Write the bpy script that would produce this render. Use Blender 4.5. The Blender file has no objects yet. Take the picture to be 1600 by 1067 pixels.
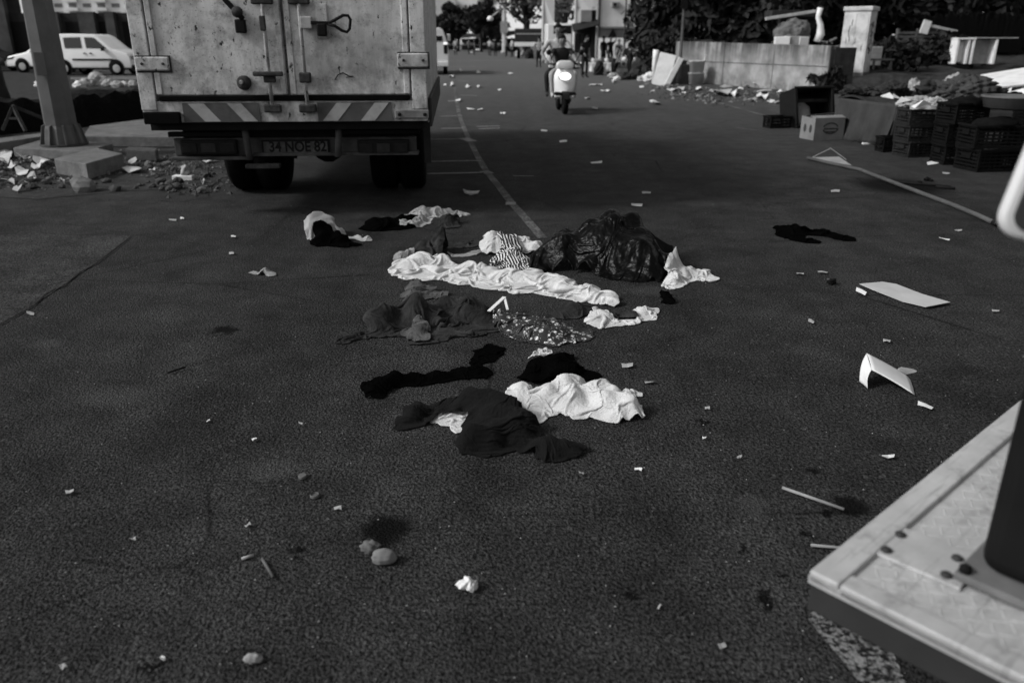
import bpy, bmesh, math, random
import numpy as np
from mathutils import Vector, Matrix
R = math.radians
random.seed(7); rng = np.random.default_rng(7)
scene = bpy.context.scene
COL = scene.collection

# ------------------------------------------------------------------ camera
CAM_H = 1.55
PITCH = R(20.7)
cam_d = bpy.data.cameras.new('camera'); cam = bpy.data.objects.new('camera', cam_d); COL.objects.link(cam)
cam.location = (0, 0, CAM_H); cam.rotation_euler = (R(90) - PITCH, 0, 0)
cam_d.sensor_width = 36.0; cam_d.lens = 28.0; cam_d.clip_start = 0.05; cam_d.clip_end = 3000
cam_d.dof.use_dof = True; cam_d.dof.focus_distance = 4.2; cam_d.dof.aperture_fstop = 2.2
scene.camera = cam
# ------------------------------------------------------------------ sky, sun, exposure
SUN_EL, SUN_AZ = R(37), R(256)            # azimuth clockwise from +Y
world = bpy.data.worlds.new('World'); scene.world = world; world.use_nodes = True
wn = world.node_tree; wn.nodes.clear()
sky = wn.nodes.new('ShaderNodeTexSky'); sky.sky_type = 'NISHITA'; sky.sun_disc = False
sky.sun_elevation = SUN_EL; sky.sun_rotation = SUN_AZ; sky.dust_density = 4.0; sky.air_density = 1.5
bw = wn.nodes.new('ShaderNodeRGBToBW'); bgd = wn.nodes.new('ShaderNodeBackground'); wo = wn.nodes.new('ShaderNodeOutputWorld')
bgd.inputs['Strength'].default_value = 0.08
wn.links.new(sky.outputs[0], bw.inputs[0]); wn.links.new(bw.outputs[0], bgd.inputs[0]); wn.links.new(bgd.outputs[0], wo.inputs[0])
sun_d = bpy.data.lights.new('sun', 'SUN'); sun_d.energy = 1.5; sun_d.angle = R(10); sun_d.color = (1, 1, 1)
sun = bpy.data.objects.new('sun', sun_d); COL.objects.link(sun)
sdir = Vector((math.sin(SUN_AZ) * math.cos(SUN_EL), math.cos(SUN_AZ) * math.cos(SUN_EL), math.sin(SUN_EL)))
sun.rotation_euler = (-sdir).to_track_quat('-Z', 'Y').to_euler(); sun.location = sdir * 60
vs = scene.view_settings; vs.view_transform = 'Standard'; vs.look = 'None'; vs.gamma = 1; vs.use_curve_mapping = False
vs.exposure = 0.66
scene.render.engine = 'CYCLES'

# ------------------------------------------------------------------ helpers
F = 1600 * 28.0 / 36.0
def ray(px, py):
    x = (px - 800) / F; y = -(py - 533.5) / F; c, s = math.cos(PITCH), math.sin(PITCH)
    return Vector((x, c + y * s, -s + y * c))
def gnd(px, py, z=0.0):
    d = ray(px, py); t = (z - CAM_H) / d.z
    return Vector((d.x * t, d.y * t, z))
def at(px, py, Y):
    d = ray(px, py); t = Y / d.y
    return Vector((d.x * t, Y, CAM_H + d.z * t))
def ppm(v):                                    # photograph pixels per metre at a point
    return F / (v[1] * math.cos(PITCH) + (CAM_H - v[2]) * math.sin(PITCH))

def tag(o, label=None, cat=None, group=None, kind=None):
    if label: o['label'] = label
    if cat: o['category'] = cat
    if group: o['group'] = group
    if kind: o['kind'] = kind
    return o
def thing(name, label, cat, loc=(0, 0, 0), rz=0.0, group=None):
    o = bpy.data.objects.new(name, None); COL.objects.link(o); o.empty_display_size = 0.1
    o.location = loc; o.rotation_euler = (0, 0, rz)
    return tag(o, label, cat, group)
def dup(root, loc, rz, label=None, scale=None):
    r = root.copy(); COL.objects.link(r); r.location = loc; r.rotation_euler = (0, 0, rz)
    if scale: r.scale = scale
    if label: r['label'] = label
    for ch in list(root.children):
        c = ch.copy(); COL.objects.link(c); c.parent = r
        for g in list(ch.children):
            d = g.copy(); COL.objects.link(d); d.parent = c
    return r

class MB:
    def __init__(s): s.v = []; s.f = []
    def add(s, vs, fs):
        n = len(s.v); s.v += [tuple(p) for p in vs]; s.f += [tuple(i + n for i in f) for f in fs]; return s
    def box(s, x0, x1, y0, y1, z0, z1, M=None):
        vs = [Vector(p) for p in ((x0,y0,z0),(x1,y0,z0),(x1,y1,z0),(x0,y1,z0),(x0,y0,z1),(x1,y0,z1),(x1,y1,z1),(x0,y1,z1))]
        if M is not None: vs = [M @ p for p in vs]
        return s.add(vs, [(0,3,2,1),(4,5,6,7),(0,1,5,4),(1,2,6,5),(2,3,7,6),(3,0,4,7)])
    def bar(s, a, b, w, h):                     # beam from a to b
        a, b = Vector(a), Vector(b); d = b - a; L = d.length
        q = d.to_track_quat('Y', 'Z').to_matrix().to_4x4()
        return s.box(-w/2, w/2, 0, L, -h/2, h/2, Matrix.Translation(a) @ q)
    def tube(s, pts, r, n=8, cap=True):
        pts = [Vector(p) for p in pts]; m = len(pts)
        rs = r if isinstance(r, (list, tuple)) else [r] * m
        vs = []; prev = None
        for i, p in enumerate(pts):
            d = (pts[min(i+1, m-1)] - pts[max(i-1, 0)]).normalized()
            if prev is None:
                u = d.orthogonal().normalized()
            else:
                u = (prev - d * prev.dot(d)).normalized()
            prev = u; w = d.cross(u)
            for k in range(n):
                a = 2 * math.pi * k / n; vs.append(p + (u * math.cos(a) + w * math.sin(a)) * rs[i])
        fs = []
        for i in range(m - 1):
            for k in range(n):
                fs.append((i*n+k, i*n+(k+1) % n, (i+1)*n+(k+1) % n, (i+1)*n+k))
        if cap: fs += [tuple(range(n-1, -1, -1)), tuple((m-1)*n+k for k in range(n))]
        return s.add(vs, fs)
    def lathe(s, prof, n=16, M=None, cap=True):
        vs = []
        for r, z in prof:
            for k in range(n):
                a = 2 * math.pi * k / n; vs.append(Vector((r * math.cos(a), r * math.sin(a), z)))
        if M is not None: vs = [M @ p for p in vs]
        fs = []; m = len(prof)
        for i in range(m - 1):
            for k in range(n): fs.append((i*n+k, i*n+(k+1) % n, (i+1)*n+(k+1) % n, (i+1)*n+k))
        if cap: fs += [tuple(range(n-1, -1, -1)), tuple((m-1)*n+k for k in range(n))]
        return s.add(vs, fs)
    def prism(s, poly, a0, a1, axis='y', M=None):   # polygon in the plane across the axis, extruded a0..a1
        def P(u, v, a): return Vector((u, a, v)) if axis == 'y' else (Vector((a, u, v)) if axis == 'x' else Vector((u, v, a)))
        n = len(poly); vs = [P(u, v, a0) for u, v in poly] + [P(u, v, a1) for u, v in poly]
        if M is not None: vs = [M @ p for p in vs]
        fs = [tuple(range(n)), tuple(range(2*n-1, n-1, -1))] + [(i, i+n, (i+1) % n + n, (i+1) % n) for i in range(n)]
        return s.add(vs, fs)
    def build(s, name, m, parent=None, bevel=0.0, smooth=False, seg=2):
        me = bpy.data.meshes.new(name); me.from_pydata(s.v, [], s.f); me.update()
        bm = bmesh.new(); bm.from_mesh(me); bmesh.ops.recalc_face_normals(bm, faces=bm.faces); bm.to_mesh(me); bm.free()
        return link(name, me, m, parent, bevel, smooth, seg)
def link(name, me, m, parent=None, bevel=0.0, smooth=False, seg=2):
    o = bpy.data.objects.new(name, me); COL.objects.link(o)
    if isinstance(m, (list, tuple)):
        for k in m: me.materials.append(k)
    elif m: me.materials.append(m)
    if parent: o.parent = parent
    if smooth: me.polygons.foreach_set('use_smooth', [True] * len(me.polygons))
    if bevel:
        b = o.modifiers.new('bevel', 'BEVEL'); b.width = bevel; b.segments = seg; b.limit_method = 'ANGLE'; b.angle_limit = R(35)
    return o
def sheet(name, pts, m, z=None, kind='structure'):
    vs = [(p[0], p[1], p[2] if z is None else z) for p in pts]
    me = bpy.data.meshes.new(name); me.from_pydata(vs, [], [tuple(range(len(vs)))]); me.update()
    o = link(name, me, m)
    if me.polygons[0].normal.z < 0: me.flip_normals()
    if kind: o['kind'] = kind
    return o
def noise3(p, seed=0):                          # cheap smooth noise from summed waves
    r = np.random.default_rng(seed); out = 0
    for k in range(5):
        d = r.normal(size=3); out = out + np.sin(p @ d * (1.0 + .5 * k) + r.uniform(0, 6.28)) / (1 + .4 * k)
    return out / 2.6
def lump(name, m, size, parent=None, seed=1, rough=.25, sub=3, freq=2.2, flat=True, crease=0.0, smooth=True):
    bm = bmesh.new(); bmesh.ops.create_icosphere(bm, subdivisions=sub, radius=1.0)
    P = np.array([v.co for v in bm.verts]); k = 1 + rough * noise3(P * freq, seed) + rough * .4 * noise3(P * freq * 3, seed + 9)
    if crease: k = k - crease * np.exp(-np.abs(noise3(P * freq * 2.2, seed + 3)) * 5) - crease * .6 * np.exp(-np.abs(noise3(P * freq * 5, seed + 5)) * 5)
    for v, kk in zip(bm.verts, k):
        c = v.co * kk; z = c.z
        if flat and z < -.55: z = -.55
        v.co = Vector((c.x * size[0], c.y * size[1], (z + (.55 if flat else 0)) * size[2]))
    me = bpy.data.meshes.new(name); bm.to_mesh(me); bm.free()
    return link(name, me, m, parent, smooth=smooth)

# ------------------------------------------------------------------ materials
MATS = {}
class NT:
    def __init__(s, name):
        s.m = bpy.data.materials.new(name); s.m.use_nodes = True; s.t = s.m.node_tree; s.t.nodes.clear()
        s.out = s.n('ShaderNodeOutputMaterial'); s.b = s.n('ShaderNodeBsdfPrincipled'); s.l(s.b.outputs[0], s.out.inputs[0])
        s.tc = s.n('ShaderNodeTexCoord')
    def n(s, t, **k):
        x = s.t.nodes.new(t)
        for a, v in k.items(): setattr(x, a, v)
        return x
    def l(s, a, b): s.t.links.new(a, b)
    def val(s, inp, v):
        if hasattr(v, 'is_output') or isinstance(v, bpy.types.NodeSocket): s.l(v, inp)
        else: inp.default_value = v
    def co(s, space='Object', sc=(1, 1, 1), rot=(0, 0, 0), loc=(0, 0, 0)):
        mp = s.n('ShaderNodeMapping'); mp.inputs['Scale'].default_value = sc; mp.inputs['Rotation'].default_value = rot; mp.inputs['Location'].default_value = loc
        if space == 'World':
            g = s.n('ShaderNodeNewGeometry'); s.l(g.outputs['Position'], mp.inputs[0])
        else: s.l(s.tc.outputs[space], mp.inputs[0])
        return mp.outputs[0]
    def noise(s, co, scale, detail=4, rough=.55, dist=0):
        x = s.n('ShaderNodeTexNoise'); s.l(co, x.inputs['Vector']); x.inputs['Scale'].default_value = scale; x.inputs['Detail'].default_value = detail
        x.inputs['Roughness'].default_value = rough; x.inputs['Distortion'].default_value = dist; return x.outputs[0]
    def voro(s, co, scale, feature='F1', out='Distance', rand=1):
        x = s.n('ShaderNodeTexVoronoi'); x.feature = feature; s.l(co, x.inputs['Vector']); x.inputs['Scale'].default_value = scale; x.inputs['Randomness'].default_value = rand
        return x.outputs[out]
    def ramp(s, f, stops, interp='LINEAR'):
        x = s.n('ShaderNodeValToRGB'); s.l(f, x.inputs[0]); x.color_ramp.interpolation = interp
        e = x.color_ramp.elements
        while len(e) < len(stops): e.new(.5)
        for q, (p, c) in zip(e, stops): q.position = p; q.color = (c, c, c, 1)
        return x.outputs[0]
    def math(s, op, a, b=0.0, c=0.0):
        x = s.n('ShaderNodeMath'); x.operation = op; s.val(x.inputs[0], a); s.val(x.inputs[1], b)
        if len(x.inputs) > 2: s.val(x.inputs[2], c)
        return x.outputs[0]
    def mix(s, f, a, b):                         # scalar greys
        x = s.n('ShaderNodeMix'); x.data_type = 'FLOAT'; s.val(x.inputs[0], f); s.val(x.inputs[2], a); s.val(x.inputs[3], b); return x.outputs[0]
    def grey(s, v):
        c = s.n('ShaderNodeCombineColor'); [s.val(c.inputs[i], v) for i in range(3)]; s.l(c.outputs[0], s.b.inputs['Base Color'])
    def bump(s, h, strength=.3, dist=.01, prev=None):
        x = s.n('ShaderNodeBump'); x.inputs['Strength'].default_value = strength; x.inputs['Distance'].default_value = dist; s.l(h, x.inputs['Height'])
        if prev is not None: s.l(prev, x.inputs['Normal'])
        s.l(x.outputs[0], s.b.inputs['Normal']); return x.outputs[0]
    def set(s, **k):
        for a, v in k.items(): s.val(s.b.inputs[a.replace('_', ' ')], v)
def mat(name, col, rough=.8, var=.25, scale=6, bump=.25, bscale=60, spec=.15, metal=0.0, dirt=0.0, emit=0.0, bdist=.004, space='Object'):
    if name in MATS: return MATS[name]
    t = NT(name); co = t.co(space)
    n = t.noise(co, scale, 5, .6)
    v = t.mix(t.ramp(n, [(.3, 0), (.7, 1)]), col * (1 - var), min(col * (1 + var), .9))
    if dirt:
        d = t.ramp(t.noise(co, scale * .6, 8, .7), [(.48, 0), (.62, 1)]); v = t.mix(t.math('MULTIPLY', d, dirt), v, col * .25)
    t.grey(v); t.set(Roughness=rough, Metallic=metal); t.b.inputs['Specular IOR Level'].default_value = spec
    if bump: t.bump(t.noise(co, bscale, 4, .6), bump, bdist)
    if emit:
        t.b.inputs['Emission Color'].default_value = (1, 1, 1, 1); t.b.inputs['Emission Strength'].default_value = emit
    MATS[name] = t.m; return t.m

def m_asphalt(name='asphalt', mul=1.0, stains=(), pale=()):
    t = NT(name); co = t.co('World')
    fine = t.noise(co, 80, 3, .6); agg = t.voro(co, 110); agg2 = t.voro(co, 70, out='Color')
    sep = t.n('ShaderNodeSeparateColor'); t.l(agg2, sep.inputs[0])
    big = t.noise(co, .5, 6, .65); mid = t.noise(co, 3.2, 6, .7); tracks = t.noise(t.co('World', sc=(1.6, .12, 1), rot=(0, 0, R(-4))), 1.3, 5, .6)
    v = t.mix(t.ramp(fine, [(.36, 0), (.66, 1)]), .005 * mul, .056 * mul)
    v = t.math('MULTIPLY', v, t.mix(t.ramp(mid, [(.34, 0), (.66, 1)]), .68, 1.32))
    v = t.math('MULTIPLY', v, t.mix(t.ramp(big, [(.36, 0), (.64, 1)]), .8, 1.2))
    v = t.math('MULTIPLY', v, t.mix(t.ramp(tracks, [(.38, 0), (.62, 1)]), .85, 1.15))
    fl = t.ramp(sep.outputs[0], [(.955, 0), (.99, 1)])
    v = t.mix(t.math('MULTIPLY', fl, .4), v, .09)
    # grazing sky reflection painted in: base colour lightens further up the street
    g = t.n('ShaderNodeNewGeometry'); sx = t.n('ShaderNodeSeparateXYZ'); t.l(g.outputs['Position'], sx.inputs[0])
    sky_graze = t.n('ShaderNodeMapRange'); t.l(sx.outputs[1], sky_graze.inputs[0]); sky_graze.inputs[1].default_value = 7; sky_graze.inputs[2].default_value = 36
    v = t.mix(t.math('MULTIPLY', sky_graze.outputs[0], t.mix(t.ramp(mid, [(.3, 0), (.7, 1)]), .65, 1.0)), v, .12)
    scr = t.ramp(t.noise(t.co('World', sc=(1.2, 9, 1), rot=(0, 0, R(8))), 2.0, 6, .7), [(.6, 0), (.72, 1)])
    v = t.mix(t.math('MULTIPLY', scr, .35), v, .045)
    crack = t.ramp(t.voro(t.co('World', sc=(.55, .8, 1)), .9, 'DISTANCE_TO_EDGE'), [(0, 1), (.006, 0)])
    v = t.mix(t.math('MULTIPLY', crack, t.ramp(big, [(.48, 0), (.56, .8)])), v, .002)
    wp = t.n('ShaderNodeVectorMath'); wp.operation = 'ADD'; nz = t.n('ShaderNodeTexNoise'); nz.inputs['Scale'].default_value = 9; nz.inputs['Detail'].default_value = 7; nz.inputs['Roughness'].default_value = .7
    t.l(co, nz.inputs['Vector']); sc = t.n('ShaderNodeVectorMath'); sc.operation = 'MULTIPLY_ADD'; t.l(nz.outputs['Color'], sc.inputs[0]); sc.inputs[1].default_value = (.26, .26, 0); sc.inputs[2].default_value = (-.13, -.13, 0)
    t.l(co, wp.inputs[0]); t.l(sc.outputs[0], wp.inputs[1])
    for lst, colr, am in ((stains, .0015, .93), (pale, .075, .32)):
        tot = None
        for (cx, cy, rx, ry) in lst:
            s1 = t.n('ShaderNodeVectorMath'); s1.operation = 'SUBTRACT'; t.l(wp.outputs[0], s1.inputs[0]); s1.inputs[1].default_value = (cx, cy, 0)
            s2 = t.n('ShaderNodeVectorMath'); s2.operation = 'DIVIDE'; t.l(s1.outputs[0], s2.inputs[0]); s2.inputs[1].default_value = (rx, ry, 1)
            s3 = t.n('ShaderNodeVectorMath'); s3.operation = 'LENGTH'; t.l(s2.outputs[0], s3.inputs[0])
            mr = t.n('ShaderNodeMapRange'); t.l(s3.outputs['Value'], mr.inputs[0]); mr.inputs[1].default_value = 1.25; mr.inputs[2].default_value = .45; mr.interpolation_type = 'SMOOTHSTEP'
            tot = mr.outputs[0] if tot is None else t.math('MAXIMUM', tot, mr.outputs[0])
        if tot is not None: v = t.mix(t.math('MULTIPLY', tot, am), v, colr)
    t.grey(v); t.set(Roughness=.85); t.b.inputs['Specular IOR Level'].default_value = .07
    h = t.math('ADD', t.math('MULTIPLY', agg, -.6), fine)
    t.bump(h, .8, .014)
    return t.m
def m_cloth(name, col, rough=.95, weave=500, var=.1, spec=.04, sheen=0.0):
    t = NT(name); uv = t.co('UV'); ob = t.co('Object')
    n = t.noise(ob, 9, 5, .6)
    t.grey(t.mix(t.ramp(n, [(.3, 0), (.7, 1)]), col * (1 - var), min(.88, col * (1 + var))))
    t.set(Roughness=rough); t.b.inputs['Specular IOR Level'].default_value = spec
    if sheen: t.b.inputs['Sheen Weight'].default_value = sheen; t.b.inputs['Sheen Roughness'].default_value = .5
    w = t.noise(uv, weave, 2, .5); b = t.bump(w, .12, .001); cr = t.math('ABSOLUTE', t.math('SUBTRACT', t.noise(t.co('UV', sc=(1, 1.7, 1)), 11, 4, .55, 1.2), .5)); b = t.bump(t.ramp(cr, [(0, 0), (.1, 1)]), .35, .006, b); t.bump(t.noise(ob, 30, 5, .6), .25, .008, b)
    return t.m
def m_floral():
    t = NT('floral_print'); uv = t.co('UV'); warp = t.noise(uv, 30, 2)
    d = t.voro(uv, 25); d2 = t.voro(uv, 70)
    fl = t.ramp(t.math('ADD', d, t.math('MULTIPLY', warp, .45)), [(.53, 1), (.6, 0)])
    heart = t.ramp(d, [(.1, 0), (.16, 1)]); pet = t.ramp(d2, [(.3, 1), (.5, .25)])
    v = t.mix(t.math('MULTIPLY', t.math('MULTIPLY', fl, heart), pet), .008, .8)
    dots = t.ramp(d2, [(.12, 1), (.2, 0)]); v = t.math('MAXIMUM', v, t.math('MULTIPLY', dots, .5))
    t.grey(v); t.set(Roughness=.7); t.bump(t.noise(uv, 400, 2), .2, .001); return t.m
def m_stripe():
    t = NT('striped_knit'); uv = t.co('UV', rot=(0, 0, R(12)))
    sx = t.n('ShaderNodeSeparateXYZ'); t.l(uv, sx.inputs[0])
    s = t.math('SINE', t.math('MULTIPLY', sx.outputs[0], 260.0))
    t.grey(t.ramp(s, [(.42, .012), (.58, .7)])); t.set(Roughness=.9); t.bump(t.noise(uv, 400, 2), .2, .001); return t.m
def m_binbag():
    t = NT('black_polythene'); ob = t.co('Object')
    t.grey(.0018); t.set(Roughness=t.mix(t.noise(ob, 12, 4), .28, .45)); t.b.inputs['Specular IOR Level'].default_value = .13
    cr = t.math('ABSOLUTE', t.math('SUBTRACT', t.noise(ob, 5, 3, .5, .4), .5)); b = t.bump(t.ramp(cr, [(0, 0), (.2, 1)]), .5, .03); t.bump(t.noise(t.co('Object', sc=(1, 1, 2)), 9, 3, .5, .3), .45, .03, b); return t.m
def m_truck():
    t = NT('dirty_truck_paint'); ob = t.co('Object')
    base = t.mix(t.ramp(t.noise(ob, 2.2, 6, .65), [(.25, 0), (.75, 1)]), .5, .8)
    streak = t.ramp(t.noise(t.co('Object', sc=(3.2, 3.2, .45)), 1.6, 8, .7, .5), [(.44, 0), (.72, 1)])
    v = t.mix(t.math('MULTIPLY', streak, .5), base, .15)
    grime = t.ramp(t.noise(ob, 5.5, 9, .75), [(.5, 0), (.66, 1)]); v = t.mix(t.math('MULTIPLY', grime, .65), v, .1)
    sz = t.n('ShaderNodeSeparateXYZ'); t.l(t.tc.outputs['Object'], sz.inputs[0])
    lowm = t.n('ShaderNodeMapRange'); t.l(sz.outputs[2], lowm.inputs[0]); lowm.inputs[1].default_value = 1.75; lowm.inputs[2].default_value = .85
    spl = t.ramp(t.noise(t.co('Object', sc=(1, 1, .6)), 7, 8, .75), [(.42, 0), (.62, 1)]); v = t.mix(t.math('MULTIPLY', t.math('MULTIPLY', spl, lowm.outputs[0]), .75), v, .07)
    smu = t.ramp(t.noise(ob, 2.1, 7, .7, .6), [(.48, 0), (.66, 1)]); v = t.mix(t.math('MULTIPLY', smu, .5), v, .12)
    chips = t.ramp(t.noise(t.co('Object', sc=(1, 1, .55)), 17, 6, .7), [(.61, 0), (.64, 1)]); v = t.mix(chips, v, .02)
    spk = t.ramp(t.noise(ob, 70, 3, .6), [(.62, 0), (.68, 1)]); v = t.mix(t.math('MULTIPLY', spk, .7), v, .04)
    scr = t.ramp(t.noise(t.co('Object', sc=(30, 1, 3), rot=(0, .6, 0)), 1.5, 4, .6), [(.66, 0), (.7, 1)]); v = t.mix(t.math('MULTIPLY', scr, .5), v, .5)
    t.grey(v); t.set(Roughness=.6); t.b.inputs['Specular IOR Level'].default_value = .3
    b = t.bump(t.noise(ob, 1.4, 3), .25, .03); t.bump(chips, .25, -.003, b); return t.m
def m_paintline():
    t = NT('worn_road_paint'); co = t.co('World')
    w = t.ramp(t.math('ADD', t.math('MULTIPLY', t.noise(co, 38, 4, .7), .55), t.math('MULTIPLY', t.noise(co, 2.6, 5, .65), .5)), [(.5, 0), (.66, 1)])
    t.grey(t.mix(w, .02, .2)); t.set(Roughness=.8); t.bump(t.noise(co, 75, 3), .6, .01); return t.m
def m_wall():
    t = NT('stained_concrete'); ob = t.co('Object')
    v = t.mix(t.ramp(t.noise(ob, 1.6, 6, .65), [(.3, 0), (.7, 1)]), .12, .36)
    st = t.ramp(t.noise(t.co('Object', sc=(1.5, 1.5, .16)), 1.7, 9, .72, .3), [(.38, 0), (.55, 1)])
    sx = t.n('ShaderNodeSeparateXYZ'); t.l(t.tc.outputs['Object'], sx.inputs[0])
    up = t.n('ShaderNodeMapRange'); t.l(sx.outputs[2], up.inputs[0]); up.inputs[1].default_value = .55; up.inputs[2].default_value = 1.5
    v = t.mix(t.math('MULTIPLY', st, t.math('MULTIPLY', up.outputs[0], 1.0)), v, .03)
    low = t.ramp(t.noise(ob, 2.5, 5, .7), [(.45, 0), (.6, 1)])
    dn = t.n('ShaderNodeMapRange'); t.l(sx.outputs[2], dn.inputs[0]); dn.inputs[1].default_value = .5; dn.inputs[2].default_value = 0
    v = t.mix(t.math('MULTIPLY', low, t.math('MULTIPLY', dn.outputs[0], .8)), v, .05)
    t.grey(v); t.set(Roughness=.9); t.bump(t.noise(ob, 25, 6, .7), .4, .02); return t.m
def m_leaf(name, col):
    t = NT(name); oi = t.n('ShaderNodeNewGeometry')
    t.grey(t.mix(oi.outputs['Random Per Island'], col * .55, col * 1.5)); t.set(Roughness=.75); t.b.inputs['Specular IOR Level'].default_value = .2
    return t.m
def m_soil(name, a, b, sc=3.0):
    t = NT(name); co = t.co('World'); n = t.noise(co, sc, 8, .7); f = t.noise(co, 40, 4, .7)
    v = t.mix(t.ramp(n, [(.35, 0), (.68, 1)]), a, b); v = t.math('MULTIPLY', v, t.mix(f, .6, 1.4))
    sp = t.ramp(t.voro(co, 9), [(.06, 1), (.12, 0)]); v = t.mix(t.math('MULTIPLY', sp, .35), v, .3)
    t.grey(v); t.set(Roughness=.95); t.b.inputs['Specular IOR Level'].default_value = .1; t.bump(t.math('ADD', n, f), .7, .04); return t.m

def pst(x, y, rx, ry):
    c = gnd(x, y); return (c.x, c.y, (gnd(x + rx, y).x - c.x), (gnd(x, y - ry).y - gnd(x, y + ry).y) / 2)
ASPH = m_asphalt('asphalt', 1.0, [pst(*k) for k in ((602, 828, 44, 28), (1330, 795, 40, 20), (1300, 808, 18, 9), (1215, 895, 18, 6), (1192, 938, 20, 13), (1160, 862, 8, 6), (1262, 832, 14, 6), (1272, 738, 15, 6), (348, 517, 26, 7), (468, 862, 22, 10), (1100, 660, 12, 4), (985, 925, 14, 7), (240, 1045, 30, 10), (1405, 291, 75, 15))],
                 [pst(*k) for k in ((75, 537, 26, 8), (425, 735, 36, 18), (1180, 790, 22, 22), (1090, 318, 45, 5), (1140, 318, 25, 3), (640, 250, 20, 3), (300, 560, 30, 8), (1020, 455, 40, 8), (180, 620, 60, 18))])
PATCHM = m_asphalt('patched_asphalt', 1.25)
LINE = m_paintline(); TRUCK = m_truck(); WALLM = m_wall(); BAG = m_binbag(); FLORAL = m_floral(); STRIPE = m_stripe()
WHITE_CL = m_cloth('white_cotton', .52); PALE_CL = m_cloth('pale_cotton', .3); GREY_CL = m_cloth('grey_cotton', .07, var=.45, sheen=.02); DGREY_CL = m_cloth('charcoal_cotton', .026, var=.6, sheen=.02)
BLACK_CL = m_cloth('black_cotton', .002, spec=0.0); HOOD_CL = m_cloth('dark_fleece', .008, weave=900, sheen=.012); TAN_CL = m_cloth('mid_grey_cotton', .24, var=.3)
RUST = mat('rusty_iron', .045, .85, .5, 18, .5, 60, dirt=.6)
BLACKM = mat('black_metal', .007, .6, .4, 10, .3, spec=.12)
RUBBER = mat('tyre_rubber', .004, .85, .3, 20, .4, spec=.06)
DARKP = mat('dark_plastic', .008, .5, .3, 12, .2, spec=.15)
CHROME = mat('worn_steel', .35, .35, .2, 12, .1, metal=.8)
CONC = mat('concrete', .13, .9, .3, 4, .6, 30, bdist=.02, dirt=.4)
CONCD = mat('dark_concrete', .06, .9, .35, 4, .6, 30, bdist=.02, dirt=.4)
PAPER = mat('white_paper', .66, .8, .08, 5, .15, 20)
PAPERG = mat('grey_paper', .34, .85, .25, 5, .3, 20)
CARD = mat('cardboard', .2, .9, .18, 5, .2, 40)
WHITEP = mat('white_painted', .75, .55, .12, 3, .1, dirt=.25)
CARW = mat('white_car_paint', .75, .25, .05, 1.5, 0, spec=.5)
CARB = mat('black_car_paint', .012, .25, .1, 2, 0, spec=.5)
GLASS = mat('dark_glass', .01, .08, .1, 2, 0, spec=.6)
def m_alu():
    t = NT('scuffed_aluminium'); ob = t.co('Object')
    v = t.mix(t.ramp(t.noise(ob, 5, 6, .65), [(.3, 0), (.7, 1)]), .34, .52)
    sc = t.ramp(t.noise(t.co('Object', sc=(3, 60, 3), rot=(0, 0, .4)), 1.5, 5, .65), [(.55, 0), (.68, 1)]); v = t.mix(t.math('MULTIPLY', sc, .45), v, .16)
    gr = t.ramp(t.noise(ob, 12, 8, .75), [(.54, 0), (.7, 1)]); v = t.mix(t.math('MULTIPLY', gr, .6), v, .09)
    t.grey(v); t.set(Roughness=t.mix(t.noise(ob, 20, 4), .4, .7), Metallic=.2); t.b.inputs['Specular IOR Level'].default_value = .3; t.bump(t.noise(ob, 45, 5, .65), .2, .003); return t.m
ALU = m_alu()
GALV = mat('galvanised_steel', .095, .55, .22, 3, .15, 40, metal=.15)
SKIN = mat('skin', .2, .6, .1, 4, 0); HAIR = mat('dark_hair', .008, .6, .2, 10, .3)
FOLD = m_leaf('dark_foliage', .018); FOLM = m_leaf('mid_foliage', .07); FOLP = m_leaf('pale_foliage', .13); BARK = mat('bark', .03, .95, .3, 8, .8, 25, bdist=.02)
SOIL = m_soil('dusty_verge', .045, .085); SOILD = m_soil('dark_soil', .02, .06)
# ================================================================== SETTING
me = bpy.data.meshes.new('road'); S = 500
me.from_pydata([(-S, -30, 0), (S, -30, 0), (S, 900, 0), (-S, 900, 0)], [], [(0, 1, 2, 3)]); me.update()
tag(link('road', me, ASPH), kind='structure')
PATCH = PATCHM
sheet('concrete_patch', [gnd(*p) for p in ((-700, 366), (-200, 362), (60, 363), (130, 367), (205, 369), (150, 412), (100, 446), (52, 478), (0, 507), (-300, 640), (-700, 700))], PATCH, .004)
CRACK = mat('crack_tar', .008, .9, .3, 9, .3)
def strip(name, pix, w, m, z=.004, kind='structure', wpx=None):
    P = [gnd(*p, z) for p in pix]; L = []; Rr = []
    for i, p in enumerate(P):
        d = P[min(i+1, len(P)-1)] - P[max(i-1, 0)]; n = Vector((-d.y, d.x, 0)).normalized() * w / 2
        L.append(p + n); Rr.append(p - n)
    n = len(P); me = bpy.data.meshes.new(name); me.from_pydata([tuple(v) for v in L + Rr], [], [(i, i+n, i+n+1, i+1) for i in range(n-1)]); me.update()
    o = link(name, me, m)
    if me.polygons[0].normal.z < 0: me.flip_normals()
    if kind: o['kind'] = kind
    return o
strip('patch_joint', [(0, 366), (60, 363), (90, 366), (130, 367), (165, 366), (207, 367), (235, 365)], .012, CRACK, .007)
strip('patch_joint', [(0, 507), (18, 497), (52, 478), (74, 457), (100, 446), (126, 424), (150, 412), (180, 390), (205, 369)], .01, CRACK, .0075)
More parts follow.
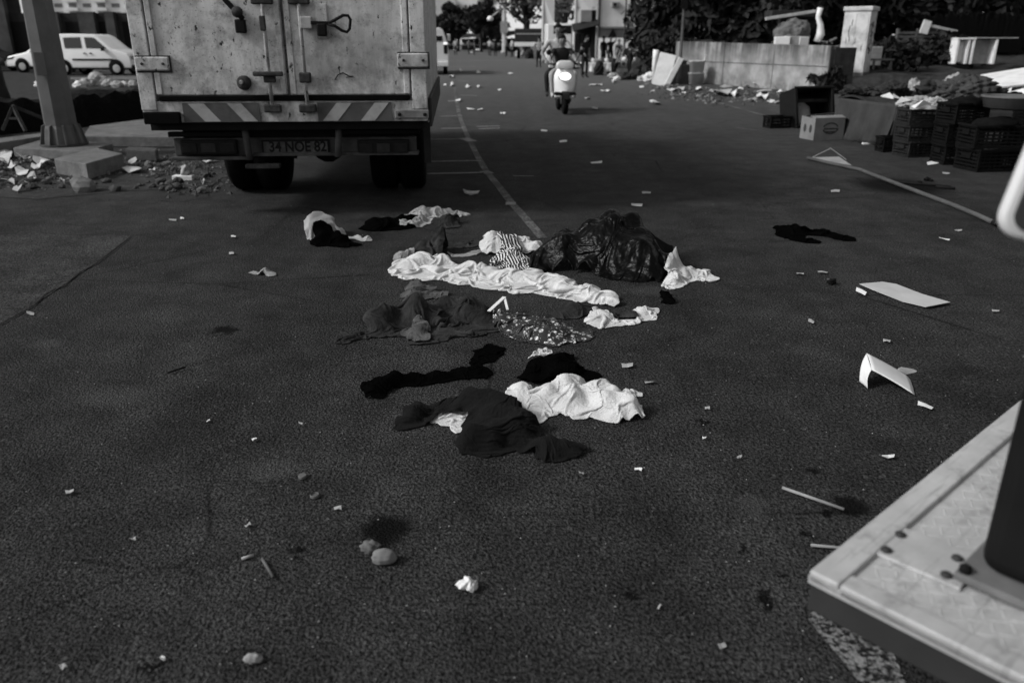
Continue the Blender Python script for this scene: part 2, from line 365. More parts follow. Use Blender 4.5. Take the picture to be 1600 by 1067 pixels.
# painted lines
BAYL = mat('bay_paint', .26, .8, .4, 14, .5, 60, space='World', dirt=.4)
strip('lane_line', [(848, 372), (822, 342), (800, 318), (780, 292), (760, 268), (745, 242), (733, 218), (724, 198), (717, 178)], .085, LINE, .004)
strip('lane_line', [(717, 176), (712, 150), (710, 130), (709, 110), (709, 95), (709, 82)], .09, LINE, .0042)
for a, b, w in (((668, 218), (726, 217), .05), ((664, 252.5), (752, 251), .05), ((668, 271.5), (766, 269.5), .06), ((688, 182), (722, 181), .07), ((690, 201), (726, 200.5), .06),
                ((745, 198), (781, 197), .07), ((748, 201.5), (781, 200.5), .06), ((802, 275), (834, 275), .03), ((724, 216), (738, 221), .16), ((753, 270), (768, 269), .16), ((790, 318), (806, 318), .12),
                ((700, 96), (800, 94), .25), ((700, 105), (742, 104.5), .2), ((716, 127), (732, 127), .14), ((720, 149), (745, 150), .1), ((700, 158), (714, 158), .2)):
    strip('bay_line', [a, b], w * 1.15, BAYL, .008)
strip('edge_line', [(985, 124), (1040, 137), (1090, 151), (1135, 164), (1192, 180)], .13, LINE)
strip('edge_line', [(1195, 205), (1150, 200)], .05, LINE)
def m_wornpatch():
    t = NT('worn_white_patch'); co = t.co('World'); w = t.ramp(t.math('ADD', t.math('MULTIPLY', t.noise(co, 60, 4, .7), .6), t.math('MULTIPLY', t.noise(co, 9, 5, .65), .4)), [(.46, 0), (.56, 1)])
    t.grey(t.mix(w, .012, .2)); t.set(Roughness=.9); t.b.inputs['Specular IOR Level'].default_value = .07; t.bump(t.noise(co, 75, 3), .7, .012); return t.m
sheet('worn_paint_patch', [gnd(*p) for p in ((1258, 962), (1275, 955), (1290, 945), (1312, 950), (1330, 958), (1362, 978), (1385, 1000), (1402, 1035), (1420, 1080), (1350, 1080), (1322, 1040), (1296, 1010), (1275, 985))], m_wornpatch(), .004)
STAIN = m_soil('oily_clod', .004, .014, 9.0)
# dirt verge on the right, rubble ground on the left
sheet('verge', [gnd(*p) for p in ((940, 103), (1000, 120), (1060, 137), (1150, 160), (1215, 178), (1290, 178), (1420, 168), (1700, 152), (1900, 90), (1500, 80), (1000, 83))], SOIL, .006)
sheet('rubble_ground', [gnd(*p) for p in ((-600, 330), (-60, 305), (60, 312), (190, 300), (330, 292), (360, 268), (330, 240), (240, 205), (300, 150), (120, 108), (-300, 120), (-900, 150))], SOILD, .005)

# ================================================================== CLOTH (each garment is relaxed as a real sheet, then laid on what is under it)
HX0, HY0, HC = -3.2, 1.4, .0125
HW, HHt = int(6.6 / HC), int(8.4 / HC)
HF = np.zeros((HW, HHt))
def hidx(x, y): return np.clip(((x - HX0) / HC).astype(int), 0, HW - 1), np.clip(((y - HY0) / HC).astype(int), 0, HHt - 1)
def chaikin(P, k=1):
    for _ in range(k):
        Q = np.roll(P, -1, 0); P = np.stack([P * .75 + Q * .25, P * .25 + Q * .75], 1).reshape(-1, 2)
    return P
def inside(P, X, Y):
    c = np.zeros(X.shape, bool); n = len(P)
    for i in range(n):
        x1, y1 = P[i]; x2, y2 = P[(i+1) % n]
        if y1 == y2: continue
        c ^= ((y1 > Y) != (y2 > Y)) & (X < (x2 - x1) * (Y - y1) / (y2 - y1) + x1)
    return c
def garment(name, outline, m, label, cat='garment', ang=0, N=46, comp=(1.2, 1.06), wl=.16, amp=.05, hz=.03, heaps=(), iters=140, seed=1, thick=.0025, sub=1, pin=.025, parent=None, smoothp=1, group=None, grav=.0006, raw=False, hfade=.06, bpin=.25, edge=.0012, stiff=.2, bunch=1.15, lumpy=.25):
    N = int(N * 1.25); wl = wl * .78; comp = comp if raw else (max(comp[0], 1.16), max(comp[1], 1.16)); r = np.random.default_rng(seed)
    ys = [p[1] for p in outline]; y0, y1 = min(ys), max(ys)
    poly = np.array([gnd(p[0], p[1], hz * (y1 - p[1]) / max(1, y1 - y0))[:2] for p in outline]); poly = chaikin(poly, smoothp)
    wig = r.normal(0, 1, len(poly)); wig = (wig + np.roll(wig, 1)) * .5; nrm = np.roll(poly, -1, 0) - np.roll(poly, 1, 0); nrm = np.stack([nrm[:, 1], -nrm[:, 0]], 1) / (np.sqrt((nrm ** 2).sum(1)) + 1e-9)[:, None]; poly = poly + nrm * (wig * .008)[:, None]
    cen = poly.mean(0); a = R(ang); Rm = np.array([[math.cos(a), math.sin(a)], [-math.sin(a), math.cos(a)]])
    L = (poly - cen) @ Rm.T
    area = .5 * abs(np.dot(L[:, 0], np.roll(L[:, 1], 1)) - np.dot(L[:, 1], np.roll(L[:, 0], 1)))
    s = math.sqrt(area) / N
    lo, hi = L.min(0) - s, L.max(0) + s; nx, ny = int((hi[0] - lo[0]) / s) + 2, int((hi[1] - lo[1]) / s) + 2
    cx = lo[0] + (np.arange(nx - 1) + .5) * s; cy = lo[1] + (np.arange(ny - 1) + .5) * s
    CX, CY = np.meshgrid(cx, cy, indexing='ij'); keep = inside(L, CX, CY)
    cnt = np.zeros((nx, ny), int)
    for dx in (0, 1):
        for dy in (0, 1): cnt[dx:nx-1+dx, dy:ny-1+dy] += keep
    I, J = np.nonzero(cnt > 0); idx = -np.ones((nx, ny), int); idx[I, J] = np.arange(len(I))
    U = np.stack([lo[0] + I * s, lo[1] + J * s], 1); bnd = cnt[I, J] < 4
    A = L; B = np.roll(L, -1, 0); d = B - A; dl = (d ** 2).sum(1) + 1e-12   # snap the border to the outline
    ub = U[bnd]; t = np.clip(((ub[:, None] - A[None]) * d[None]).sum(2) / dl, 0, 1); q = A[None] + t[..., None] * d[None]
    dd = ((q - ub[:, None]) ** 2).sum(2); k = dd.argmin(1); qq = q[np.arange(len(k)), k]; ok = dd[np.arange(len(k)), k] < (1.1 * s) ** 2
    U2 = U.copy(); ub2 = ub.copy(); ub2[ok] = qq[ok] * .8 + ub[ok] * .2; U2[bnd] = ub2
    # uneven bunching: the sheet is pushed about sideways and compressed more in some places than in others
    def field(sc, sd):
        q_ = np.random.default_rng(sd); f = 0
        for kk in range(6):
            th = q_.uniform(0, 6.28); f = f + np.sin((U2[:, 0] * math.cos(th) + U2[:, 1] * math.sin(th)) * math.tau / (sc * q_.uniform(.6, 1.6)) + q_.uniform(0, 6.28))
        return f / 2.4
    W = U2 @ Rm + cen
    edge_d = np.sqrt(((U2[:, None] - A[None, ::2]) ** 2).sum(2)).min(1); fade = np.clip(edge_d / (5 * s), .12, 1)
    W = W + np.stack([field(wl * 1.6, seed + 50), field(wl * 1.6, seed + 60)], 1) * (wl * .16 * bunch * fade)[:, None]
    bun = 1 + .16 * bunch * field(wl * 2.2, seed + 70)
    # floor = what lies below + stuffing
    fl = HF.copy(); lum = None; ff = np.clip(edge_d / hfade, 0, 1) ** .7
    def FL(h): return HF[h] + (fl[h] - HF[h]) * ff
    gx = HX0 + (np.arange(HW) + .5) * HC; gy = HY0 + (np.arange(HHt) + .5) * HC
    for (p, q_, rad, h) in heaps:
        a_ = gnd(*p)[:2]; b_ = gnd(*q_)[:2]
        ax = np.array(a_); bx = np.array(b_); dv = bx - ax; l2 = (dv ** 2).sum() + 1e-9
        tt = np.clip(((gx[:, None] - ax[0]) * dv[0] + (gy[None] - ax[1]) * dv[1]) / l2, 0, 1)
        d2 = (gx[:, None] - ax[0] - tt * dv[0]) ** 2 + (gy[None] - ax[1] - tt * dv[1]) ** 2
        if lum is None:
            q0 = np.random.default_rng(seed + 90); lum = 0
            for kk in range(9):
                th = q0.uniform(0, 6.28); fq = math.tau / q0.uniform(.09, .34); lum = lum + np.sin((gx[:, None] * math.cos(th) + gy[None] * math.sin(th)) * fq + q0.uniform(0, 6.28)) / 3.0
        bump_ = .8 + lumpy * lum
        fl = np.maximum(fl, fl * .3 + h * bump_ * np.clip(1 - d2 / rad ** 2, 0, 1) ** .8)
    E = []
    def edges(di, dj, f, col, st):
        i2, j2 = I + di, J + dj; g = (i2 >= 0) & (i2 < nx) & (j2 >= 0) & (j2 < ny)
        a_ = np.nonzero(g)[0]; b_ = idx[i2[g], j2[g]]; o2 = b_ >= 0; a_, b_ = a_[o2], b_[o2]
        par = col(I[a_], J[a_])
        for c in (0, 1):
            mk = par == c
            if mk.any():
                aa, bb = a_[mk], b_[mk]; E.append((aa, bb, np.sqrt(((U2[aa] - U2[bb]) ** 2 * np.array(f) ** 2).sum(1)) * np.clip(.5 * (bun[aa] + bun[bb]), .97, 1.6), st))
    cu, cv = comp[0] * 1.05, comp[1] * 1.05
    edges(1, 0, (cu, cv), lambda i, j: i % 2, 1.0); edges(0, 1, (cu, cv), lambda i, j: j % 2, 1.0)
    edges(1, 1, (cu, cv), lambda i, j: i % 2, .6); edges(1, -1, (cu, cv), lambda i, j: i % 2, .6)
    edges(2, 0, (cu, cv), lambda i, j: (i // 2) % 2, stiff); edges(0, 2, (cu, cv), lambda i, j: (j // 2) % 2, stiff)
    edges(4, 0, (cu, cv), lambda i, j: (i // 4) % 2, stiff * .4); edges(0, 4, (cu, cv), lambda i, j: (j // 4) % 2, stiff * .4)
    P = np.zeros((len(I), 3)); P[:, :2] = W
    ph = 0
    for kk in range(7):
        th = r.normal(0, .9); ph = ph + np.sin((U2[:, 0] * math.cos(th) + U2[:, 1] * math.sin(th)) * math.tau / (wl * r.uniform(.6, 1.7)) + r.uniform(0, 6.28)) * r.uniform(.4, 1)
    hi_ = hidx(P[:, 0], P[:, 1]); P[:, 2] = FL(hi_) + .004 + amp * np.clip(ph / 2.2 + .4, 0, 1.6)
    for it in range(iters):
        P[:, 2] -= grav; P[bnd, 2] -= edge
        for a_, b_, rl, st in E:
            dv = P[b_] - P[a_]; ln = np.sqrt((dv * dv).sum(1)) + 1e-9; c = (dv * (((ln - rl) / ln) * .5 * st)[:, None]); P[a_] += c; P[b_] -= c
        P[bnd, :2] += (W[bnd] - P[bnd, :2]) * bpin; P[:, :2] += (W - P[:, :2]) * pin
        hi_ = hidx(P[:, 0], P[:, 1]); P[:, 2] = np.maximum(P[:, 2], FL(hi_) + .004)
    for _ in range(1):                        # take the checkerboard out of the relaxed grid
        acc = np.zeros_like(P); nn_ = np.zeros(len(P))
        for a_, b_, rl, st in E[:4]:
            acc[a_] += P[b_]; acc[b_] += P[a_]; nn_[a_] += 1; nn_[b_] += 1
        g_ = (nn_ >= 3) & ~bnd; P[g_] = P[g_] * .5 + acc[g_] / nn_[g_][:, None] * .5
    hi_ = hidx(P[:, 0], P[:, 1])
    for dx in (-1, 0, 1):
        for dy in (-1, 0, 1):
            np.maximum.at(HF, (np.clip(hi_[0] + dx, 0, HW-1), np.clip(hi_[1] + dy, 0, HHt-1)), P[:, 2] + .004)
    ki, kj = np.nonzero(keep); faces = np.stack([idx[ki, kj], idx[ki+1, kj], idx[ki+1, kj+1], idx[ki, kj+1]], 1)
    o3 = np.array([cen[0], cen[1], 0]); V = P - o3
    me = bpy.data.meshes.new(name); me.from_pydata(V.tolist(), [], faces.tolist())
    uvl = me.uv_layers.new(name='UVMap'); li = np.zeros(len(me.loops), np.int32); me.loops.foreach_get('vertex_index', li)
    uvl.data.foreach_set('uv', (U * np.array(comp))[li].astype(np.float32).ravel()); me.update()
    o = link(name, me, m, parent, smooth=True); o.location = o3
    ss = o.modifiers.new('subd', 'SUBSURF'); ss.levels = 1; ss.render_levels = sub
    so = o.modifiers.new('solid', 'SOLIDIFY'); so.thickness = thick; so.offset = 1
    if label: tag(o, label, cat, group)
    return o

# --- far row
garment('pale_shirt_bundle', [(476, 352), (482, 340), (497, 334), (512, 337), (521, 346), (548, 354), (561, 363), (581, 371), (580, 377), (563, 374), (548, 366), (528, 360), (510, 368), (496, 376), (482, 378), (475, 366)],
        PALE_CL, 'pale shirt in a rounded heap with one sleeve stretched out, behind the truck', 'shirt', 20, 40, (1.15, 1.12), .14, .04, .16, [((490, 368), (508, 366), .22, .22), ((530, 362), (578, 374), .06, .05)], seed=3, lumpy=.06, bunch=.6)
garment('black_rag', [(488, 380), (494, 366), (515, 362), (533, 368), (545, 374), (565, 381), (563, 387), (535, 386), (510, 385), (492, 384)], BLACK_CL, 'black rag spread in front of the rounded pale shirt', 'rag', 0, 36, (1.15, 1.1), .15, .03, .05, [((500, 378), (525, 376), .12, .1)], seed=4)
garment('black_trousers', [(561, 356), (590, 344), (618, 336), (640, 333), (662, 340), (655, 350), (632, 359), (600, 362), (572, 361)], BLACK_CL, 'flat black trousers lying beside the crumpled pale shirt', 'trousers', 5, 40, (1.08, 1.05), .2, .02, .04, [((590, 354), (640, 346), .14, .06)], seed=5)
garment('crumpled_pale_shirt', [(624, 331), (645, 325), (668, 327), (690, 322), (712, 325), (722, 322), (734, 329), (718, 334), (700, 338), (684, 340), (668, 350), (652, 356), (625, 357), (628, 351), (648, 347), (660, 340), (640, 334)],
        PALE_CL, 'crumpled pale shirt with creased sleeves beside flat black trousers', 'shirt', 10, 46, (1.25, 1.15), .13, .05, .06, [((660, 338), (715, 330), .1, .08)], seed=6)
garment('dark_rag', [(672, 346), (684, 336), (700, 335), (716, 342), (722, 351), (706, 358), (684, 356)], DGREY_CL, 'small charcoal rag bunched against the crumpled pale shirt', 'rag', 0, 34, (1.25, 1.2), .12, .05, .06, [((694, 350), (708, 348), .13, .1)], seed=7)
# --- middle row
garment('dark_pointed_rag', [(644, 394), (652, 382), (668, 378), (680, 376), (690, 368), (698, 378), (699, 392), (690, 402), (668, 404), (648, 402)], DGREY_CL, 'charcoal rag with a raised dark point behind the long white sheet', 'rag', 15, 38, (1.3, 1.15), .12, .06, .05, [((662, 396), (680, 394), .12, .09), ((690, 397), (692, 394), .05, .2)], seed=8)
garment('grey_rag', [(612, 404), (622, 396), (645, 390), (650, 398), (640, 406), (620, 410)], TAN_CL, 'small mid grey rag at the left end of the long white sheet', 'rag', 15, 30, (1.3, 1.15), .1, .05, .04, [((624, 404), (644, 400), .07, .06)], seed=9)
garment('dark_stole', [(706, 384), (720, 377), (742, 373), (757, 376), (750, 384), (730, 388), (712, 389)], DGREY_CL, 'flat charcoal stole lying left of the white cloth heap', 'stole', 5, 30, (1.1, 1.1), .1, .02, .02, seed=10)
garment('grey_scarf', [(693, 396), (712, 397), (730, 395), (748, 387), (758, 387), (757, 391), (745, 397), (728, 403), (708, 402)], TAN_CL, 'narrow grey scarf tail running to the white cloth heap', 'scarf', 0, 30, (1.1, 1.1), .1, .02, .02, seed=11)
garment('white_cloth_heap', [(752, 388), (756, 372), (770, 368), (790, 366), (812, 370), (832, 374), (848, 386), (846, 394), (828, 398), (804, 398), (780, 399), (764, 399), (754, 396)], WHITE_CL, 'heaped white cloth with an upright fold beside the black bag', 'cloth', 10, 56, (1.34, 1.3), .14, .06, .08, [((764, 394), (768, 386), .1, .14), ((790, 392), (830, 390), .17, .1)], seed=12, lumpy=.3)
garment('striped_shirt', [(764, 412), (768, 402), (780, 394), (778, 378), (790, 376), (806, 384), (816, 396), (830, 406), (834, 418), (818, 422), (790, 420), (762, 420)], STRIPE, 'black and white striped shirt between white heap and white sheet', 'shirt', 25, 50, (1.3, 1.25), .13, .05, .04, [((786, 396), (808, 408), .11, .07)], seed=13)
garment('long_white_sheet', [(605, 420), (610, 409), (626, 404), (646, 398), (668, 394), (690, 396), (704, 401), (722, 405), (738, 409), (762, 413), (782, 420), (812, 420), (838, 424), (862, 424), (884, 434), (902, 446), (924, 451), (942, 458), (967, 466), (965, 481), (944, 478), (922, 472), (900, 468), (878, 466), (850, 460), (828, 454), (808, 459), (786, 452), (756, 447), (722, 441), (702, 434), (690, 430), (660, 434), (652, 428), (632, 431), (628, 425)],
        WHITE_CL, 'long white sheet twisted across the road in front of the black bag', 'sheet', 12, 84, (1.24, 1.36), .16, .07, .06, [((640, 414), (690, 408), .14, .07), ((735, 424), (760, 426), .12, .06), ((790, 434), (830, 436), .12, .05), ((860, 440), (960, 474), .1, .05)], seed=14)
garment('black_rubbish_bag', [(828, 418), (850, 402), (876, 392), (905, 386), (940, 384), (980, 386), (1010, 390), (1035, 398), (1046, 412), (1047, 436), (1035, 443), (1000, 441), (975, 437), (940, 431), (905, 424), (870, 420), (840, 422)],
        BAG, 'large collapsed black plastic rubbish bag among the scattered clothes', 'rubbish bag', 20, 80, (1.3, 1.26), .4, .05, .06, [((915, 412), (950, 404), .42, .3), ((955, 412), (975, 404), .36, .36), ((1000, 420), (1024, 418), .34, .28), ((845, 415), (880, 410), .16, .13), ((880, 412), (930, 406), .26, .24), ((875, 415), (940, 420), .15, .17), ((930, 420), (1030, 432), .16, .2)], seed=15, thick=.002, grav=.001, iters=160, sub=2, lumpy=.07, bunch=.9, raw=True, edge=.02, bpin=.8, hfade=.16)
garment('white_papers', [(1037, 448), (1040, 430), (1046, 410), (1062, 404), (1075, 412), (1090, 416), (1106, 414), (1112, 422), (1125, 436), (1104, 437), (1086, 436), (1070, 444), (1060, 452), (1046, 454)], WHITE_CL, 'white cloth with torn edges sticking out behind the black bag', 'cloth', 0, 52, (1.36, 1.28), .12, .05, .05, [((1050, 440), (1058, 430), .1, .07), ((1080, 430), (1115, 430), .07, .04)], seed=16)
garment('small_black_glove', [(1028, 455), (1036, 450), (1046, 458), (1056, 466), (1054, 476), (1040, 477), (1030, 471), (1034, 463)], BLACK_CL, 'small black glove lying below the white cloth by the bag', 'glove', 0, 26, (1.15, 1.1), .08, .02, .03, [((1036, 460), (1048, 471), .06, .04)], seed=18)
# --- third row
garment('grey_vest', [(628, 458), (634, 442), (644, 432), (662, 434), (676, 444), (690, 452), (704, 460), (690, 464), (668, 466), (652, 473), (640, 478), (626, 474)], GREY_CL, 'grey vest in soft folds just below the white sheet', 'vest', 30, 50, (1.38, 1.3), .12, .05, .04, [((642, 470), (652, 446), .06, .04), ((650, 468), (695, 461), .05, .03)], seed=19)
garment('twisted_grey_trousers', [(523, 534), (527, 518), (538, 513), (550, 520), (572, 515), (584, 496), (590, 482), (612, 474), (632, 478), (652, 482), (676, 478), (700, 468), (728, 466), (748, 474), (766, 486), (776, 500), (768, 516), (742, 524), (712, 524), (690, 530), (662, 538), (640, 537), (630, 522), (604, 522), (580, 526), (552, 534), (536, 540)],
        DGREY_CL, 'long bunch of twisted charcoal trousers left of the floral dress', 'trousers', 8, 90, (1.4, 1.46), .17, .09, .07, [((536, 530), (540, 524), .07, .07), ((592, 508), (650, 498), .12, .11), ((650, 500), (760, 496), .12, .12), ((600, 490), (620, 486), .1, .1)], seed=20, lumpy=.4, bunch=1.3)
garment('grey_pouch', [(630, 522), (640, 510), (656, 500), (668, 508), (674, 524), (662, 538), (638, 537)], GREY_CL, 'small grey cloth pouch on the edge of the charcoal trousers', 'pouch', 0, 30, (1.2, 1.15), .1, .04, .04, [((650, 526), (656, 516), .08, .05)], seed=21)
garment('floral_dress', [(766, 492), (776, 484), (796, 488), (830, 492), (852, 496), (870, 500), (900, 508), (930, 518), (926, 526), (902, 536), (880, 541), (852, 538), (830, 536), (806, 530), (786, 520), (770, 508)],
        FLORAL, 'black dress with a white flower print right of the charcoal trousers', 'dress', -15, 56, (1.2, 1.15), .15, .045, .04, [((800, 506), (860, 520), .16, .06)], seed=22)
garment('dark_satin_rag', [(852, 492), (872, 484), (886, 476), (906, 473), (926, 478), (930, 486), (914, 492), (896, 499), (872, 500)], DGREY_CL, 'dark shiny rag between the floral dress and a small white top', 'rag', 5, 34, (1.25, 1.15), .11, .04, .03, [((880, 492), (915, 484), .08, .06)], seed=23)
garment('small_white_top', [(916, 496), (922, 482), (936, 476), (950, 482), (962, 494), (975, 498), (994, 494), (984, 484), (1000, 477), (1014, 474), (1030, 478), (1028, 490), (1018, 498), (1000, 504), (976, 508), (950, 512), (934, 514), (920, 506)], WHITE_CL, 'small crumpled white top right of the floral dress', 'top', 5, 54, (1.42, 1.36), .12, .05, .04, [((930, 500), (945, 494), .08, .04), ((1000, 490), (1020, 484), .06, .03)], seed=24)
garment('dark_sock', [(956, 484), (968, 480), (984, 486), (1000, 496), (996, 500), (976, 500), (962, 496)], DGREY_CL, 'dark sock lying on the small crumpled white top', 'sock', 0, 24, (1.15, 1.1), .08, .02, .03, [((966, 490), (990, 496), .05, .03)], seed=25)
# --- fourth row
garment('black_scarf', [(565, 616), (572, 600), (590, 589), (620, 585), (656, 583), (690, 577), (724, 573), (738, 567), (730, 556), (746, 547), (752, 532), (772, 528), (790, 540), (780, 552), (764, 558), (752, 566), (766, 578), (764, 588), (742, 588), (722, 590), (700, 597), (660, 598), (632, 602), (604, 612), (592, 624), (575, 625)],
        BLACK_CL, 'long black scarf stretched out above the dark hoodie', 'scarf', 10, 60, (1.15, 1.2), .1, .04, .04, [((580, 612), (600, 600), .09, .06), ((600, 600), (760, 580), .05, .04)], seed=26)
garment('black_t_shirt', [(813, 590), (818, 572), (826, 556), (842, 552), (862, 548), (888, 544), (896, 552), (898, 564), (912, 576), (938, 578), (934, 592), (906, 594), (880, 600), (850, 600), (826, 596)], BLACK_CL, 'black t-shirt with a small white emblem under the floral dress', 'shirt', 0, 46, (1.12, 1.1), .15, .03, .04, [((850, 590), (880, 570), .15, .05)], seed=27)
garment('white_cuff', [(828, 564), (836, 552), (844, 544), (856, 539), (864, 544), (858, 550), (848, 554), (838, 563), (831, 566)], WHITE_CL, 'short white strap on the left edge of the black t-shirt', 'strap', 25, 22, (1.1, 1.1), .08, .02, .03, [((836, 558), (858, 545), .04, .05)], seed=28)
garment('white_shirt', [(677, 646), (690, 632), (720, 628), (760, 622), (786, 622), (790, 610), (806, 600), (826, 598), (850, 600), (866, 592), (880, 588), (898, 586), (918, 596), (938, 602), (960, 606), (976, 602), (992, 598), (1008, 608), (994, 613), (980, 614), (975, 620), (996, 630), (1012, 642), (1010, 650), (986, 655), (968, 661), (944, 656), (918, 652), (894, 650), (880, 640), (862, 644), (846, 662), (822, 660), (780, 664), (740, 676), (712, 678), (694, 670)],
        WHITE_CL, 'big rumpled white shirt partly under the dark hoodie', 'shirt', 12, 82, (1.24, 1.24), .13, .07, .05, [((810, 622), (880, 618), .14, .07), ((884, 616), (900, 608), .12, .08), ((900, 630), (990, 646), .13, .07), ((930, 618), (960, 620), .1, .09)], seed=29, iters=170)
garment('dark_hoodie', [(615, 660), (624, 644), (640, 634), (662, 622), (690, 606), (704, 606), (716, 616), (724, 608), (740, 606), (752, 620), (780, 624), (806, 634), (826, 648), (835, 668), (838, 686), (866, 690), (900, 686), (920, 691), (922, 706), (900, 714), (870, 720), (842, 720), (812, 710), (790, 706), (770, 714), (748, 708), (726, 698), (730, 686), (722, 670), (724, 656), (728, 640), (706, 632), (690, 636), (676, 650), (652, 660), (626, 664)],
        HOOD_CL, 'dark hooded sweatshirt lying on the rumpled white shirt', 'hoodie', -20, 76, (1.22, 1.22), .24, .08, .06, [((640, 650), (700, 618), .09, .07), ((745, 630), (800, 668), .19, .1), ((735, 694), (765, 692), .08, .08), ((850, 706), (915, 700), .08, .06)], seed=33, iters=170, lumpy=.2, bunch=1.2)
garment('black_leggings', [(1208, 356), (1218, 350), (1234, 350), (1250, 354), (1270, 355), (1292, 356), (1316, 364), (1338, 373), (1334, 377), (1310, 375), (1290, 368), (1262, 365), (1252, 370), (1270, 374), (1284, 378), (1278, 382), (1250, 378), (1230, 373), (1212, 367)], BLACK_CL, 'black leggings with two legs spread on the empty road at right', 'leggings', -5, 46, (1.15, 1.15), .12, .03, .03, [((1220, 362), (1240, 362), .12, .05)], seed=31)
garment('knotted_rag', [(388, 424), (398, 420), (406, 424), (414, 421), (428, 425), (430, 431), (418, 433), (404, 429), (394, 427)], TAN_CL, 'small knotted grey rag alone on the road at left', 'rag', 0, 26, (1.2, 1.15), .07, .02, .02, [((414, 429), (424, 429), .05, .05)], seed=32)
def hf(px, py):
    p = gnd(px, py); a, b = hidx(np.array([p.x]), np.array([p.y])); return float(HF[a[0], b[0]])
EM = MB(); e0 = gnd(853, 565)
ez = max(hf(853, 565), .02) + .004
for k in (-1, 0, 1):
    q = Matrix.Translation((e0.x + k * .012, e0.y + (.006 if k == 0 else 0), ez)) @ Matrix.Rotation(-k * .5, 4, 'Z')
    EM.prism([(-.005, -.012), (.005, -.012), (.006, .004), (0, .014), (-.006, .004)], 0, .0015, 'z', q)
tag(EM.build('shirt_emblem', WHITEP), 'tiny white three-leaf emblem on the black t-shirt', 'emblem')
hg = MB(); z = .1
hg.bar(tuple(gnd(764, 486, .08)), tuple(gnd(788, 464, .1)), .022, .004); hg.bar(tuple(gnd(788, 464, .1)), tuple(gnd(793, 484, .07)), .014, .004)
tag(hg.build('white_strap', WHITEP), 'pale bent strap standing up above the charcoal trousers', 'strap')
# ================================================================== TRUCK
cl, cr = at(226, 193, 7.25), at(668, 186, 7.42)
yaw = math.atan2(cr.y - cl.y, cr.x - cl.x)
TO = Vector(((cl.x + cr.x) / 2, (cl.y + cr.y) / 2, 0)); TM = Matrix.Translation(TO) @ Matrix.Rotation(yaw, 4, 'Z'); TI = TM.inverted()
def tl(px, py, d=0.0):
    o = TI @ Vector((0, 0, CAM_H)); r = TI.to_3x3() @ ray(px, py); t = (d - o.y) / r.y; p = o + r * t; return p.x, p.z
def zz(zx, zy, d=0.0): return tl(200 + zx / 3.2, zy / 3.2, d)      # from the enlarged view of the tail
truck = thing('box_truck', 'battered pale box truck seen from behind with chevron tail strip', 'truck', TO, yaw)
HWt = (cr - cl).length / 2
ZB = zz(700, 620)[1]; ZT = 3.05
# cargo box shell with frame posts
m = MB()
m.box(-HWt, HWt, .07, 5.2, ZB + .02, ZT); m.build('cargo_box', TRUCK, truck, .01)
pl = MB(); pl.box(-HWt - .004, -HWt + .13, -.01, .075, ZB - .02 + .14, ZT); pl.build('frame_post', TRUCK, truck, .008)
pl = MB(); pl.box(HWt - .13, HWt + .004, -.01, .075, ZB + .12, ZT); pl.build('frame_post', TRUCK, truck, .008)
zd = zz(700, 490)[1]; xg = zz(790, 300)[0]
dr = MB(); dr.box(-HWt + .14, xg - .012, .004, .06, zd + .02, ZT - .1); d1 = dr.build('door', TRUCK, truck, .012)
dr = MB(); dr.box(xg + .012, HWt - .14, .0, .06, zd + .02, ZT - .1); d2 = dr.build('door', TRUCK, truck, .012)
# raised edge folds of the doors
for a, b in ((-HWt + .14, xg - .012), (xg + .012, HWt - .14)):
    e = MB(); e.box(a + .006, a + .055, -.012, .01, zd + .03, ZT - .12); e.build('door_flange', TRUCK, truck, .006)
    e = MB(); e.box(b - .055, b - .006, -.012, .01, zd + .03, ZT - .12); e.build('door_flange', TRUCK, truck, .006)
g = MB(); g.box(-HWt + .16, HWt - .15, -.02, .03, zd - .025, zd + .018); g.build('bottom_seal', RUBBER, truck, .006)
# tail sill and chevrons
zs0, zs1 = zz(600, 612)[1], zz(600, 515)[1]
s_ = MB(); s_.box(-HWt, HWt, .0, .07, zs0, zd - .027); s_.build('tail_sill', TRUCK, truck, .006)
CHA = mat('chevron_grey', .085, .5, .2, 6, .1, dirt=.4); CHB = mat('chevron_pale', .36, .5, .15, 6, .1, dirt=.45)
def chev(x0z, x1z, lean, edges_):
    xa, xb = zz(x0z, 565)[0], zz(x1z, 565)[0]
    p = MB(); p.box(xa, xb, -.012, -.001, zs0 + .004, zs1); p.build('chevron_panel', CHA, truck)
    for e0, e1 in edges_:
        a0, a1 = zz(e0, 565)[0], zz(e1, 565)[0]; L = lean * (zs1 - zs0 - .01)
        q = MB(); q.prism([(a0 + L/2, zs0 + .008), (a1 + L/2, zs0 + .008), (a1 - L/2, zs1 - .004), (a0 - L/2, zs1 - .004)], -.0155, -.012, 'y'); q.build('chevron_stripe', CHB, truck)
chev(278, 660, .85, ((345, 425), (540, 610))); chev(950, 1320, -.85, ((1010, 1085), (1200, 1270)))
p = MB(); xa, _ = zz(88, 600); xb, _ = zz(270, 600); p.box(xa, xb, -.05, -.001, zs0 - .01, zz(100, 560)[1]); p.build('rubber_buffer', RUBBER, truck, .01)
p = MB(); xa, _ = zz(1335, 570); xb, _ = zz(1505, 570); p.box(xa, xb, -.03, -.001, zz(1400, 592)[1], zz(1400, 550)[1]); lp = p.build('lamp_holder', mat('grey_plate', .2, .6, .2, 6, .1, dirt=.5), truck, .008)
for zx in (1358, 1485):
    b = MB(); x, z = zz(zx, 572); b.lathe([(.016, 0), (.016, .012), (.008, .016)], 10, Matrix.Translation((x, -.03, z)) @ Matrix.Rotation(R(90), 4, 'X')); b.build('bolt', BLACKM, truck)
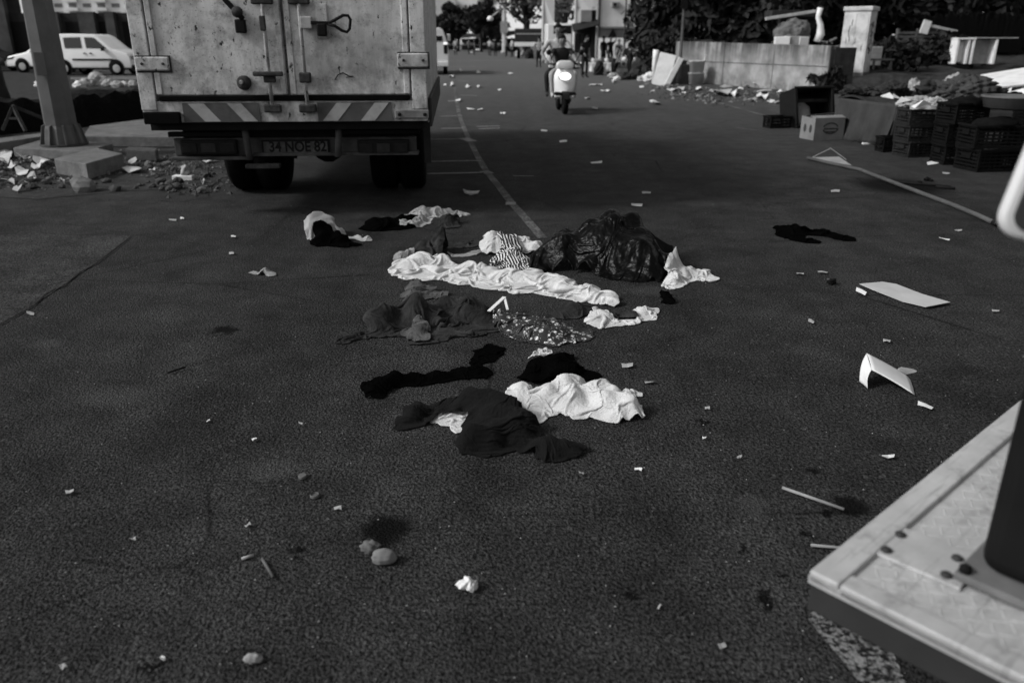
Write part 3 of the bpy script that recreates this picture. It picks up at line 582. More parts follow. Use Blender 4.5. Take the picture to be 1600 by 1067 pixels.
# hinges
for za, zb, yt, yb in ((45, 205, 285, 355), (1348, 1500, 267, 338)):
    x0, z0 = zz(za, yb); x1, z1 = zz(zb, yt); h = MB(); h.box(x0, x1, -.03, -.003, z0, z1); hh = h.build('hinge', TRUCK, truck, .012)
    h = MB(); h.box(x0 + .005, x1 + .012, -.013, -.002, z0 - .016, z1 + .01); h.build('hinge_plate', RUST, hh)
    for zx in (za + 30, zb - 25):
        x, z = zz(zx, (yt + yb) / 2); b = MB(); b.lathe([(.012, 0), (.012, .008), (.006, .012)], 8, Matrix.Translation((x, -.03, z)) @ Matrix.Rotation(R(90), 4, 'X')); b.build('bolt', RUST, hh)
# lock rods, guides, cams, handle
for zt, zb in ((662, 722), (847, 898)):
    x1, z1 = zz(zb, 535, -.04); x0 = x1
    r_ = MB(); r_.tube([(x1, -.04, z1), (x1, -.04, ZT - .15)], .016, 10); r_.build('lock_rod', TRUCK, truck, smooth=True)
    for yy, w, hgt in ((540, .075, .04), (4, .09, .03), (385, .05, .05)):
        x, z = zz(zb if yy > 300 else zt, yy, -.04); b = MB(); b.box(x1 - w, x1 + w, -.062, -.006, z - hgt, z + hgt * .7); b.build('rod_guide', RUST, truck, .012)
    for k in range(7):
        z = z1 + .18 + k * .02 * 9; b = MB()
lv = MB(); x, z = zz(700, 372, -.07); lv.box(x - .13, x + .13, -.085, -.06, z - .018, z + .022); lv.build('latch_lever', RUST, truck, .012)
lv = MB(); x, z = zz(672, 118, -.06); lv.box(x - .025, x + .025, -.07, -.04, z - .06, z + .06); lv.build('rod_clip', RUST, truck, .01)
x0, z0 = zz(860, 115, -.06); x1, z1 = zz(1005, 118, -.06)
hd = MB(); hd.box(x0, x0 + .1, -.075, -.01, z0 - .05, z0 + .05); hd.build('handle_clamp', CHB, truck, .01)
hd = MB(); hd.bar((x0 + .09, -.06, z0), (x1, -.06, z1), .035, .03); hd.build('handle_arm', BLACKM, truck, .006)
lpz = [zz(*p, -.07) for p in ((1000, 118), (1040, 98), (1075, 78), (1100, 80), (1112, 100), (1108, 145), (1095, 162), (1070, 155), (1035, 132), (1000, 122))]
hd = MB(); hd.tube([(x, -.065, z) for x, z in lpz], .013, 8); hd.build('handle_loop', BLACKM, truck, smooth=True)
x, z = zz(970, 95); hd = MB(); hd.box(x - .05, x + .05, -.02, -.004, z - .16, z + .12); hd.build('latch_plate', TRUCK, truck, .01)
x, z = zz(972, 120); hd = MB(); hd.box(x - .04, x + .04, -.09, -.02, z - .1, z - .0); hd.build('latch_catch', BLACKM, truck, .012)
x, z = zz(540, 60); hd = MB(); hd.bar((x - .08, -.03, z + .1), (x + .06, -.03, z - .06), .05, .04); hd.build('broken_latch', BLACKM, truck, .01)
x, z = zz(567, 130); hd = MB(); hd.box(x - .045, x + .045, -.05, -.002, z - .06, z + .05); hd.build('broken_latch', BLACKM, truck, .012)
x, z = zz(552, 62); hd = MB(); hd.lathe([(.045, 0), (.045, .03), (.03, .045)], 14, Matrix.Translation((x, -.03, z)) @ Matrix.Rotation(R(90), 4, 'X')); hd.build('latch_boss', RUST, truck, smooth=True)
x, z = zz(582, 415); hd = MB(); hd.lathe([(.062, -.0), (.062, .02), (.05, .045), (.026, .055)], 18, Matrix.Translation((x, -.002, z)) @ Matrix.Rotation(R(90), 4, 'X')); kb = hd.build('filler_cap', RUST, truck, smooth=True)
hd = MB(); hd.lathe([(.02, 0), (.015, .02)], 10, Matrix.Translation((x - .012, -.055, z + .006)) @ Matrix.Rotation(R(90), 4, 'X')); hd.build('cap_pin', CHB, kb)
# wire scratched loop on the right door
hd = MB(); hd.tube([(zz(*p)[0], -.006, zz(*p)[1]) for p in ((1035, 400), (1050, 375), (1075, 365), (1100, 378), (1128, 382), (1090, 388))], .004, 5); hd.build('bent_wire', BLACKM, truck)
# bumper, lamps, plate
D = .25
DG = mat('grimy_bumper_paint', .065, .8, .4, 8, .3, dirt=.5)
bx0, bz0 = zz(225, 800, D); bx1, bz1 = zz(1455, 790, D); bzt = zz(700, 690, D)[1]
b = MB(); b.box(bx0 + .03, bx1 - .02, D, D + .06, bz0 + .035, bzt); bm_ = b.build('bumper', DG, truck, .008)
b = MB(); b.box(bx0, zz(620, 790, D)[0], D - .05, D + .1, bz0, bz0 + .03); b.build('bumper_rail', DG, truck, .006)
b = MB(); b.box(zz(622, 790, D)[0] + .01, bx1, D - .05, D + .1, bz0 + .03, bz0 + .06); b.build('bumper_rail', DG, truck, .006)
b = MB(); b.box(zz(600, 790, D)[0], zz(770, 790, D)[0], D - .14, D - .055, bz0 - .07, bz0 - .03); b.build('tread_step', RUST, truck, .008)
b = MB(); b.box(zz(200, 660, D)[0], zz(575, 660, D)[0], D - .02, D + .05, zz(300, 685, D)[1], zz(300, 660, D)[1]); b.build('lamp_hood', BLACKM, truck, .006)
b = MB(); b.box(zz(1070, 660, D)[0], zz(1455, 660, D)[0], D - .02, D + .05, zz(1200, 672, D)[1], zz(1200, 650, D)[1]); b.build('lamp_hood', BLACKM, truck, .006)
for a0, a1 in ((265, 540), (1150, 1405)):
    x0, z0 = zz(a0, 780, D - .05); x1, z1 = zz(a1, 700, D - .05)
    b = MB(); b.box(x0, x1, D - .05, D - .002, z0 + .005, z1); lm = b.build('tail_lamp', DARKP, truck, .012)
    for k in range(3):
        w = (x1 - x0) / 3; q = MB(); q.box(x0 + w * k + .02, x0 + w * (k + 1) - .02, D - .058, D - .05, z0 + .03, z1 - .03); q.build('lamp_lens', mat('lens_%d' % (k % 2), (.02, .035)[k % 2], .2, .2, 20, .2), lm, .006)
for za, zb, ya, yb in ((578, 610, 620, 800), (1055, 1050, 620, 785)):
    xa, z_a = zz(za, ya, D - .1); xb, z_b = zz(zb, yb, D - .1); q = MB(); q.tube([(xa, D - .1, z_a + .02), (xb, D - .1, z_b)], .03, 10); q.build('bumper_strut', DG, truck, smooth=True)
x0, z0 = zz(672, 775, D - .02); x1, z1 = zz(1005, 697, D - .02)
q = MB(); q.box(x0, x1, D - .02, D - .002, z0, z1); pf = q.build('plate_frame', DARKP, truck, .004)
q = MB(); q.box(x0 + .02, x1 - .02, D - .024, D - .02, z0 + .02, z1 - .02); np_ = q.build('number_plate', mat('plate_grey', .1, .5, .3, 12, .1, dirt=.6), truck)
fc = bpy.data.curves.new('plate_text', 'FONT'); fc.body = '34 NOE 82'; fc.align_x = 'CENTER'; fc.align_y = 'CENTER'; fc.size = (z1 - z0) * .95; fc.extrude = .001; fc.offset = .004
fo = bpy.data.objects.new('plate_text_source', fc); COL.objects.link(fo); bpy.context.view_layer.update()
tm = bpy.data.meshes.new_from_object(fo.evaluated_get(bpy.context.evaluated_depsgraph_get())); bpy.data.objects.remove(fo)
to = link('plate_lettering', tm, mat('plate_black', .008, .5, .2, 9, 0), np_); to.location = ((x0 + x1) / 2 + .02, D - .0255, (z0 + z1) / 2); to.rotation_euler = (R(90), 0, 0)
wd = max(v.co.x for v in tm.vertices) - min(v.co.x for v in tm.vertices); to.scale = ((x1 - x0 - .1) / wd, 1, 1)
# mudguard strip on the right flank, chassis, wheels
q = MB(); q.box(HWt - .04, HWt + .02, .03, .06, bz0 - .02, ZB); q.build('side_marker_bracket', BLACKM, truck)
q = MB(); q.box(HWt + .006, HWt + .035, .25, 5.0, ZB - .06, ZB + .2); q.build('side_rail', DG, truck, .01)
for sx in (-.42, .42):
    q = MB(); q.box(sx - .05, sx + .05, .4, 6.6, .62, .85); q.build('chassis_rail', BLACKM, truck)
q = MB(); q.box(-HWt + .02, HWt - .02, .08, 5.15, ZB - .06, ZB + .015); q.build('bed_frame', BLACKM, truck)
q = MB(); q.box(bx0 + .1, bx1 - .05, D + .07, D + .12, bz0 + .1, ZB - .061); q.build('added_dark_panel', BLACKM, truck)  # black cross panel added to darken the gap behind the bumper
xw0 = tl(348, 285, 1.0)[0]; xw1 = tl(438, 285, 1.0)[0]; ya = 1.55; wr = .47
tyre_y = (TI @ gnd(395, 297)).y
ya = tyre_y + .08
def wheel(x0, x1):
    q = MB(); Mx = Matrix.Translation((x0, ya, wr)) @ Matrix.Rotation(R(90), 4, 'Y')
    w = x1 - x0; q.lathe([(wr * .55, 0), (wr * .93, .01), (wr, .05), (wr, w * .44), (wr * .9, w * .47), (wr * .9, w * .53), (wr, w * .56), (wr, w - .05), (wr * .93, w - .01), (wr * .55, w)], 32, Mx)
    t_ = q.build('tyre', RUBBER, truck, smooth=True)
    q = MB(); q.lathe([(wr * .54, .03), (wr * .54, w - .03), (.1, w - .06), (.1, .06)], 20, Mx, cap=False); q.build('rim', BLACKM, t_)
xa, xb = tl(350, 280, ya - wr)[0], tl(439, 280, ya - wr)[0]
wheel(xa, xb); xc = tl(664, 280, ya - wr)[0]; wheel(xc - (xb - xa), xc)
q = MB(); q.tube([(xa, ya, wr), (xc, ya, wr)], .07, 10); q.tube([((xa + xc) / 2, ya - .14, wr), ((xa + xc) / 2, ya + .14, wr)], .17, 12); q.build('axle', BLACKM, truck)
for xm in ((xa + xb) / 2, xc - (xb - xa) / 2):
    q = MB(); q.box(xm - .28, xm + .28, ya + wr + .1, ya + wr + .13, .25, .9); q.build('mudflap', RUBBER, truck)
q = MB(); q.box(-1.05, 1.05, 5.35, 7.0, .55, 2.45); q.build('cab', TRUCK, truck, .12)
for sx in (-.85, .85):
    q = MB(); q.lathe([(wr * .6, -.12), (wr, -.1), (wr, .1), (wr * .6, .12)], 24, Matrix.Translation((sx, 5.9, wr)) @ Matrix.Rotation(R(90), 4, 'Y')); q.build('tyre', RUBBER, truck, smooth=True)

# ================================================================== CART PLATFORM in the lower right corner
PZ = .55
C0, A0, B0 = gnd(1265, 890, PZ), gnd(1575, 640, PZ), gnd(1600, 1062, PZ)
pr = math.atan2(A0.y - C0.y, A0.x - C0.x)
cart = thing('flatbed_cart', 'pale metal cart platform with black post at the lower right corner', 'cart', (C0.x, C0.y, 0), pr)
CM = (Matrix.Translation((C0.x, C0.y, 0)) @ Matrix.Rotation(pr, 4, 'Z')); CI = CM.inverted()
def ct(px, py, z=PZ): p = CI @ gnd(px, py, z); return p.x, p.y      # +x along the far edge, -y along the near edge
LX, LY = 1.75, 1.1
q = MB(); q.box(.0, LX, -LY, 0, PZ - .03, PZ - .012); q.build('deck', ALU, cart)
for bx in ((0, LX, -.062, 0), (0, .05, -LY, -.064), (LX - .05, LX, -LY, -.064), (.052, LX - .052, -LY, -LY + .05)):
    q = MB(); q.box(bx[0], bx[1], bx[2], bx[3], PZ - .028, PZ); q.build('edge_trim', ALU, cart, .004)
FAS = mat('grey_fascia', .03, .5, .2, 5, .1)
q = MB(); q.box(.004, .03, -LY, -.004, PZ - .095, PZ - .0285); q.build('fascia', FAS, cart, .004)
q = MB(); q.box(.032, LX, -.03, -.004, PZ - .095, PZ - .0285); q.build('fascia', FAS, cart, .004)
# raised tread bars
q = MB(); k = 0
for i in range(60):
    for j in range(36):
        x = .08 + i * .028; y = -.09 - j * .027
        if x > LX - .07 or y < -LY + .07: continue
        a = R(32) if (i + j) % 2 else R(-58)
        M = Matrix.Translation((x, y, PZ - .012)) @ Matrix.Rotation(a, 4, 'Z'); l_ = .02; h_ = .0013
        n = len(q.v)
        q.add([M @ Vector(p) for p in ((-l_, 0, 0), (0, -.0028, 0), (l_, 0, 0), (0, .0028, 0), (-l_ * .6, 0, h_), (l_ * .6, 0, h_))], [(0, 1, 4), (1, 5, 4), (1, 2, 5), (2, 3, 5), (3, 4, 5), (3, 0, 4)])
tag(q.build('tread_pattern', ALU, cart), kind='stuff')
pts = [ct(*p) for p in ((1351, 853), (1408, 819), (1535, 868), (1501, 917))]
q = MB(); q.prism(pts, PZ - .011, PZ - .003, 'z'); q.build('strap_plate', ALU, cart, .002)
for p in ((1407, 834), (1385, 858), (1496, 871), (1479, 897)):
    x, y = ct(*p); q = MB(); q.lathe([(.0115, 0), (.0115, .004), (.008, .007), (.003, .008)], 12, Matrix.Translation((x, y, PZ - .003))); q.build('bolt', mat('bolt_steel', .03, .5, .3, 20, .1), cart, smooth=True)
px_, py_ = ct(1568, 892)
q = MB(); q.box(px_ - .10, px_ + .17, py_ - .15, py_ + .06, PZ - .002, PZ + .016); bp = q.build('base_plate', mat('base_plate_grey', .12, .5, .3, 9, .1), cart, .004)
q = MB(); q.box(px_ - .065, px_ + .11, py_ - .14, py_ + .035, PZ + .017, 1.75); q.build('post', mat('black_sleeve', .006, .7, .3, 5, .4, 14, spec=.12), cart, .035, seg=4)
for dx, dy in ((-.085, .045), (-.085, -.12)):
    q = MB(); q.lathe([(.012, 0), (.012, .012), (.006, .016)], 8, Matrix.Translation((px_ + dx, py_ + dy, PZ + .016))); q.build('bolt', BLACKM, cart)
# mirror on an arm from the post
mc = at(1654, 286, 1.28); ml = CI @ mc
def rr(hw, hh, r, n=6):
    P = []
    for cx, cy, a0 in ((hw - r, hh - r, 0), (-hw + r, hh - r, 90), (-hw + r, -hh + r, 180), (hw - r, -hh + r, 270)):
        for k in range(n + 1): a = R(a0 + 90 * k / n); P.append((cx + r * math.cos(a), cy + r * math.sin(a)))
    return P
Mm = Matrix.Translation(ml) @ Matrix.Rotation(-pr - R(8), 4, 'Z') @ Matrix.Rotation(R(10), 4, 'Y')
q = MB(); sc = 1.28 * 1.0
hw, hh = .062, .1
prof = [(hw, .0), (hw * 1.0, -.012)]
q.prism(rr(hw, hh, .04), 0, .028, 'y', Mm); mi = q.build('mirror_shell', mat('white_mirror_shell', .62, .35, .05, 5, 0, spec=.5), cart, .01, True, 4)
q = MB(); q.prism(rr(hw - .016, hh - .016, .028), -.004, .001, 'y', Mm); q.build('mirror_glass', mat('mirror_glass', .05, .25, .1, 3, 0, spec=.5), cart)
q = MB(); q.tube([Mm @ Vector((.03, .03, 0)), Mm @ Vector((.08, .06, .0)), (px_ + .02, py_ - .05, ml.z + .02)], .012, 8); q.build('mirror_arm', BLACKM, cart, smooth=True)
q = MB(); q.lathe([(.12, -.05), (.21, -.045), (.215, 0), (.21, .045), (.12, .05)], 28, Matrix.Translation((.5, -.45, .216)) @ Matrix.Rotation(R(90), 4, 'X')); cw = q.build('wheel', RUBBER, cart, smooth=True)
q = MB(); q.lathe([(.12, -.03), (.03, -.05), (.03, .05), (.12, .03)], 16, Matrix.Translation((.5, -.45, .216)) @ Matrix.Rotation(R(90), 4, 'X')); q.build('hub', BLACKM, cw)
q = MB(); q.box(.1, LX - .1, -.95, -.9, .4, PZ - .031); q.box(.1, LX - .1, -.3, -.25, .4, PZ - .031); q.tube([(.5, -.9, .216), (.5, -.28, .216)], .025, 8); q.bar((.5, -.92, .2), (.5, -.92, .45), .05, .05); q.bar((.5, -.28, .2), (.5, -.28, .45), .05, .05); q.build('underframe', BLACKM, cart)

# ================================================================== LEFT SIDE: lamp mast, slabs, sheeting heap, cars, building
pb = gnd(101, 226, .16); 
mast = thing('lamp_mast', 'thick eight-sided galvanised lamp mast on the left', 'lamp mast', (pb.x, pb.y, .15), R(12))
pp = ppm(pb); r0 = 24 / pp; 
q = MB(); q.lathe([(r0 * 1.0, 0.03), (r0 * .86, 2.2), (r0 * .5, 9.0)], 8); q.build('pole', GALV, mast)
q = MB(); q.lathe([(r0 * 1.42, 0), (r0 * 1.42, .03)], 20); q.build('base_plate', CONCD, mast, .004)
q = MB(); q.lathe([(r0 * 1.22, .031), (r0 * 1.18, .1), (r0 * 1.06, .24), (r0 * .99, .28)], 8, cap=False); q.build('skirt', GALV, mast)
for k in range(8):
    a = k * math.tau / 8 + .39; c, s = math.cos(a), math.sin(a)
    q = MB(); Mg = Matrix.Rotation(a, 4, 'Z'); q.prism([(r0 * .9, .031), (r0 * 1.38, .031), (r0 * 1.34, .08), (r0 * 1.1, .28), (r0 * .9, .3)], -.014, .014, 'y', Mg); q.build('gusset', GALV, mast, .003)
q = MB(); q.box(-r0 * .5, r0 * .1, -r0 * .97, -r0 * .9, .95, 1.25); q.build('access_hatch', GALV, mast, .004)
def slab(name, label, pix, z0, z1, m, cat='slab', bev=.012):
    P = [gnd(*p, z1) for p in pix]; c = sum(P, Vector()) / len(P); q = MB(); q.prism([(p.x - c.x, p.y - c.y) for p in P], z0, z1, 'z'); o = q.build(name, m, None, bev); o.location = (c.x, c.y, 0); return tag(o, label, cat)
slab('concrete_plinth', 'flat square concrete plinth under the lamp mast', [(20, 231), (135, 237), (176, 224), (70, 217)], .02, .15, CONC)
slab('kerb_block', 'loose concrete kerb block tipped in front of the lamp mast', [(84, 248), (134, 256), (192, 240), (150, 231)], .01, .2, CONC)
slab('dark_kerb_block', 'dark broken kerb stone right of the tipped block', [(196, 234), (243, 236), (246, 231), (200, 229)], .02, .16, CONCD)
slab('raised_pavement', 'raised concrete pavement island behind the lamp mast', [(130, 213), (260, 214), (360, 214), (330, 185), (228, 186), (140, 197)], .01, .17, CONC, 'pavement')
slab('kerb', 'long pale kerb running left from the lamp mast', [(-120, 240), (0, 223), (66, 213), (66, 208), (0, 216), (-120, 232)], .01, .16, CONC, 'kerb')
# long heap under black sheeting: ridge with rough top
def ridge(name, label, cat, pix, w, h, m, seed, n=90, k=14, rough=.3):
    P = [gnd(*p) for p in pix]; L = [0]
    for a, b in zip(P, P[1:]): L.append(L[-1] + (b - a).length)
    vs = []; r = np.random.default_rng(seed)
    for i in range(n + 1):
        s = L[-1] * i / n; j = max(x for x in range(len(L) - 1) if L[x] <= s + 1e-9); t = (s - L[j]) / (L[j+1] - L[j]); p = P[j].lerp(P[j+1], t); d = (P[j+1] - P[j]).normalized(); nn = Vector((-d.y, d.x, 0))
        for q_ in range(k + 1):
            u = q_ / k; prof = min(1, math.sin(math.pi * u) * 1.7)
            vs.append((p + nn * (u * w), prof))
    A = np.array([[v[0].x, v[0].y, 0] for v in vs]); nz = noise3(A * 1.6, seed) * .5 + noise3(A * 5, seed + 1) * .35 + noise3(A * 14, seed + 2) * .2
    V = [(v[0].x, v[0].y, v[1] * h * (1 + rough * z)) for v, z in zip(vs, nz)]
    o3 = V[len(V) // 2]; V = [(x - o3[0], y - o3[1], z) for x, y, z in V]
    fs = [(i*(k+1)+j, (i+1)*(k+1)+j, (i+1)*(k+1)+j+1, i*(k+1)+j+1) for i in range(n) for j in range(k)]
    me = bpy.data.meshes.new(name); me.from_pydata(V, [], fs); me.update(); o = link(name, me, m, None, smooth=False); o.location = (o3[0], o3[1], 0)
    return tag(o, label, cat)
SHEET = mat('black_sheeting', .0035, .8, .5, 8, .7, 16, spec=.05, bdist=.05)
ridge('sheeted_heap', 'low heap under black sheeting behind the lamp mast', 'heap', [(-160, 240), (0, 212), (110, 202), (222, 190), (300, 184)], 1.6, .52, SHEET, 5)
ridge('rubble_bank', 'low bank of dark rubble beyond the black sheeting', 'rubble', [(110, 160), (170, 158), (225, 160)], 1.2, .3, SOILD, 8, 50)
# trestle lying in front of the sheeting at the far left
q = MB(); a, b, c = at(4, 204, 11.6), at(20, 166, 11.7), at(40, 205, 11.6)
q.bar(a, b, .04, .04); q.bar(b, c, .04, .04); q.bar((a + b) / 2, (b + c) / 2, .03, .03); q.bar(b, b + Vector((.25, 1.2, -.5)), .04, .04)
o3 = a.copy(); q.v = [(x - o3.x, y - o3.y, z - o3.z) for x, y, z in q.v]; o = q.build('trestle', mat('old_timber', .05, .9, .4, 8, .4), None); o.location = o3; tag(o, 'broken timber trestle leaning on the black sheeting at far left', 'trestle')
# parked cars
def car(name, label, cat, prof, length, width, paint, loc, rz, wheels, wr, wins, extra=None, group=None):
    t = thing(name, label, cat, loc, rz, group)
    P = [(x * length, z) for x, z in prof]
    q = MB(); n = len(P); vs = []
    for yy, sc_ in ((-width / 2, 0), (-width / 2 + .0, 0), (width / 2, 0)): pass
    zt = max(z for _, z in P)
    def ring(y, ins): return [(x, y * (1 - .13 * max(0, (z - .95)) / max(.1, zt - .95)), z) for x, z in P]
    V = ring(-width / 2, 0) + ring(-width / 6, 0) + ring(width / 6, 0) + ring(width / 2, 0)
    fs = [tuple(range(n))] + [tuple(range(4*n-1, 3*n-1, -1))]
    for r_ in range(3): fs += [(r_*n+i, r_*n+(i+1) % n, (r_+1)*n+(i+1) % n, (r_+1)*n+i) for i in range(n)]
    q.add(V, fs); body = q.build('body', paint, t, .06, True, 3)
    for sgn in (-1, 1):
        for poly in wins:
            q = MB(); pl_ = [(x * length, z) for x, z in poly]
            def Y(z): return sgn * (width / 2 * (1 - .13 * max(0, z - .95) / max(.1, zt - .95)) + .008)
            vs = [(x, Y(z), z) for x, z in pl_] + [(x, Y(z) - sgn * .04, z) for x, z in pl_]; k = len(pl_)
            q.add(vs, [tuple(range(k)), tuple(range(2*k-1, k-1, -1))] + [(i, i+k, (i+1) % k+k, (i+1) % k) for i in range(k)]); q.build('window', GLASS, t)
        for wx in wheels:
            Mx = Matrix.Translation((wx * length, sgn * (width / 2 - .08), wr)) @ Matrix.Rotation(R(90), 4, 'X')
            q = MB(); q.lathe([(wr * .6, -.1), (wr * .95, -.1), (wr, -.06), (wr, .06), (wr * .95, .1), (wr * .6, .1)], 24, Mx); ty = q.build('wheel', RUBBER, t, smooth=True)
            q = MB(); q.lathe([(wr * .58, -.104), (wr * .3, -.115), (.02, -.11), (.02, .11), (wr * .3, .115), (wr * .58, .104)], 12, Mx); q.build('hubcap', mat('hubcap', .4, .4, .2, 20, .1, metal=.3), ty)
            q = MB(); q.lathe([(wr * 1.22, -.03), (wr * 1.22, .03)], 24, Matrix.Translation((wx * length, sgn * (width / 2 - .022), wr + .03)) @ Matrix.Rotation(R(90), 4, 'X')); q.build('wheel_arch', BLACKM, t)
    if extra: extra(t, length, width)
    return t
van_prof = [(0, .32), (0, .75), (.005, 1.15), (.02, 1.7), (.05, 1.8), (.30, 1.83), (.58, 1.8), (.64, 1.72), (.78, 1.2), (.83, 1.12), (.95, 1.0), (.99, .84), (1, .6), (1, .32)]
def vx(t, L, W):
    for sgn in (-1, 1):
        q = MB(); q.box(.32 * L, .8 * L, sgn * (W/2 + .012) - .012, sgn * (W/2 + .012) + .012, .66, .74); q.build('rub_strip', DARKP, t, .006)
        for hx in (.46, .53):
            q = MB(); q.box(hx * L, hx * L + .13, sgn * (W/2 + .02) - .014, sgn * (W/2 + .02) + .014, .95, 1.0); q.build('door_handle', DARKP, t, .006)
        q = MB(); q.box(.965 * L, 1.003 * L, sgn * (W/2 - .2) - .14, sgn * (W/2 - .2) + .14, .72, .88); q.build('headlight', mat('lamp_glass', .3, .1, .1, 4, 0), t, .02)
        q = MB(); q.box(.69 * L, .72 * L, sgn * (W/2 + .1) - .09, sgn * (W/2 + .1) + .09, 1.08, 1.24); q.build('wing_mirror', DARKP, t, .02)
    q = MB(); q.box(-.02, 1.01 * L, -W/2 + .02, W/2 - .02, .28, .46); q.build('bumper', DARKP, t, .03)
vd = 30.0; vl = at(118, 112, vd); vscale = ppm((0, vd, .6))
v0 = gnd(84, 116); car('parked_van', 'white passenger van with side rubbing strip parked beyond the mast', 'van', van_prof, 4.15, 1.72, CARW, (at(202, 112, 40.5).x - 3.40, 40.5, 0), R(-4), (.21, .82), .31,
    [[(.04, 1.22), (.05, 1.62), (.19, 1.66), (.20, 1.2)], [(.25, 1.2), (.24, 1.66), (.44, 1.68), (.45, 1.2)], [(.50, 1.2), (.485, 1.68), (.60, 1.66), (.74, 1.18)]], vx)
hp = [(0, .3), (0, .62), (.03, .78), (.12, .86), (.27, .98), (.42, 1.38), (.52, 1.45), (.8, 1.42), (.95, 1.05), (1, .9), (1, .3)]
def hx(t, L, W):
    for sgn in (-1, 1):
        q = MB(); q.prism([(.005 * L, .62), (.02 * L, .70), (.12 * L, .78), (.09 * L, .66)], sgn * (W/2 - .03) - .04, sgn * (W/2 - .03) + .04, 'y'); q.build('headlight', mat('headlamp_dark', .06, .1, .1, 4, 0), t)
    q = MB(); q.box(-.02, .03, -W/2 + .1, W/2 - .1, .3, .5); q.build('bumper', CARW, t, .03)
car('parked_hatchback', 'white hatchback nose showing left of the lamp mast', 'car', hp, 4.0, 1.7, CARW, (at(30, 113, 43.5).x, 43.5, 0), R(-3), (.2, .8), .31, [[(.32, 1.0), (.43, 1.34), (.52, 1.38), (.55, 1.0)], [(.58, 1.0), (.56, 1.38), (.78, 1.36), (.88, 1.0)]], hx)
dk = car('dark_parked_car', 'black parked car cut off by the left edge', 'car', hp, 4.2, 1.75, CARB, (at(26, 105, 45).x, 45.0, 0), R(172), (.2, .8), .31, [[(.32, 1.0), (.43, 1.34), (.52, 1.38), (.55, 1.0)], [(.58, 1.0), (.56, 1.38), (.78, 1.36), (.88, 1.0)]], hx)
# building behind the cars
bl = thing('yard_wall', 'high dark yard wall with concrete piers behind the parked van', 'wall', (at(100, 80, 47).x, 47, 0), R(-2))
DW = mat('dark_render', .03, .9, .4, 1.5, .3, dirt=.4); PW = mat('grey_render', .065, .9, .3, 1.5, .3, dirt=.3)
q = MB(); q.box(-30, 12, .3, .6, 0, 2.95); q.build('wall_panel', DW, bl)
for k, (xa, w) in enumerate(((-13, .9), (-8.5, .8), (-4.2, 1.3), (-1.0, 1.0), (1.1, .9), (2.6, .5), (6, .8))):
    q = MB(); q.box(xa, xa + w, 0, .32, 0, 3.0 if k > 2 else 6); q.build('pier', PW, bl, .01)
for xa, xb in ((-3.0, -1.6), (.2, 1.0), (2.1, 2.55), (3.4, 5.6)):
    q = MB(); q.box(xa, xb, .24, .31, 0, 2.5); q.build('doorway', mat('shadow_black', .006, .9, .2, 4, 0), bl)
q = MB(); q.box(-30, -2.7, .62, 1.2, 0, 6.5); q.build('back_building', DW, bl)
# pale apartment block far behind it
ab0, ab1 = at(60, 20, 325), at(260, 20, 325)
ab = thing('apartment_block', 'pale apartment block with rows of balconies rising above the yard wall', 'building', (ab0.x, 325, 0)); W_ = ab1.x - ab0.x
AP = mat('apartment_render', .72, .8, .1, .2, 0); APW = mat('apartment_window', .16, .4, .3, .5, 0)
q = MB(); q.box(0, W_, 0, 14, -2, 42); q.build('wall', AP, ab)
for fl in range(3, 9):
    z = 3.0 * fl
    for k in range(9):
        xk = W_ * (k + .5) / 9; q = MB(); q.box(xk - 1.5, xk + 1.5, -.1, .05, z + 1.1, z + 2.5); q.build('window', APW, ab)
        if k % 2 == 0:
            q = MB(); q.box(xk - 2.3, xk + 2.3, -1.3, -.05, z - .1, z + .95); q.build('balcony', AP, ab)
# kerb far left and median
slab('far_kerb', 'thin pale kerb in front of the parked van', [(110, 124), (330, 124), (330, 121), (110, 121)], .01, .12, CONC, 'kerb')
q = MB(); q.lathe([(.42, 0), (.34, .5), (.3, 1.2), (.26, 5)], 10); o = q.build('dark_pillar', DW, None, smooth=True); p = gnd(-8, 168); o.location = p; tag(o, 'dark pillar at the left edge beyond the sheeting', 'pillar')
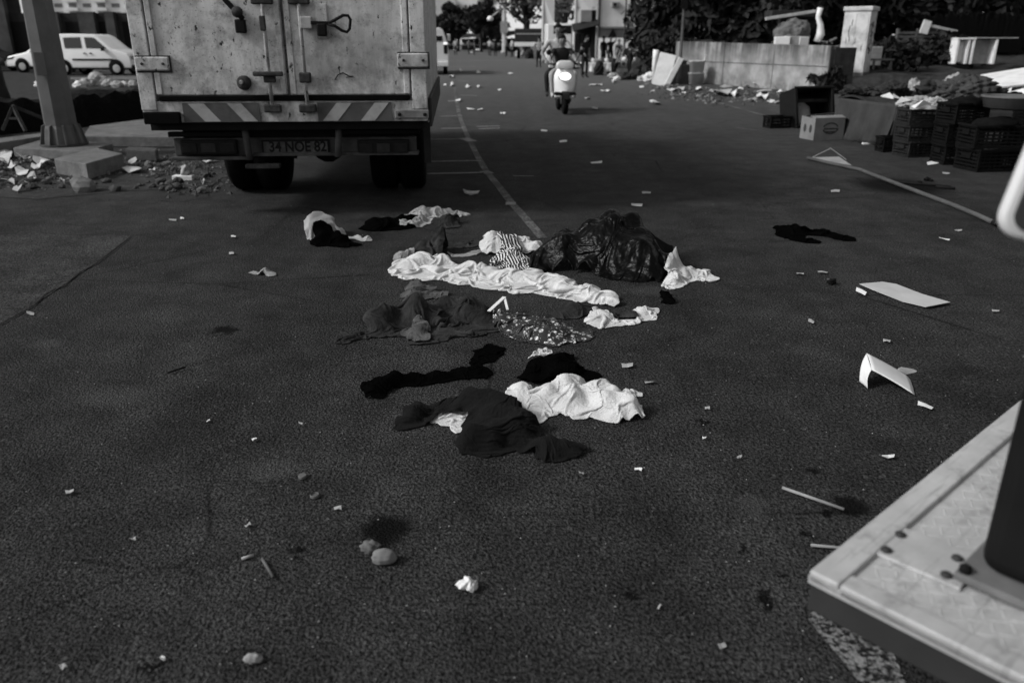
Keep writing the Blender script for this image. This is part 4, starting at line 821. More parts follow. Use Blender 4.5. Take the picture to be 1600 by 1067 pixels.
# ================================================================== TREES
def tree(name, label, loc, h, cr, m, n=2600, leaf=.22, seed=1, base=.25, cat='tree', group=None, trunk=True):
    r = np.random.default_rng(seed); t = thing(name, label, cat, loc, r.uniform(0, 6), group)
    cz = h * (base + (1 - base) / 2); rz = h * (1 - base) / 2
    if trunk:
        q = MB(); q.tube([(0, 0, -.1), (.05 * cr * .3, 0, h * .25), (-.04 * cr, .05, h * .5), (0, 0, h * .8)], [h * .035, h * .028, h * .02, h * .006], 8)
        for k in range(6):
            a = r.uniform(0, 6.28); z0 = h * r.uniform(.22, .55); e = cr * r.uniform(.5, .85)
            q.tube([(0, 0, z0), (e * .5 * math.cos(a), e * .5 * math.sin(a), z0 + h * .1), (e * math.cos(a), e * math.sin(a), z0 + h * .2)], [h * .014, h * .009, h * .003], 6)
        q.build('trunk', BARK, t, smooth=True)
    nc = 26; C = r.normal(size=(nc, 3)); C /= np.sqrt((C ** 2).sum(1))[:, None]; C *= r.uniform(.35, .95, nc)[:, None]; cs = r.uniform(.22, .42, nc)
    k = r.integers(0, nc, n); d = r.normal(size=(n, 3)); d /= np.sqrt((d ** 2).sum(1))[:, None]
    P = C[k] + d * (cs[k] * r.uniform(.55, 1.05, n) ** .6)[:, None]; P *= np.array([cr, cr, rz]); P[:, 2] += cz
    nr = d + r.normal(size=(n, 3)) * .7; nr /= np.sqrt((nr ** 2).sum(1))[:, None]
    u = np.cross(nr, r.normal(size=(n, 3))); u /= np.sqrt((u ** 2).sum(1))[:, None] + 1e-9; w = np.cross(nr, u); s = (leaf * r.uniform(.5, 1.3, n))[:, None]
    V = np.stack([P - u * s, P - w * s * .45 + nr * s * .1, P + u * s, P + w * s * .45 + nr * s * .1], 1).reshape(-1, 3)
    me = bpy.data.meshes.new('crown'); me.from_pydata(V.tolist(), [], np.arange(4 * n).reshape(n, 4).tolist()); me.update(); link('crown', me, m, t)
    return t
def atg(px, py, Y): p = at(px, py, Y); return Vector((p.x, Y, 0))
# dark thicket behind the wall on the right
for i, (px, Y, h, cr, lab) in enumerate(((1045, 44, 7.5, 2.6, 'dark leafy tree just right of the pale building'), (1105, 41, 7, 2.8, 'dark leafy tree behind the left part of the concrete wall'), (1165, 39, 6.5, 2.7, 'dark leafy tree behind the middle of the concrete wall'), (1225, 41, 7.5, 3.0, 'dark leafy tree behind the plank on the wall'),
        (1290, 43, 7.5, 3.0, 'dark leafy tree left of the white cabinet'), (1360, 44, 7.5, 3.2, 'dark leafy tree right behind the white cabinet'), (1430, 43, 7, 3.0, 'dark leafy tree behind the slatted pallet'), (1500, 45, 8, 3.4, 'dark leafy tree behind the leaning white plank'), (1575, 44, 7.5, 3.2, 'dark leafy tree behind the pale cupboard frame'), (1650, 44, 8, 3.4, 'dark leafy tree at the right edge'))):
    tree('dark_tree', lab, atg(px, 80, Y), h, cr, FOLD, 3600, .3, 100 + i, .06, group='dark trees behind the wall')
for i, (px, Y, w, h) in enumerate(((1040, 36, 1.2, 1.7), (1010, 48, 1.3, 1.6), (1290, 28.5, .8, 1.2), (1300, 26, .55, .7), (1395, 31, 1.2, 1.0), (1470, 33, 1.4, 1.3))):
    tree('dark_bush', ('dark bush at the left end of the wall', 'dark bush under the pale building', 'dark bush at the right end of the wall', 'small weedy bush at the foot of the wall end', 'low dark bush in front of the pallet', 'low dark bush by the cupboard frame')[i], atg(px, 100, Y) + Vector((0, 0, .4 if i > 3 else 0)), h * 1.2, w, FOLD, 900, .17, 130 + i, .02, 'bush', trunk=True)
# street trees up the road
for i, (px, Y, h, cr, mm, lab) in enumerate(((716, 125, 6.4, 3.6, FOLD, 'dark round street tree just right of the box truck'), (752, 120, 6.8, 2.6, FOLD, 'dark street tree left of the white street lamp'), (775, 130, 6.0, 2.0, FOLM, 'tall thin grey street tree beside the far pole'), (822, 92, 12, 4.2, FOLM, 'broad street tree left of the banner pole'), (882, 84, 10, 3.4, FOLP, 'pale street tree behind the white banner'), (690, 140, 5, 3.5, FOLM, 'low grey tree half hidden by the box truck'))):
    tree('street_tree', lab, atg(px, 70, Y), h, cr, mm, 2600, .4 if Y > 100 else .32, 150 + i, .28, group='trees along the street')

# ================================================================== HILL AND HOUSES
n = 60; V = []; Fc = []
for i in range(n + 1):
    for j in range(13):
        x = -330 + i * 11.5; y = 330 + j * 30; z = -2 + 62 * (1 - math.exp(-j * .35)) + 5 * math.sin(x * .021) + 3 * math.sin(x * .06 + j)
        V.append((x, y, max(-1, z) if j else -2))
for i in range(n):
    for j in range(12): Fc.append((i*13+j, (i+1)*13+j, (i+1)*13+j+1, i*13+j+1))
me = bpy.data.meshes.new('hill'); me.from_pydata(V, [], Fc); me.update(); tag(link('hill', me, m_soil('hazed_hill_scrub', .5, .75, .03), smooth=True), kind='structure')  # scrub colour paled to paint in the distant haze
HW_ = [mat('house_wall_%d' % k, (.75, .6, .8, .5)[k], .8, .08, .3, 0) for k in range(4)]; HR = mat('house_roof', .3, .9, .3, .5, 0); HWIN = mat('house_window', .1, .3, .2, 1, 0)
hr = random.Random(5)
hs = [(692, 18), (706, 12), (718, 5), (728, 16), (741, 8), (752, 15), (762, 3), (772, 12), (784, 6), (795, 14), (806, 4), (700, 2), (735, 1), (770, -2), (820, 8), (905, 10), (915, 4), (1380, 6), (1395, 3), (1410, 8), (1425, 4), (1440, 7)]
for i, (px, py) in enumerate(hs):
    Y = 335 + (20 - py) * 4.5; p = at(px, py + 8, Y); w = hr.uniform(7, 12) ; h = hr.uniform(7, 11); d = 9
    t = thing('hillside_house', 'small pale house far up the hill beyond the street', 'house', (p.x, Y, p.z - 2), hr.uniform(-.4, .4), 'houses on the far hillside')
    q = MB(); q.box(-w/2, w/2, 0, d, -6, h); q.build('wall', HW_[i % 4], t)
    if i % 3:
        q = MB(); q.add([(-w/2-.4, -.4, h), (w/2+.4, -.4, h), (w/2+.4, d+.4, h), (-w/2-.4, d+.4, h), (-w/2, d/2, h+2), (w/2, d/2, h+2)], [(0, 1, 5, 4), (2, 3, 4, 5), (1, 2, 5), (3, 0, 4), (3, 2, 1, 0)]); q.build('roof', HR, t)
    for fl in range(2):
        for k in range(3):
            q = MB(); xk = -w/2 + w * (k + .5) / 3; q.box(xk - .6, xk + .6, -.08, .02, 1 + fl * 3.2, 2.6 + fl * 3.2); q.build('window', HWIN, t)

# ================================================================== UP THE STREET
def lamp_pole(px, Y, h, r, m, name, label):
    p = atg(px, 80, Y); t = thing(name, label, 'pole', p); q = MB(); q.lathe([(r * 1.5, 0), (r * 1.5, .3), (r, .32), (r * .7, h)], 10); q.build('shaft', m, t, smooth=True); return t, p
POLE = mat('pale_pole', .34, .6, .2, 2, 0)
t, p = lamp_pole(848, 62, 9, .11, POLE, 'banner_pole', 'pale pole with a long white banner beside the street')
q = MB(); a = at(852, -40, 62) - p; b = at(866, 37, 62) - p
q.add([(a.x - .05, -.03, a.z), (b.x - .15, -.1, a.z), (b.x, .06, (a.z + b.z) / 2), (b.x, -.06, b.z), (a.x, .04, b.z - .05), (a.x - .05, -.06, (a.z + b.z) / 2)], [(0, 1, 2, 5), (5, 2, 3, 4)])
o = q.build('banner', mat('white_banner', .8, .8, .03, 1, .1, 3), t); so = o.modifiers.new('solid', 'SOLIDIFY'); so.thickness = .02
t, p = lamp_pole(898, 54, 9, .1, POLE, 'flag_pole', 'pale pole left of the kiosk with white flag')
q = MB(); a = at(903, -40, 54) - p; b = at(927, 18, 54) - p
q.add([(a.x, -.03, a.z), (b.x, -.1, a.z), (b.x + .05, .06, (a.z + b.z) / 2), (b.x - .1, -.06, b.z - .05), (a.x, .04, b.z), (a.x - .05, -.06, (a.z + b.z) / 2)], [(0, 1, 2, 5), (5, 2, 3, 4)])
o = q.build('flag', MATS['white_banner'], t); so = o.modifiers.new('solid', 'SOLIDIFY'); so.thickness = .02
q = MB(); a = at(900, 18, 54) - p; b = at(909, 38, 54) - p; q.box(a.x, b.x, -.06, .06, b.z, a.z); q.build('sign_panel', MATS['white_banner'], t)
q = MB(); q.tube([(0, 0, a.z + .2), (a.x, 0, a.z + .2), (b.x + .8, 0, a.z + .2)], .03, 6); q.build('flag_arm', POLE, t)
t, p = lamp_pole(788, 105, 10.5, .3, POLE, 'street_lamp', 'pale street lamp with curved arm far up the road')
a = at(766, 30, 105) - p; b = at(785, 18, 105) - p
q = MB(); q.tube([(0, 0, b.z - .3), (b.x - .6, 0, b.z), (a.x + 1.2, 0, a.z + 1.0), (a.x + .3, 0, a.z + .35)], .09, 6); q.build('arm', POLE, t, smooth=True)
q = MB(); q.lathe([(.1, .35), (.3, .25), (.42, 0), (.3, -.2), (.05, -.25)], 12, Matrix.Translation((a.x, 0, a.z))); q.build('lamp_head', MATS['white_banner'], t, smooth=True)
q = MB(); a = at(783, 34, 105) - p; q.box(a.x - .1, a.x + .8, -.35, -.31, a.z - 1.3, a.z); q.build('notice', PAPERG, t)
t, p = lamp_pole(975, 55, 4.2, .07, mat('dark_pole', .06, .7, .3, 3, 0), 'utility_post', 'thin dark utility post in front of the pale building')
q = MB(); q.tube([(-.3, 0, 3.1), (0, 0, 3.35), (.7, 0, 3.05), (.9, 0, 3.3)], .03, 6); q.build('bracket', MATS['dark_pole'], t)
t, p = lamp_pole(1064, 31, 3.2, .06, MATS['dark_pole'], 'sign_post', 'thin dark post standing against the concrete wall')
q = MB(); q.box(-.12, .12, -.08, -.05, 2.6, 3.1); q.build('small_sign', BLACKM, t)

# pale building
bd = 78; p0 = at(926, 85, bd); p1 = at(1023, 85, bd); W = p1.x - p0.x
pb_ = thing('pale_building', 'pale rendered building with a dark ground floor band up the street', 'building', (p0.x, bd, 0), R(3))
zb = at(950, 42, bd).z; zw0 = at(950, 82, bd).z
q = MB(); q.box(-.4, W, 0, 9, zb, 12); q.build('wall', mat('pale_render', .72, .8, .1, .4, .2, 6, dirt=.2), pb_)
q = MB(); q.box(.6, W, .12, 9, -1, zb); q.build('ground_floor', mat('grey_band_render', .2, .8, .25, .4, .2), pb_)  # ground floor band rendered in mid grey
q = MB(); q.box(W, W + .8, -.1, 9, -1, 12); q.build('pier', mat('grey_pier', .12, .8, .2, .4, .2), pb_)
q = MB(); q.box(-.35, W, -.12, -.01, zb - .16, zb); q.build('ledge', MATS['grey_band_render'], pb_)
q = MB(); q.tube([(.45, -.1, 0), (.45, -.1, 12)], .12, 8); q.build('downpipe', MATS['dark_pole'], pb_)
for px, py, s in ((962, 8, .35), (988, 11, .4)):
    a = at(px, py, bd); q = MB(); q.box(a.x - p0.x - s, a.x - p0.x + s, -.35, -.01, a.z - s * .6, a.z + s * .6); ac = q.build('air_conditioner', mat('ac_unit', .2, .6, .2, 3, 0), pb_, .03)
    q = MB(); q.lathe([(s * .4, 0), (s * .4, .02)], 14, Matrix.Translation((a.x - p0.x - .1, -.351, a.z)) @ Matrix.Rotation(R(90), 4, 'X')); q.build('fan_grille', BLACKM, ac)
a = at(957, 60, bd); q = MB(); q.prism([(a.x - p0.x - .5, a.z - .1), (a.x - p0.x + .5, a.z - .1), (a.x - p0.x, a.z + .8)], -.2, .1, 'y'); q.build('gable_vent', BLACKM, pb_)
hw0 = at(935, 82, 62); hw1 = at(998, 60, 62)
q = MB(); q.box(0, hw1.x - hw0.x, 0, .15, 0, hw1.z); o = q.build('white_hoarding', mat('hoarding_white', .85, .7, .06, 1, .1), None, .02); o.location = (hw0.x, 62, 0); tag(o, 'plain white hoarding below the pale building', 'hoarding')
# kiosk with awning
ky = 50; k0 = atg(898, 95, ky); kk = thing('market_kiosk', 'dark market kiosk with awning and grey sign box', 'kiosk', k0)
kw = at(930, 90, ky).x - k0.x; zt = at(900, 42, ky).z
DK = mat('kiosk_dark', .02, .8, .4, 2, .2)
q = MB(); q.box(.1, kw, .3, 2.2, 0, zt); q.build('cabin', DK, kk)
q = MB(); a = at(895, 50, ky); q.add([(-.2, -.9, zt - .25), (kw + .1, -.7, zt + .1), (kw + .1, .35, zt + .4), (-.2, .35, zt + .15)], [(0, 1, 2, 3)]); o = q.build('awning', DK, kk); so = o.modifiers.new('solid', 'SOLIDIFY'); so.thickness = .05
q = MB(); a = at(908, 16, ky) - k0; b = at(925, 35, ky) - k0; q.box(a.x, b.x, .1, .4, b.z, a.z); q.build('sign_box', mat('grey_sign', .24, .6, .1, 3, 0), kk, .03)
q = MB(); q.box(b.x, b.x + .25, .2, .6, 0, a.z); q.build('side_post', DK, kk)
for px in (903, 911, 919):
    a = at(px, 50, ky) - k0; q = MB(); q.box(a.x - .12, a.x + .12, .26, .299, .9, zt - .4); q.build('window_pane', GLASS, kk)
q = MB(); q.box(.12, kw * .7, .22, .295, .3, .85); q.build('counter_panel', mat('counter_pale', .25, .8, .2, 3, 0), kk)
# vehicles up the street
t = thing('flatbed_lorry', 'dark open sided lorry parked left of the banner pole', 'lorry', atg(826, 80, 76))
wdt = 43 / ppm((0, 76, 1)); zt = at(826, 45, 76).z; zm = at(826, 72, 76).z
q = MB(); q.box(-wdt/2, wdt/2, 0, 5, zm + .3, zt); q.build('body', mat('lorry_dark', .035, .6, .2, 2, 0), t, .05)
q = MB(); q.box(-wdt/2 - .05, wdt/2 + .05, -.06, .1, zm - .05, zm + .3); q.build('tail_board', MATS['hoarding_white'], t, .02)
q = MB(); q.box(-wdt/2 + .1, wdt/2 - .1, -.03, -.005, zt - .5, zt - .4); q.build('rail', PAPERG, t)
for sx in (-1, 1):
    q = MB(); q.lathe([(.25, -.15), (.45, -.13), (.45, .13), (.25, .15)], 16, Matrix.Translation((sx * (wdt/2 - .35), 1.0, .45)) @ Matrix.Rotation(R(90), 4, 'Y')); q.build('wheel', RUBBER, t)
t = thing('white_minibus', 'white minibus with dark windscreen facing the camera behind the scooter', 'minibus', atg(874, 90, 66))
w2 = 20 / ppm((0, 66, 1)); zt = at(874, 37, 66).z
q = MB(); q.box(-w2, w2, 0, 5, .35, zt); q.build('body', CARW, t, .12, False, 3)
q = MB(); q.box(-w2 * .5, w2 * .9, -.02, .02, zt - .75, zt - .15); q.build('windscreen', GLASS, t, .05)
q = MB(); q.bar((-.45, -.04, zt - .35), (0, -.04, zt - .55), .03, .03); q.bar((0, -.04, zt - .55), (.45, -.04, zt - .35), .03, .03); q.build('wiper', CHROME, t)
for sx in (-1, 1):
    q = MB(); q.box(sx * w2 * .7 - .15, sx * w2 * .7 + .15, -.02, .02, .7, .95); q.build('headlight', MATS['lamp_glass'], t, .03)
    q = MB(); q.lathe([(.2, -.1), (.34, -.1), (.34, .1), (.2, .1)], 16, Matrix.Translation((sx * (w2 - .15), .8, .34)) @ Matrix.Rotation(R(90), 4, 'Y')); q.build('wheel', RUBBER, t)
mb = atg(693, 118, 40); t = thing('parked_minibus', 'white minibus partly hidden behind the box truck', 'minibus', (mb.x - .75, 40, 0), R(5))
zt = at(693, 44, 40).z
q = MB(); q.prism([(-1.0, .4), (1.0, .4), (1.04, .9), (.98, 1.4), (.8, zt - .1), (.65, zt), (-.65, zt), (-.8, zt - .1), (-.98, 1.4), (-1.04, .9)], 0, 5.2, 'y'); q.build('body', CARW, t, .05, False, 3)
for sx in (-1, 1):
    q = MB(); q.box(sx * .88 - .09, sx * .88 + .09, -.03, .02, .95, 1.35); q.build('tail_lamp', DARKP, t, .03)
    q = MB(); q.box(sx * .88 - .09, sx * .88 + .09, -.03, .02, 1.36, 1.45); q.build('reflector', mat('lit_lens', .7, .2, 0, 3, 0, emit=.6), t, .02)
    q = MB(); q.lathe([(.2, -.1), (.33, -.1), (.33, .1), (.2, .1)], 16, Matrix.Translation((sx * .85, .9, .33)) @ Matrix.Rotation(R(90), 4, 'Y')); q.build('wheel', RUBBER, t)
    q = MB(); q.box(sx * 1.1 - .08, sx * 1.1 + .08, 4.0, 4.1, 1.5, 1.85); q.build('wing_mirror', CARW, t, .03)
q = MB(); q.box(-.75, .75, -.02, .02, 1.5, zt - .35); q.build('rear_window', GLASS, t, .03)
q = MB(); q.box(-1.0, 1.0, -.08, .05, .38, .6); q.build('bumper', CARW, t, .03)
# market stalls at the far end
for i, (px, Y, w, lab) in enumerate(((700, 150, 4.5, 'far market stall with grey awning next to the box truck'), (735, 146, 3.4, 'far market stall with a black awning'), (757, 150, 3.2, 'far market stall below the dark street tree'), (778, 132, 2.6, 'far market stall beside the pale street lamp'), (798, 120, 2.4, 'far market stall left of the dark lorry'))):
    t = thing('market_stall', lab, 'stall', atg(px, 78, Y), 0, 'stalls at the end of the street')
    q = MB(); q.add([(-w/2, -.3, 2.2 - .3 * (i % 3)), (w/2, -.3, 2.5 - .35 * (i % 2)), (w/2, 2, 2.9 - .3 * (i % 2)), (-w/2, 2, 2.4 + .3 * (i % 3))], [(0, 1, 2, 3)]); o = q.build('awning', (PAPERG, DK, MATS['lorry_dark'], GREY_CL, DK)[i], t); so = o.modifiers.new('solid', 'SOLIDIFY'); so.thickness = .06
    for sx in (-.48, .48):
        q = MB(); q.tube([(sx * w, -.2, 0), (sx * w, -.2, 1.95)], .05, 6); q.build('post', POLE, t)
    q = MB(); q.box(-w/2 + .1, w/2 - .1, .2, 1.2, .7, .8); q.build('table', CARD, t); q = MB(); q.box(-w/2 + .15, w/2 - .15, 1.4, 1.5, 0, 1.5 + .3 * (i % 3)); q.build('back_cloth', DK, t)
    rr_ = random.Random(i)
    for k in range(5):
        o = lump('goods', (PAPERG, GREY_CL, PAPER, CARD, DK)[k], (.3, .25, .22), t, 300 + i * 7 + k, .3, 2); o.location = (-w/2 + .4 + k * (w - .8) / 4, .7, .8)

# ================================================================== RIGHT SIDE
# concrete wall of panels
wa, wb = gnd(1052, 127), gnd(1289, 147)
L = (wb - wa).length; wr_ = math.atan2(wb.y - wa.y, wb.x - wa.x)
wall = thing('concrete_wall', 'stained concrete wall of cast panels on the right of the street', 'wall', wa, wr_)
hL, hR = at(1055, 65, wa.y).z, at(1288, 72, wb.y).z
cuts = [0, .045, .38, .7, 1.0]
for a, b in zip(cuts, cuts[1:]):
    q = MB(); za, zb_ = hL + (hR - hL) * a, hL + (hR - hL) * b
    q.prism([(L * a + .012, 0), (L * b - .012, 0), (L * b - .012, zb_), (L * a + .012, za)], 0, .22, 'y'); q.build('panel', WALLM, wall, .015)
    q = MB(); q.box(L * a + .02, L * b - .02, -.012, .001, .78, .80); q.build('seam', CONCD, wall)
q = MB(); q.prism([(0, -.1), (L, -.1), (L, hR - .1), (0, hL - .1)], .04, .18, 'y'); q.build('core', CONCD, wall)
q = MB(); q.box(L - .2, L, .23, 1.0, 0, hR - .05); q.build('return_wall', CONCD, wall, .02)
# bank behind the wall and to the right
V = []; Fc = []; nx_, ny_ = 60, 16
def bankz(x, Y): 
    base = .42 + (Y - 28) * .035 + (.7 if x < wb.x + .4 else 0) * max(0, min(1, (wb.x + .8 - x) / 1.2))
    return base
for i in range(nx_ + 1):
    for j in range(ny_ + 1):
        x = wa.x + .5 + i * .62; ysx = 27.4 if x > wb.x else wa.y + (wb.y - wa.y) * (x - wa.x) / (wb.x - wa.x) + .3
        Y = ysx + j * 1.3; z = bankz(x, Y) + .12 * math.sin(x * 2.1 + Y) * math.sin(Y * 1.7) + .06 * math.sin(x * 7 + Y * 3)
        if j == 0: z = 0
        if j == 1 and x > wb.x: Y = ysx + .25
        V.append((x, Y, z))
for i in range(nx_):
    for j in range(ny_): Fc.append((i*(ny_+1)+j, (i+1)*(ny_+1)+j, (i+1)*(ny_+1)+j+1, i*(ny_+1)+j+1))
me = bpy.data.meshes.new('bank'); me.from_pydata(V, [], Fc); me.update(); tag(link('bank', me, SOILD, smooth=True), kind='structure')
def kerbwall(name, label, a, b, h, w, m):
    A, B = gnd(*a), gnd(*b); l = (B - A).length; q = MB(); q.box(0, l, 0, w, 0, h); o = q.build(name, m, None, .03); o.location = A; o.rotation_euler = (0, 0, math.atan2(B.y - A.y, B.x - A.x)); return tag(o, label, 'kerb')
kerbwall('low_kerb_wall', 'low dark kerb wall right of the concrete wall', (1291, 141), (1385, 137), .42, .25, CONCD)
kerbwall('bank_kerb', 'long pale kerb along the bank on the right', (1388, 136), (1660, 132), .36, .2, CONC)
# white cabinet
cY = 28.6; cb = at(1333, 110, cY); s = 1 / ppm(cb)
cab = thing('utility_cabinet', 'tall white utility cabinet with scribbles standing on the bank', 'cabinet', (cb.x, cY, cb.z - .25), R(52))
chh = at(1333, 12, cY).z - cb.z + .25; wl_, wr2 = .74, .84
q = MB(); q.box(-wl_/2, wl_/2, -wr2/2, wr2/2, 0, chh - .12); q.build('housing', mat('scuffed_white_cabinet', .55, .6, .18, 2.5, .15, dirt=.5), cab, .015)
q = MB(); q.box(-wl_/2 - .05, wl_/2 + .05, -wr2/2 - .05, wr2/2 + .05, chh - .119, chh + .02); q.build('cap', MATS['scuffed_white_cabinet'], cab, .03)
q = MB(); q.box(-wl_/2 - .03, wl_/2 + .03, -wr2/2 - .03, wr2/2 + .03, -.1, .2); q.build('plinth', CONC, cab, .02)
for y0, y1 in ((-wr2/2 + .05, -.02), (.02, wr2/2 - .05)):
    q = MB(); q.box(-wl_/2 - .012, -wl_/2 - .001, y0, y1, .25, chh - .2); q.build('door', MATS['scuffed_white_cabinet'], cab, .005)
SCR = mat('scribble', .03, .8, .2, 9, 0)
rs = random.Random(3)
for k in range(16):
    z0 = rs.uniform(.6, chh - .35); x0 = rs.uniform(-.28, .2); q = MB()
    q.tube([(x0 + rs.uniform(-.06, .1) + .04 * i, -wr2/2 - .004, z0 + rs.uniform(-.1, .1)) for i in range(5)], .009, 4); q.build('scribble', SCR, cab)
for k in range(9):
    z0 = rs.uniform(.6, chh - .45); y0 = rs.uniform(-.3, .3); q = MB()
    q.tube([(-wl_/2 - .014, y0 + rs.uniform(-.02, .02), z0 + .06 * i) for i in range(4)], .011, 4); q.build('scribble', SCR, cab)
q = MB(); q.box(0, .55, 0, .45, 0, .62); o = q.build('white_crate_box', mat('offwhite_box', .4, .8, .2, 4, .2, dirt=.3), None, .02); bb = at(1352, 98, 29.5); o.location = (bb.x, 29.5, bb.z - .1); tag(o, 'small white box against the right side of the cabinet', 'box')
q = MB(); q.box(0, .75, 0, .5, .3, .36); q.box(.05, .12, .03, .1, 0, .3); q.box(.63, .7, .03, .1, 0, .3); o = q.build('small_bench', CONC, None, .01); bb = at(1362, 104, 28.6); o.location = (bb.x, 28.6, bb.z - .12); tag(o, 'small grey bench beside the white cabinet', 'bench')
# junk behind the wall
jY = 30.0
def put(o, px, py, Y, rz=0, dz=0): p = at(px, py, Y); o.location = (p.x, Y, p.z + dz); o.rotation_euler = (0, 0, rz); return o
o = lump('grey_sack', mat('grey_sacking', .12, .9, .3, 3, .5, 20), (.66, .5, .55), None, 61, .14, 5, 2.2, crease=.14); put(o, 1236, 70, jY); tag(o, 'bulging grey sack on the wall below a plank', 'sack')
q = MB(); q.lathe([(.12, -.5), (.32, -.48), (.34, .48), (.12, .5)], 20, Matrix.Rotation(R(90), 4, 'X')); o = q.build('old_tyre', RUBBER, None, smooth=True); put(o, 1258, 54, jY + .3, R(60), .0); tag(o, 'dark worn tyre leaning right of the grey sack', 'tyre')
q = MB(); q.tube([(0, 0, 0), (.1, 0, .25), (.06, 0, .55), (-.06, 0, .8), (-.02, 0, 1.1)], [.12, .14, .1, .08, .1], 10); o = q.build('bent_duct', WHITEP, None, smooth=True); put(o, 1276, 66, jY - .3); tag(o, 'crooked white duct standing right of the grey sack', 'duct')
q = MB(); a, b = at(1196, 30, jY), at(1274, 18, jY); q.bar(a, b, .12, .1); q.v = [(x - a.x, y - a.y, z - a.z) for x, y, z in q.v]; o = q.build('long_plank', mat('pale_timber', .42, .8, .2, 4, .2), None, .01); o.location = a; tag(o, 'pale plank lying over the grey sack', 'plank')
q = MB(); q.box(-.9, .9, 0, .9, 0, .22); o = q.build('dark_board', DW, None, .02); put(o, 1245, 27, jY + .4); tag(o, 'dark board stacked behind the pale plank', 'board')
q = MB(); q.tube([(-.7, 0, 0), (-.7, 0, 1.2)], .06, 6); q.tube([(.7, 0, 0), (.7, 0, 1.2)], .06, 6); q.tube([(-.75, 0, .8), (.75, 0, .8)], .04, 6); o = q.build('trestle_stand', DW, None); put(o, 1245, 66, jY + .5); tag(o, 'dark trestle stand carrying the board over the sack', 'trestle')
for i, (px, py, w, h, mm, lab) in enumerate(((1222, 70, .5, .3, WHITEP, 'white tilted box on the wall under the sack'), (1240, 70, .55, .32, PAPERG, 'grey open box on the wall under the sack'), (1256, 70, .35, .3, WHITEP, 'small white box on the wall by the duct'))):
    q = MB(); q.box(-w/2, w/2, 0, .35, 0, h); o = q.build('junk_box', mm, None, .02); put(o, px, py, jY - 1.0, R(-12 + i * 10), -.05); tag(o, lab, 'box')
for i, (a, b) in enumerate((((1286, 70), (1306, 60)), ((1280, 64), (1300, 68)), ((1290, 76), (1312, 72)))):
    A, B = at(*a, jY - .5), at(*b, jY - .2); q = MB(); q.bar(A, B, .08, .05); q.v = [(x - A.x, y - A.y, z - A.z) for x, y, z in q.v]; o = q.build('scrap_batten', PAPERG, None); o.location = A; tag(o, 'grey scrap batten between the wall end and the cabinet', 'batten', 'battens by the wall end')
# pallet of slats, plank, cupboard frame on the bank
pt = at(1430, 86, 33); pal = thing('slatted_pallet', 'dark slatted pallet standing upright on the bank', 'pallet', (pt.x, 33, pt.z), R(3))
for k in range(6):
    q = MB(); q.box(-.85, .85, -.03, .02, .05 + k * .14, .14 + k * .14); q.build('slat', mat('weathered_slat', .09, .85, .3, 5, .3), pal, .006)
for sx in (-.8, 0, .8):
    q = MB(); q.box(sx - .05, sx + .05, .021, .12, 0, .95); q.build('stringer', MATS['weathered_slat'], pal)
A, B = at(1450, 40, 33), at(1495, 50, 33); q = MB(); q.bar(A, B, .14, .1); q.v = [(x - A.x, y - A.y, z - A.z) for x, y, z in q.v]; o = q.build('leaning_plank', MATS['pale_timber'], None, .01); o.location = A; tag(o, 'pale plank leaning above the slatted pallet', 'plank')
A = at(1443, 53, 32.9); q = MB(); q.box(-.16, .16, 0, .05, 0, .48); o = q.build('white_board_offcut', WHITEP, None, .005); o.location = A; o.rotation_euler = (0, R(12), 0); tag(o, 'small white board offcut at the left end of the leaning plank', 'board')
q = MB(); q.box(-.35, .35, 0, .3, 0, 1.0); o = q.build('prop_block', DW, None, .02); put(o, 1452, 86, 33.2); tag(o, 'dark block behind the slatted pallet', 'block')
sh = at(1522, 98, 31.5); shf = thing('cupboard_frame', 'broken pale cupboard frame standing on the bank at right', 'cupboard', (sh.x, 31.5, sh.z - .05), R(-6))
for bx in ((-.8, -.72, -.2, .4, 0, .85), (-.42, -.34, -.2, .4, 0, .85), (-.25, -.17, -.2, .4, 0, .88), (.55, .63, -.2, .4, 0, .85)):
    q = MB(); q.box(*bx); q.build('side_panel', WHITEP, shf, .006)
q = MB(); q.box(-.82, -.15, -.22, .42, .851, .91); q.build('top_panel', WHITEP, shf, .006); q = MB(); q.box(-.165, 1.3, -.22, .42, .885, .92); q.build('top_panel', PAPERG, shf, .006)
q = MB(); q.box(-.165, .545, .3, .34, 0, .84); q.build('back_panel', PAPERG, shf); q = MB(); q.box(-.71, -.43, .1, .14, .05, .8); q.build('door', WHITEP, shf, .006)
garY = 35; q = ridge('dark_tarpaulin', 'dark tarpaulin hanging over a heap right of the leaning plank', 'tarpaulin', [(1488, 70), (1540, 70)], 1.0, 1.0, SHEET, 12, 40); p = at(1515, 66, 34); q.location = (p.x, 34, p.z - .4); q.scale = (.32, .3, 1.35)
# lean-to of white sheet on the right
lt = thing('sheet_metal_shelter', 'low shelter with a white sheet roof at the right edge', 'shelter', (at(1600, 150, 17).x, 17, 0))
a, b = at(1541, 137, 17), at(1660, 116, 17.6); o3 = lt.location
q = MB(); q.add([Vector((a.x, 16.6, a.z)) - o3, Vector((b.x, 16.6, b.z - .05)) - o3, Vector((b.x, 18.6, b.z + .1)) - o3, Vector((a.x + .5, 18.6, a.z + .12)) - o3], [(0, 1, 2, 3)]); o = q.build('roof_sheet', WHITEP, lt); so = o.modifiers.new('solid', 'SOLIDIFY'); so.thickness = .03
for px in (1594, 1640):
    c = at(px, 148, 17); q = MB(); q.box(c.x - o3.x - .05, c.x - o3.x + .05, -.2, -.1, 0, c.z + .25); q.build('leg', WHITEP, lt)
q = MB(); q.box(a.x - o3.x + .5, 1.6, .0, 1.2, 0, a.z - .08); q.build('body_panel', CONCD, lt)
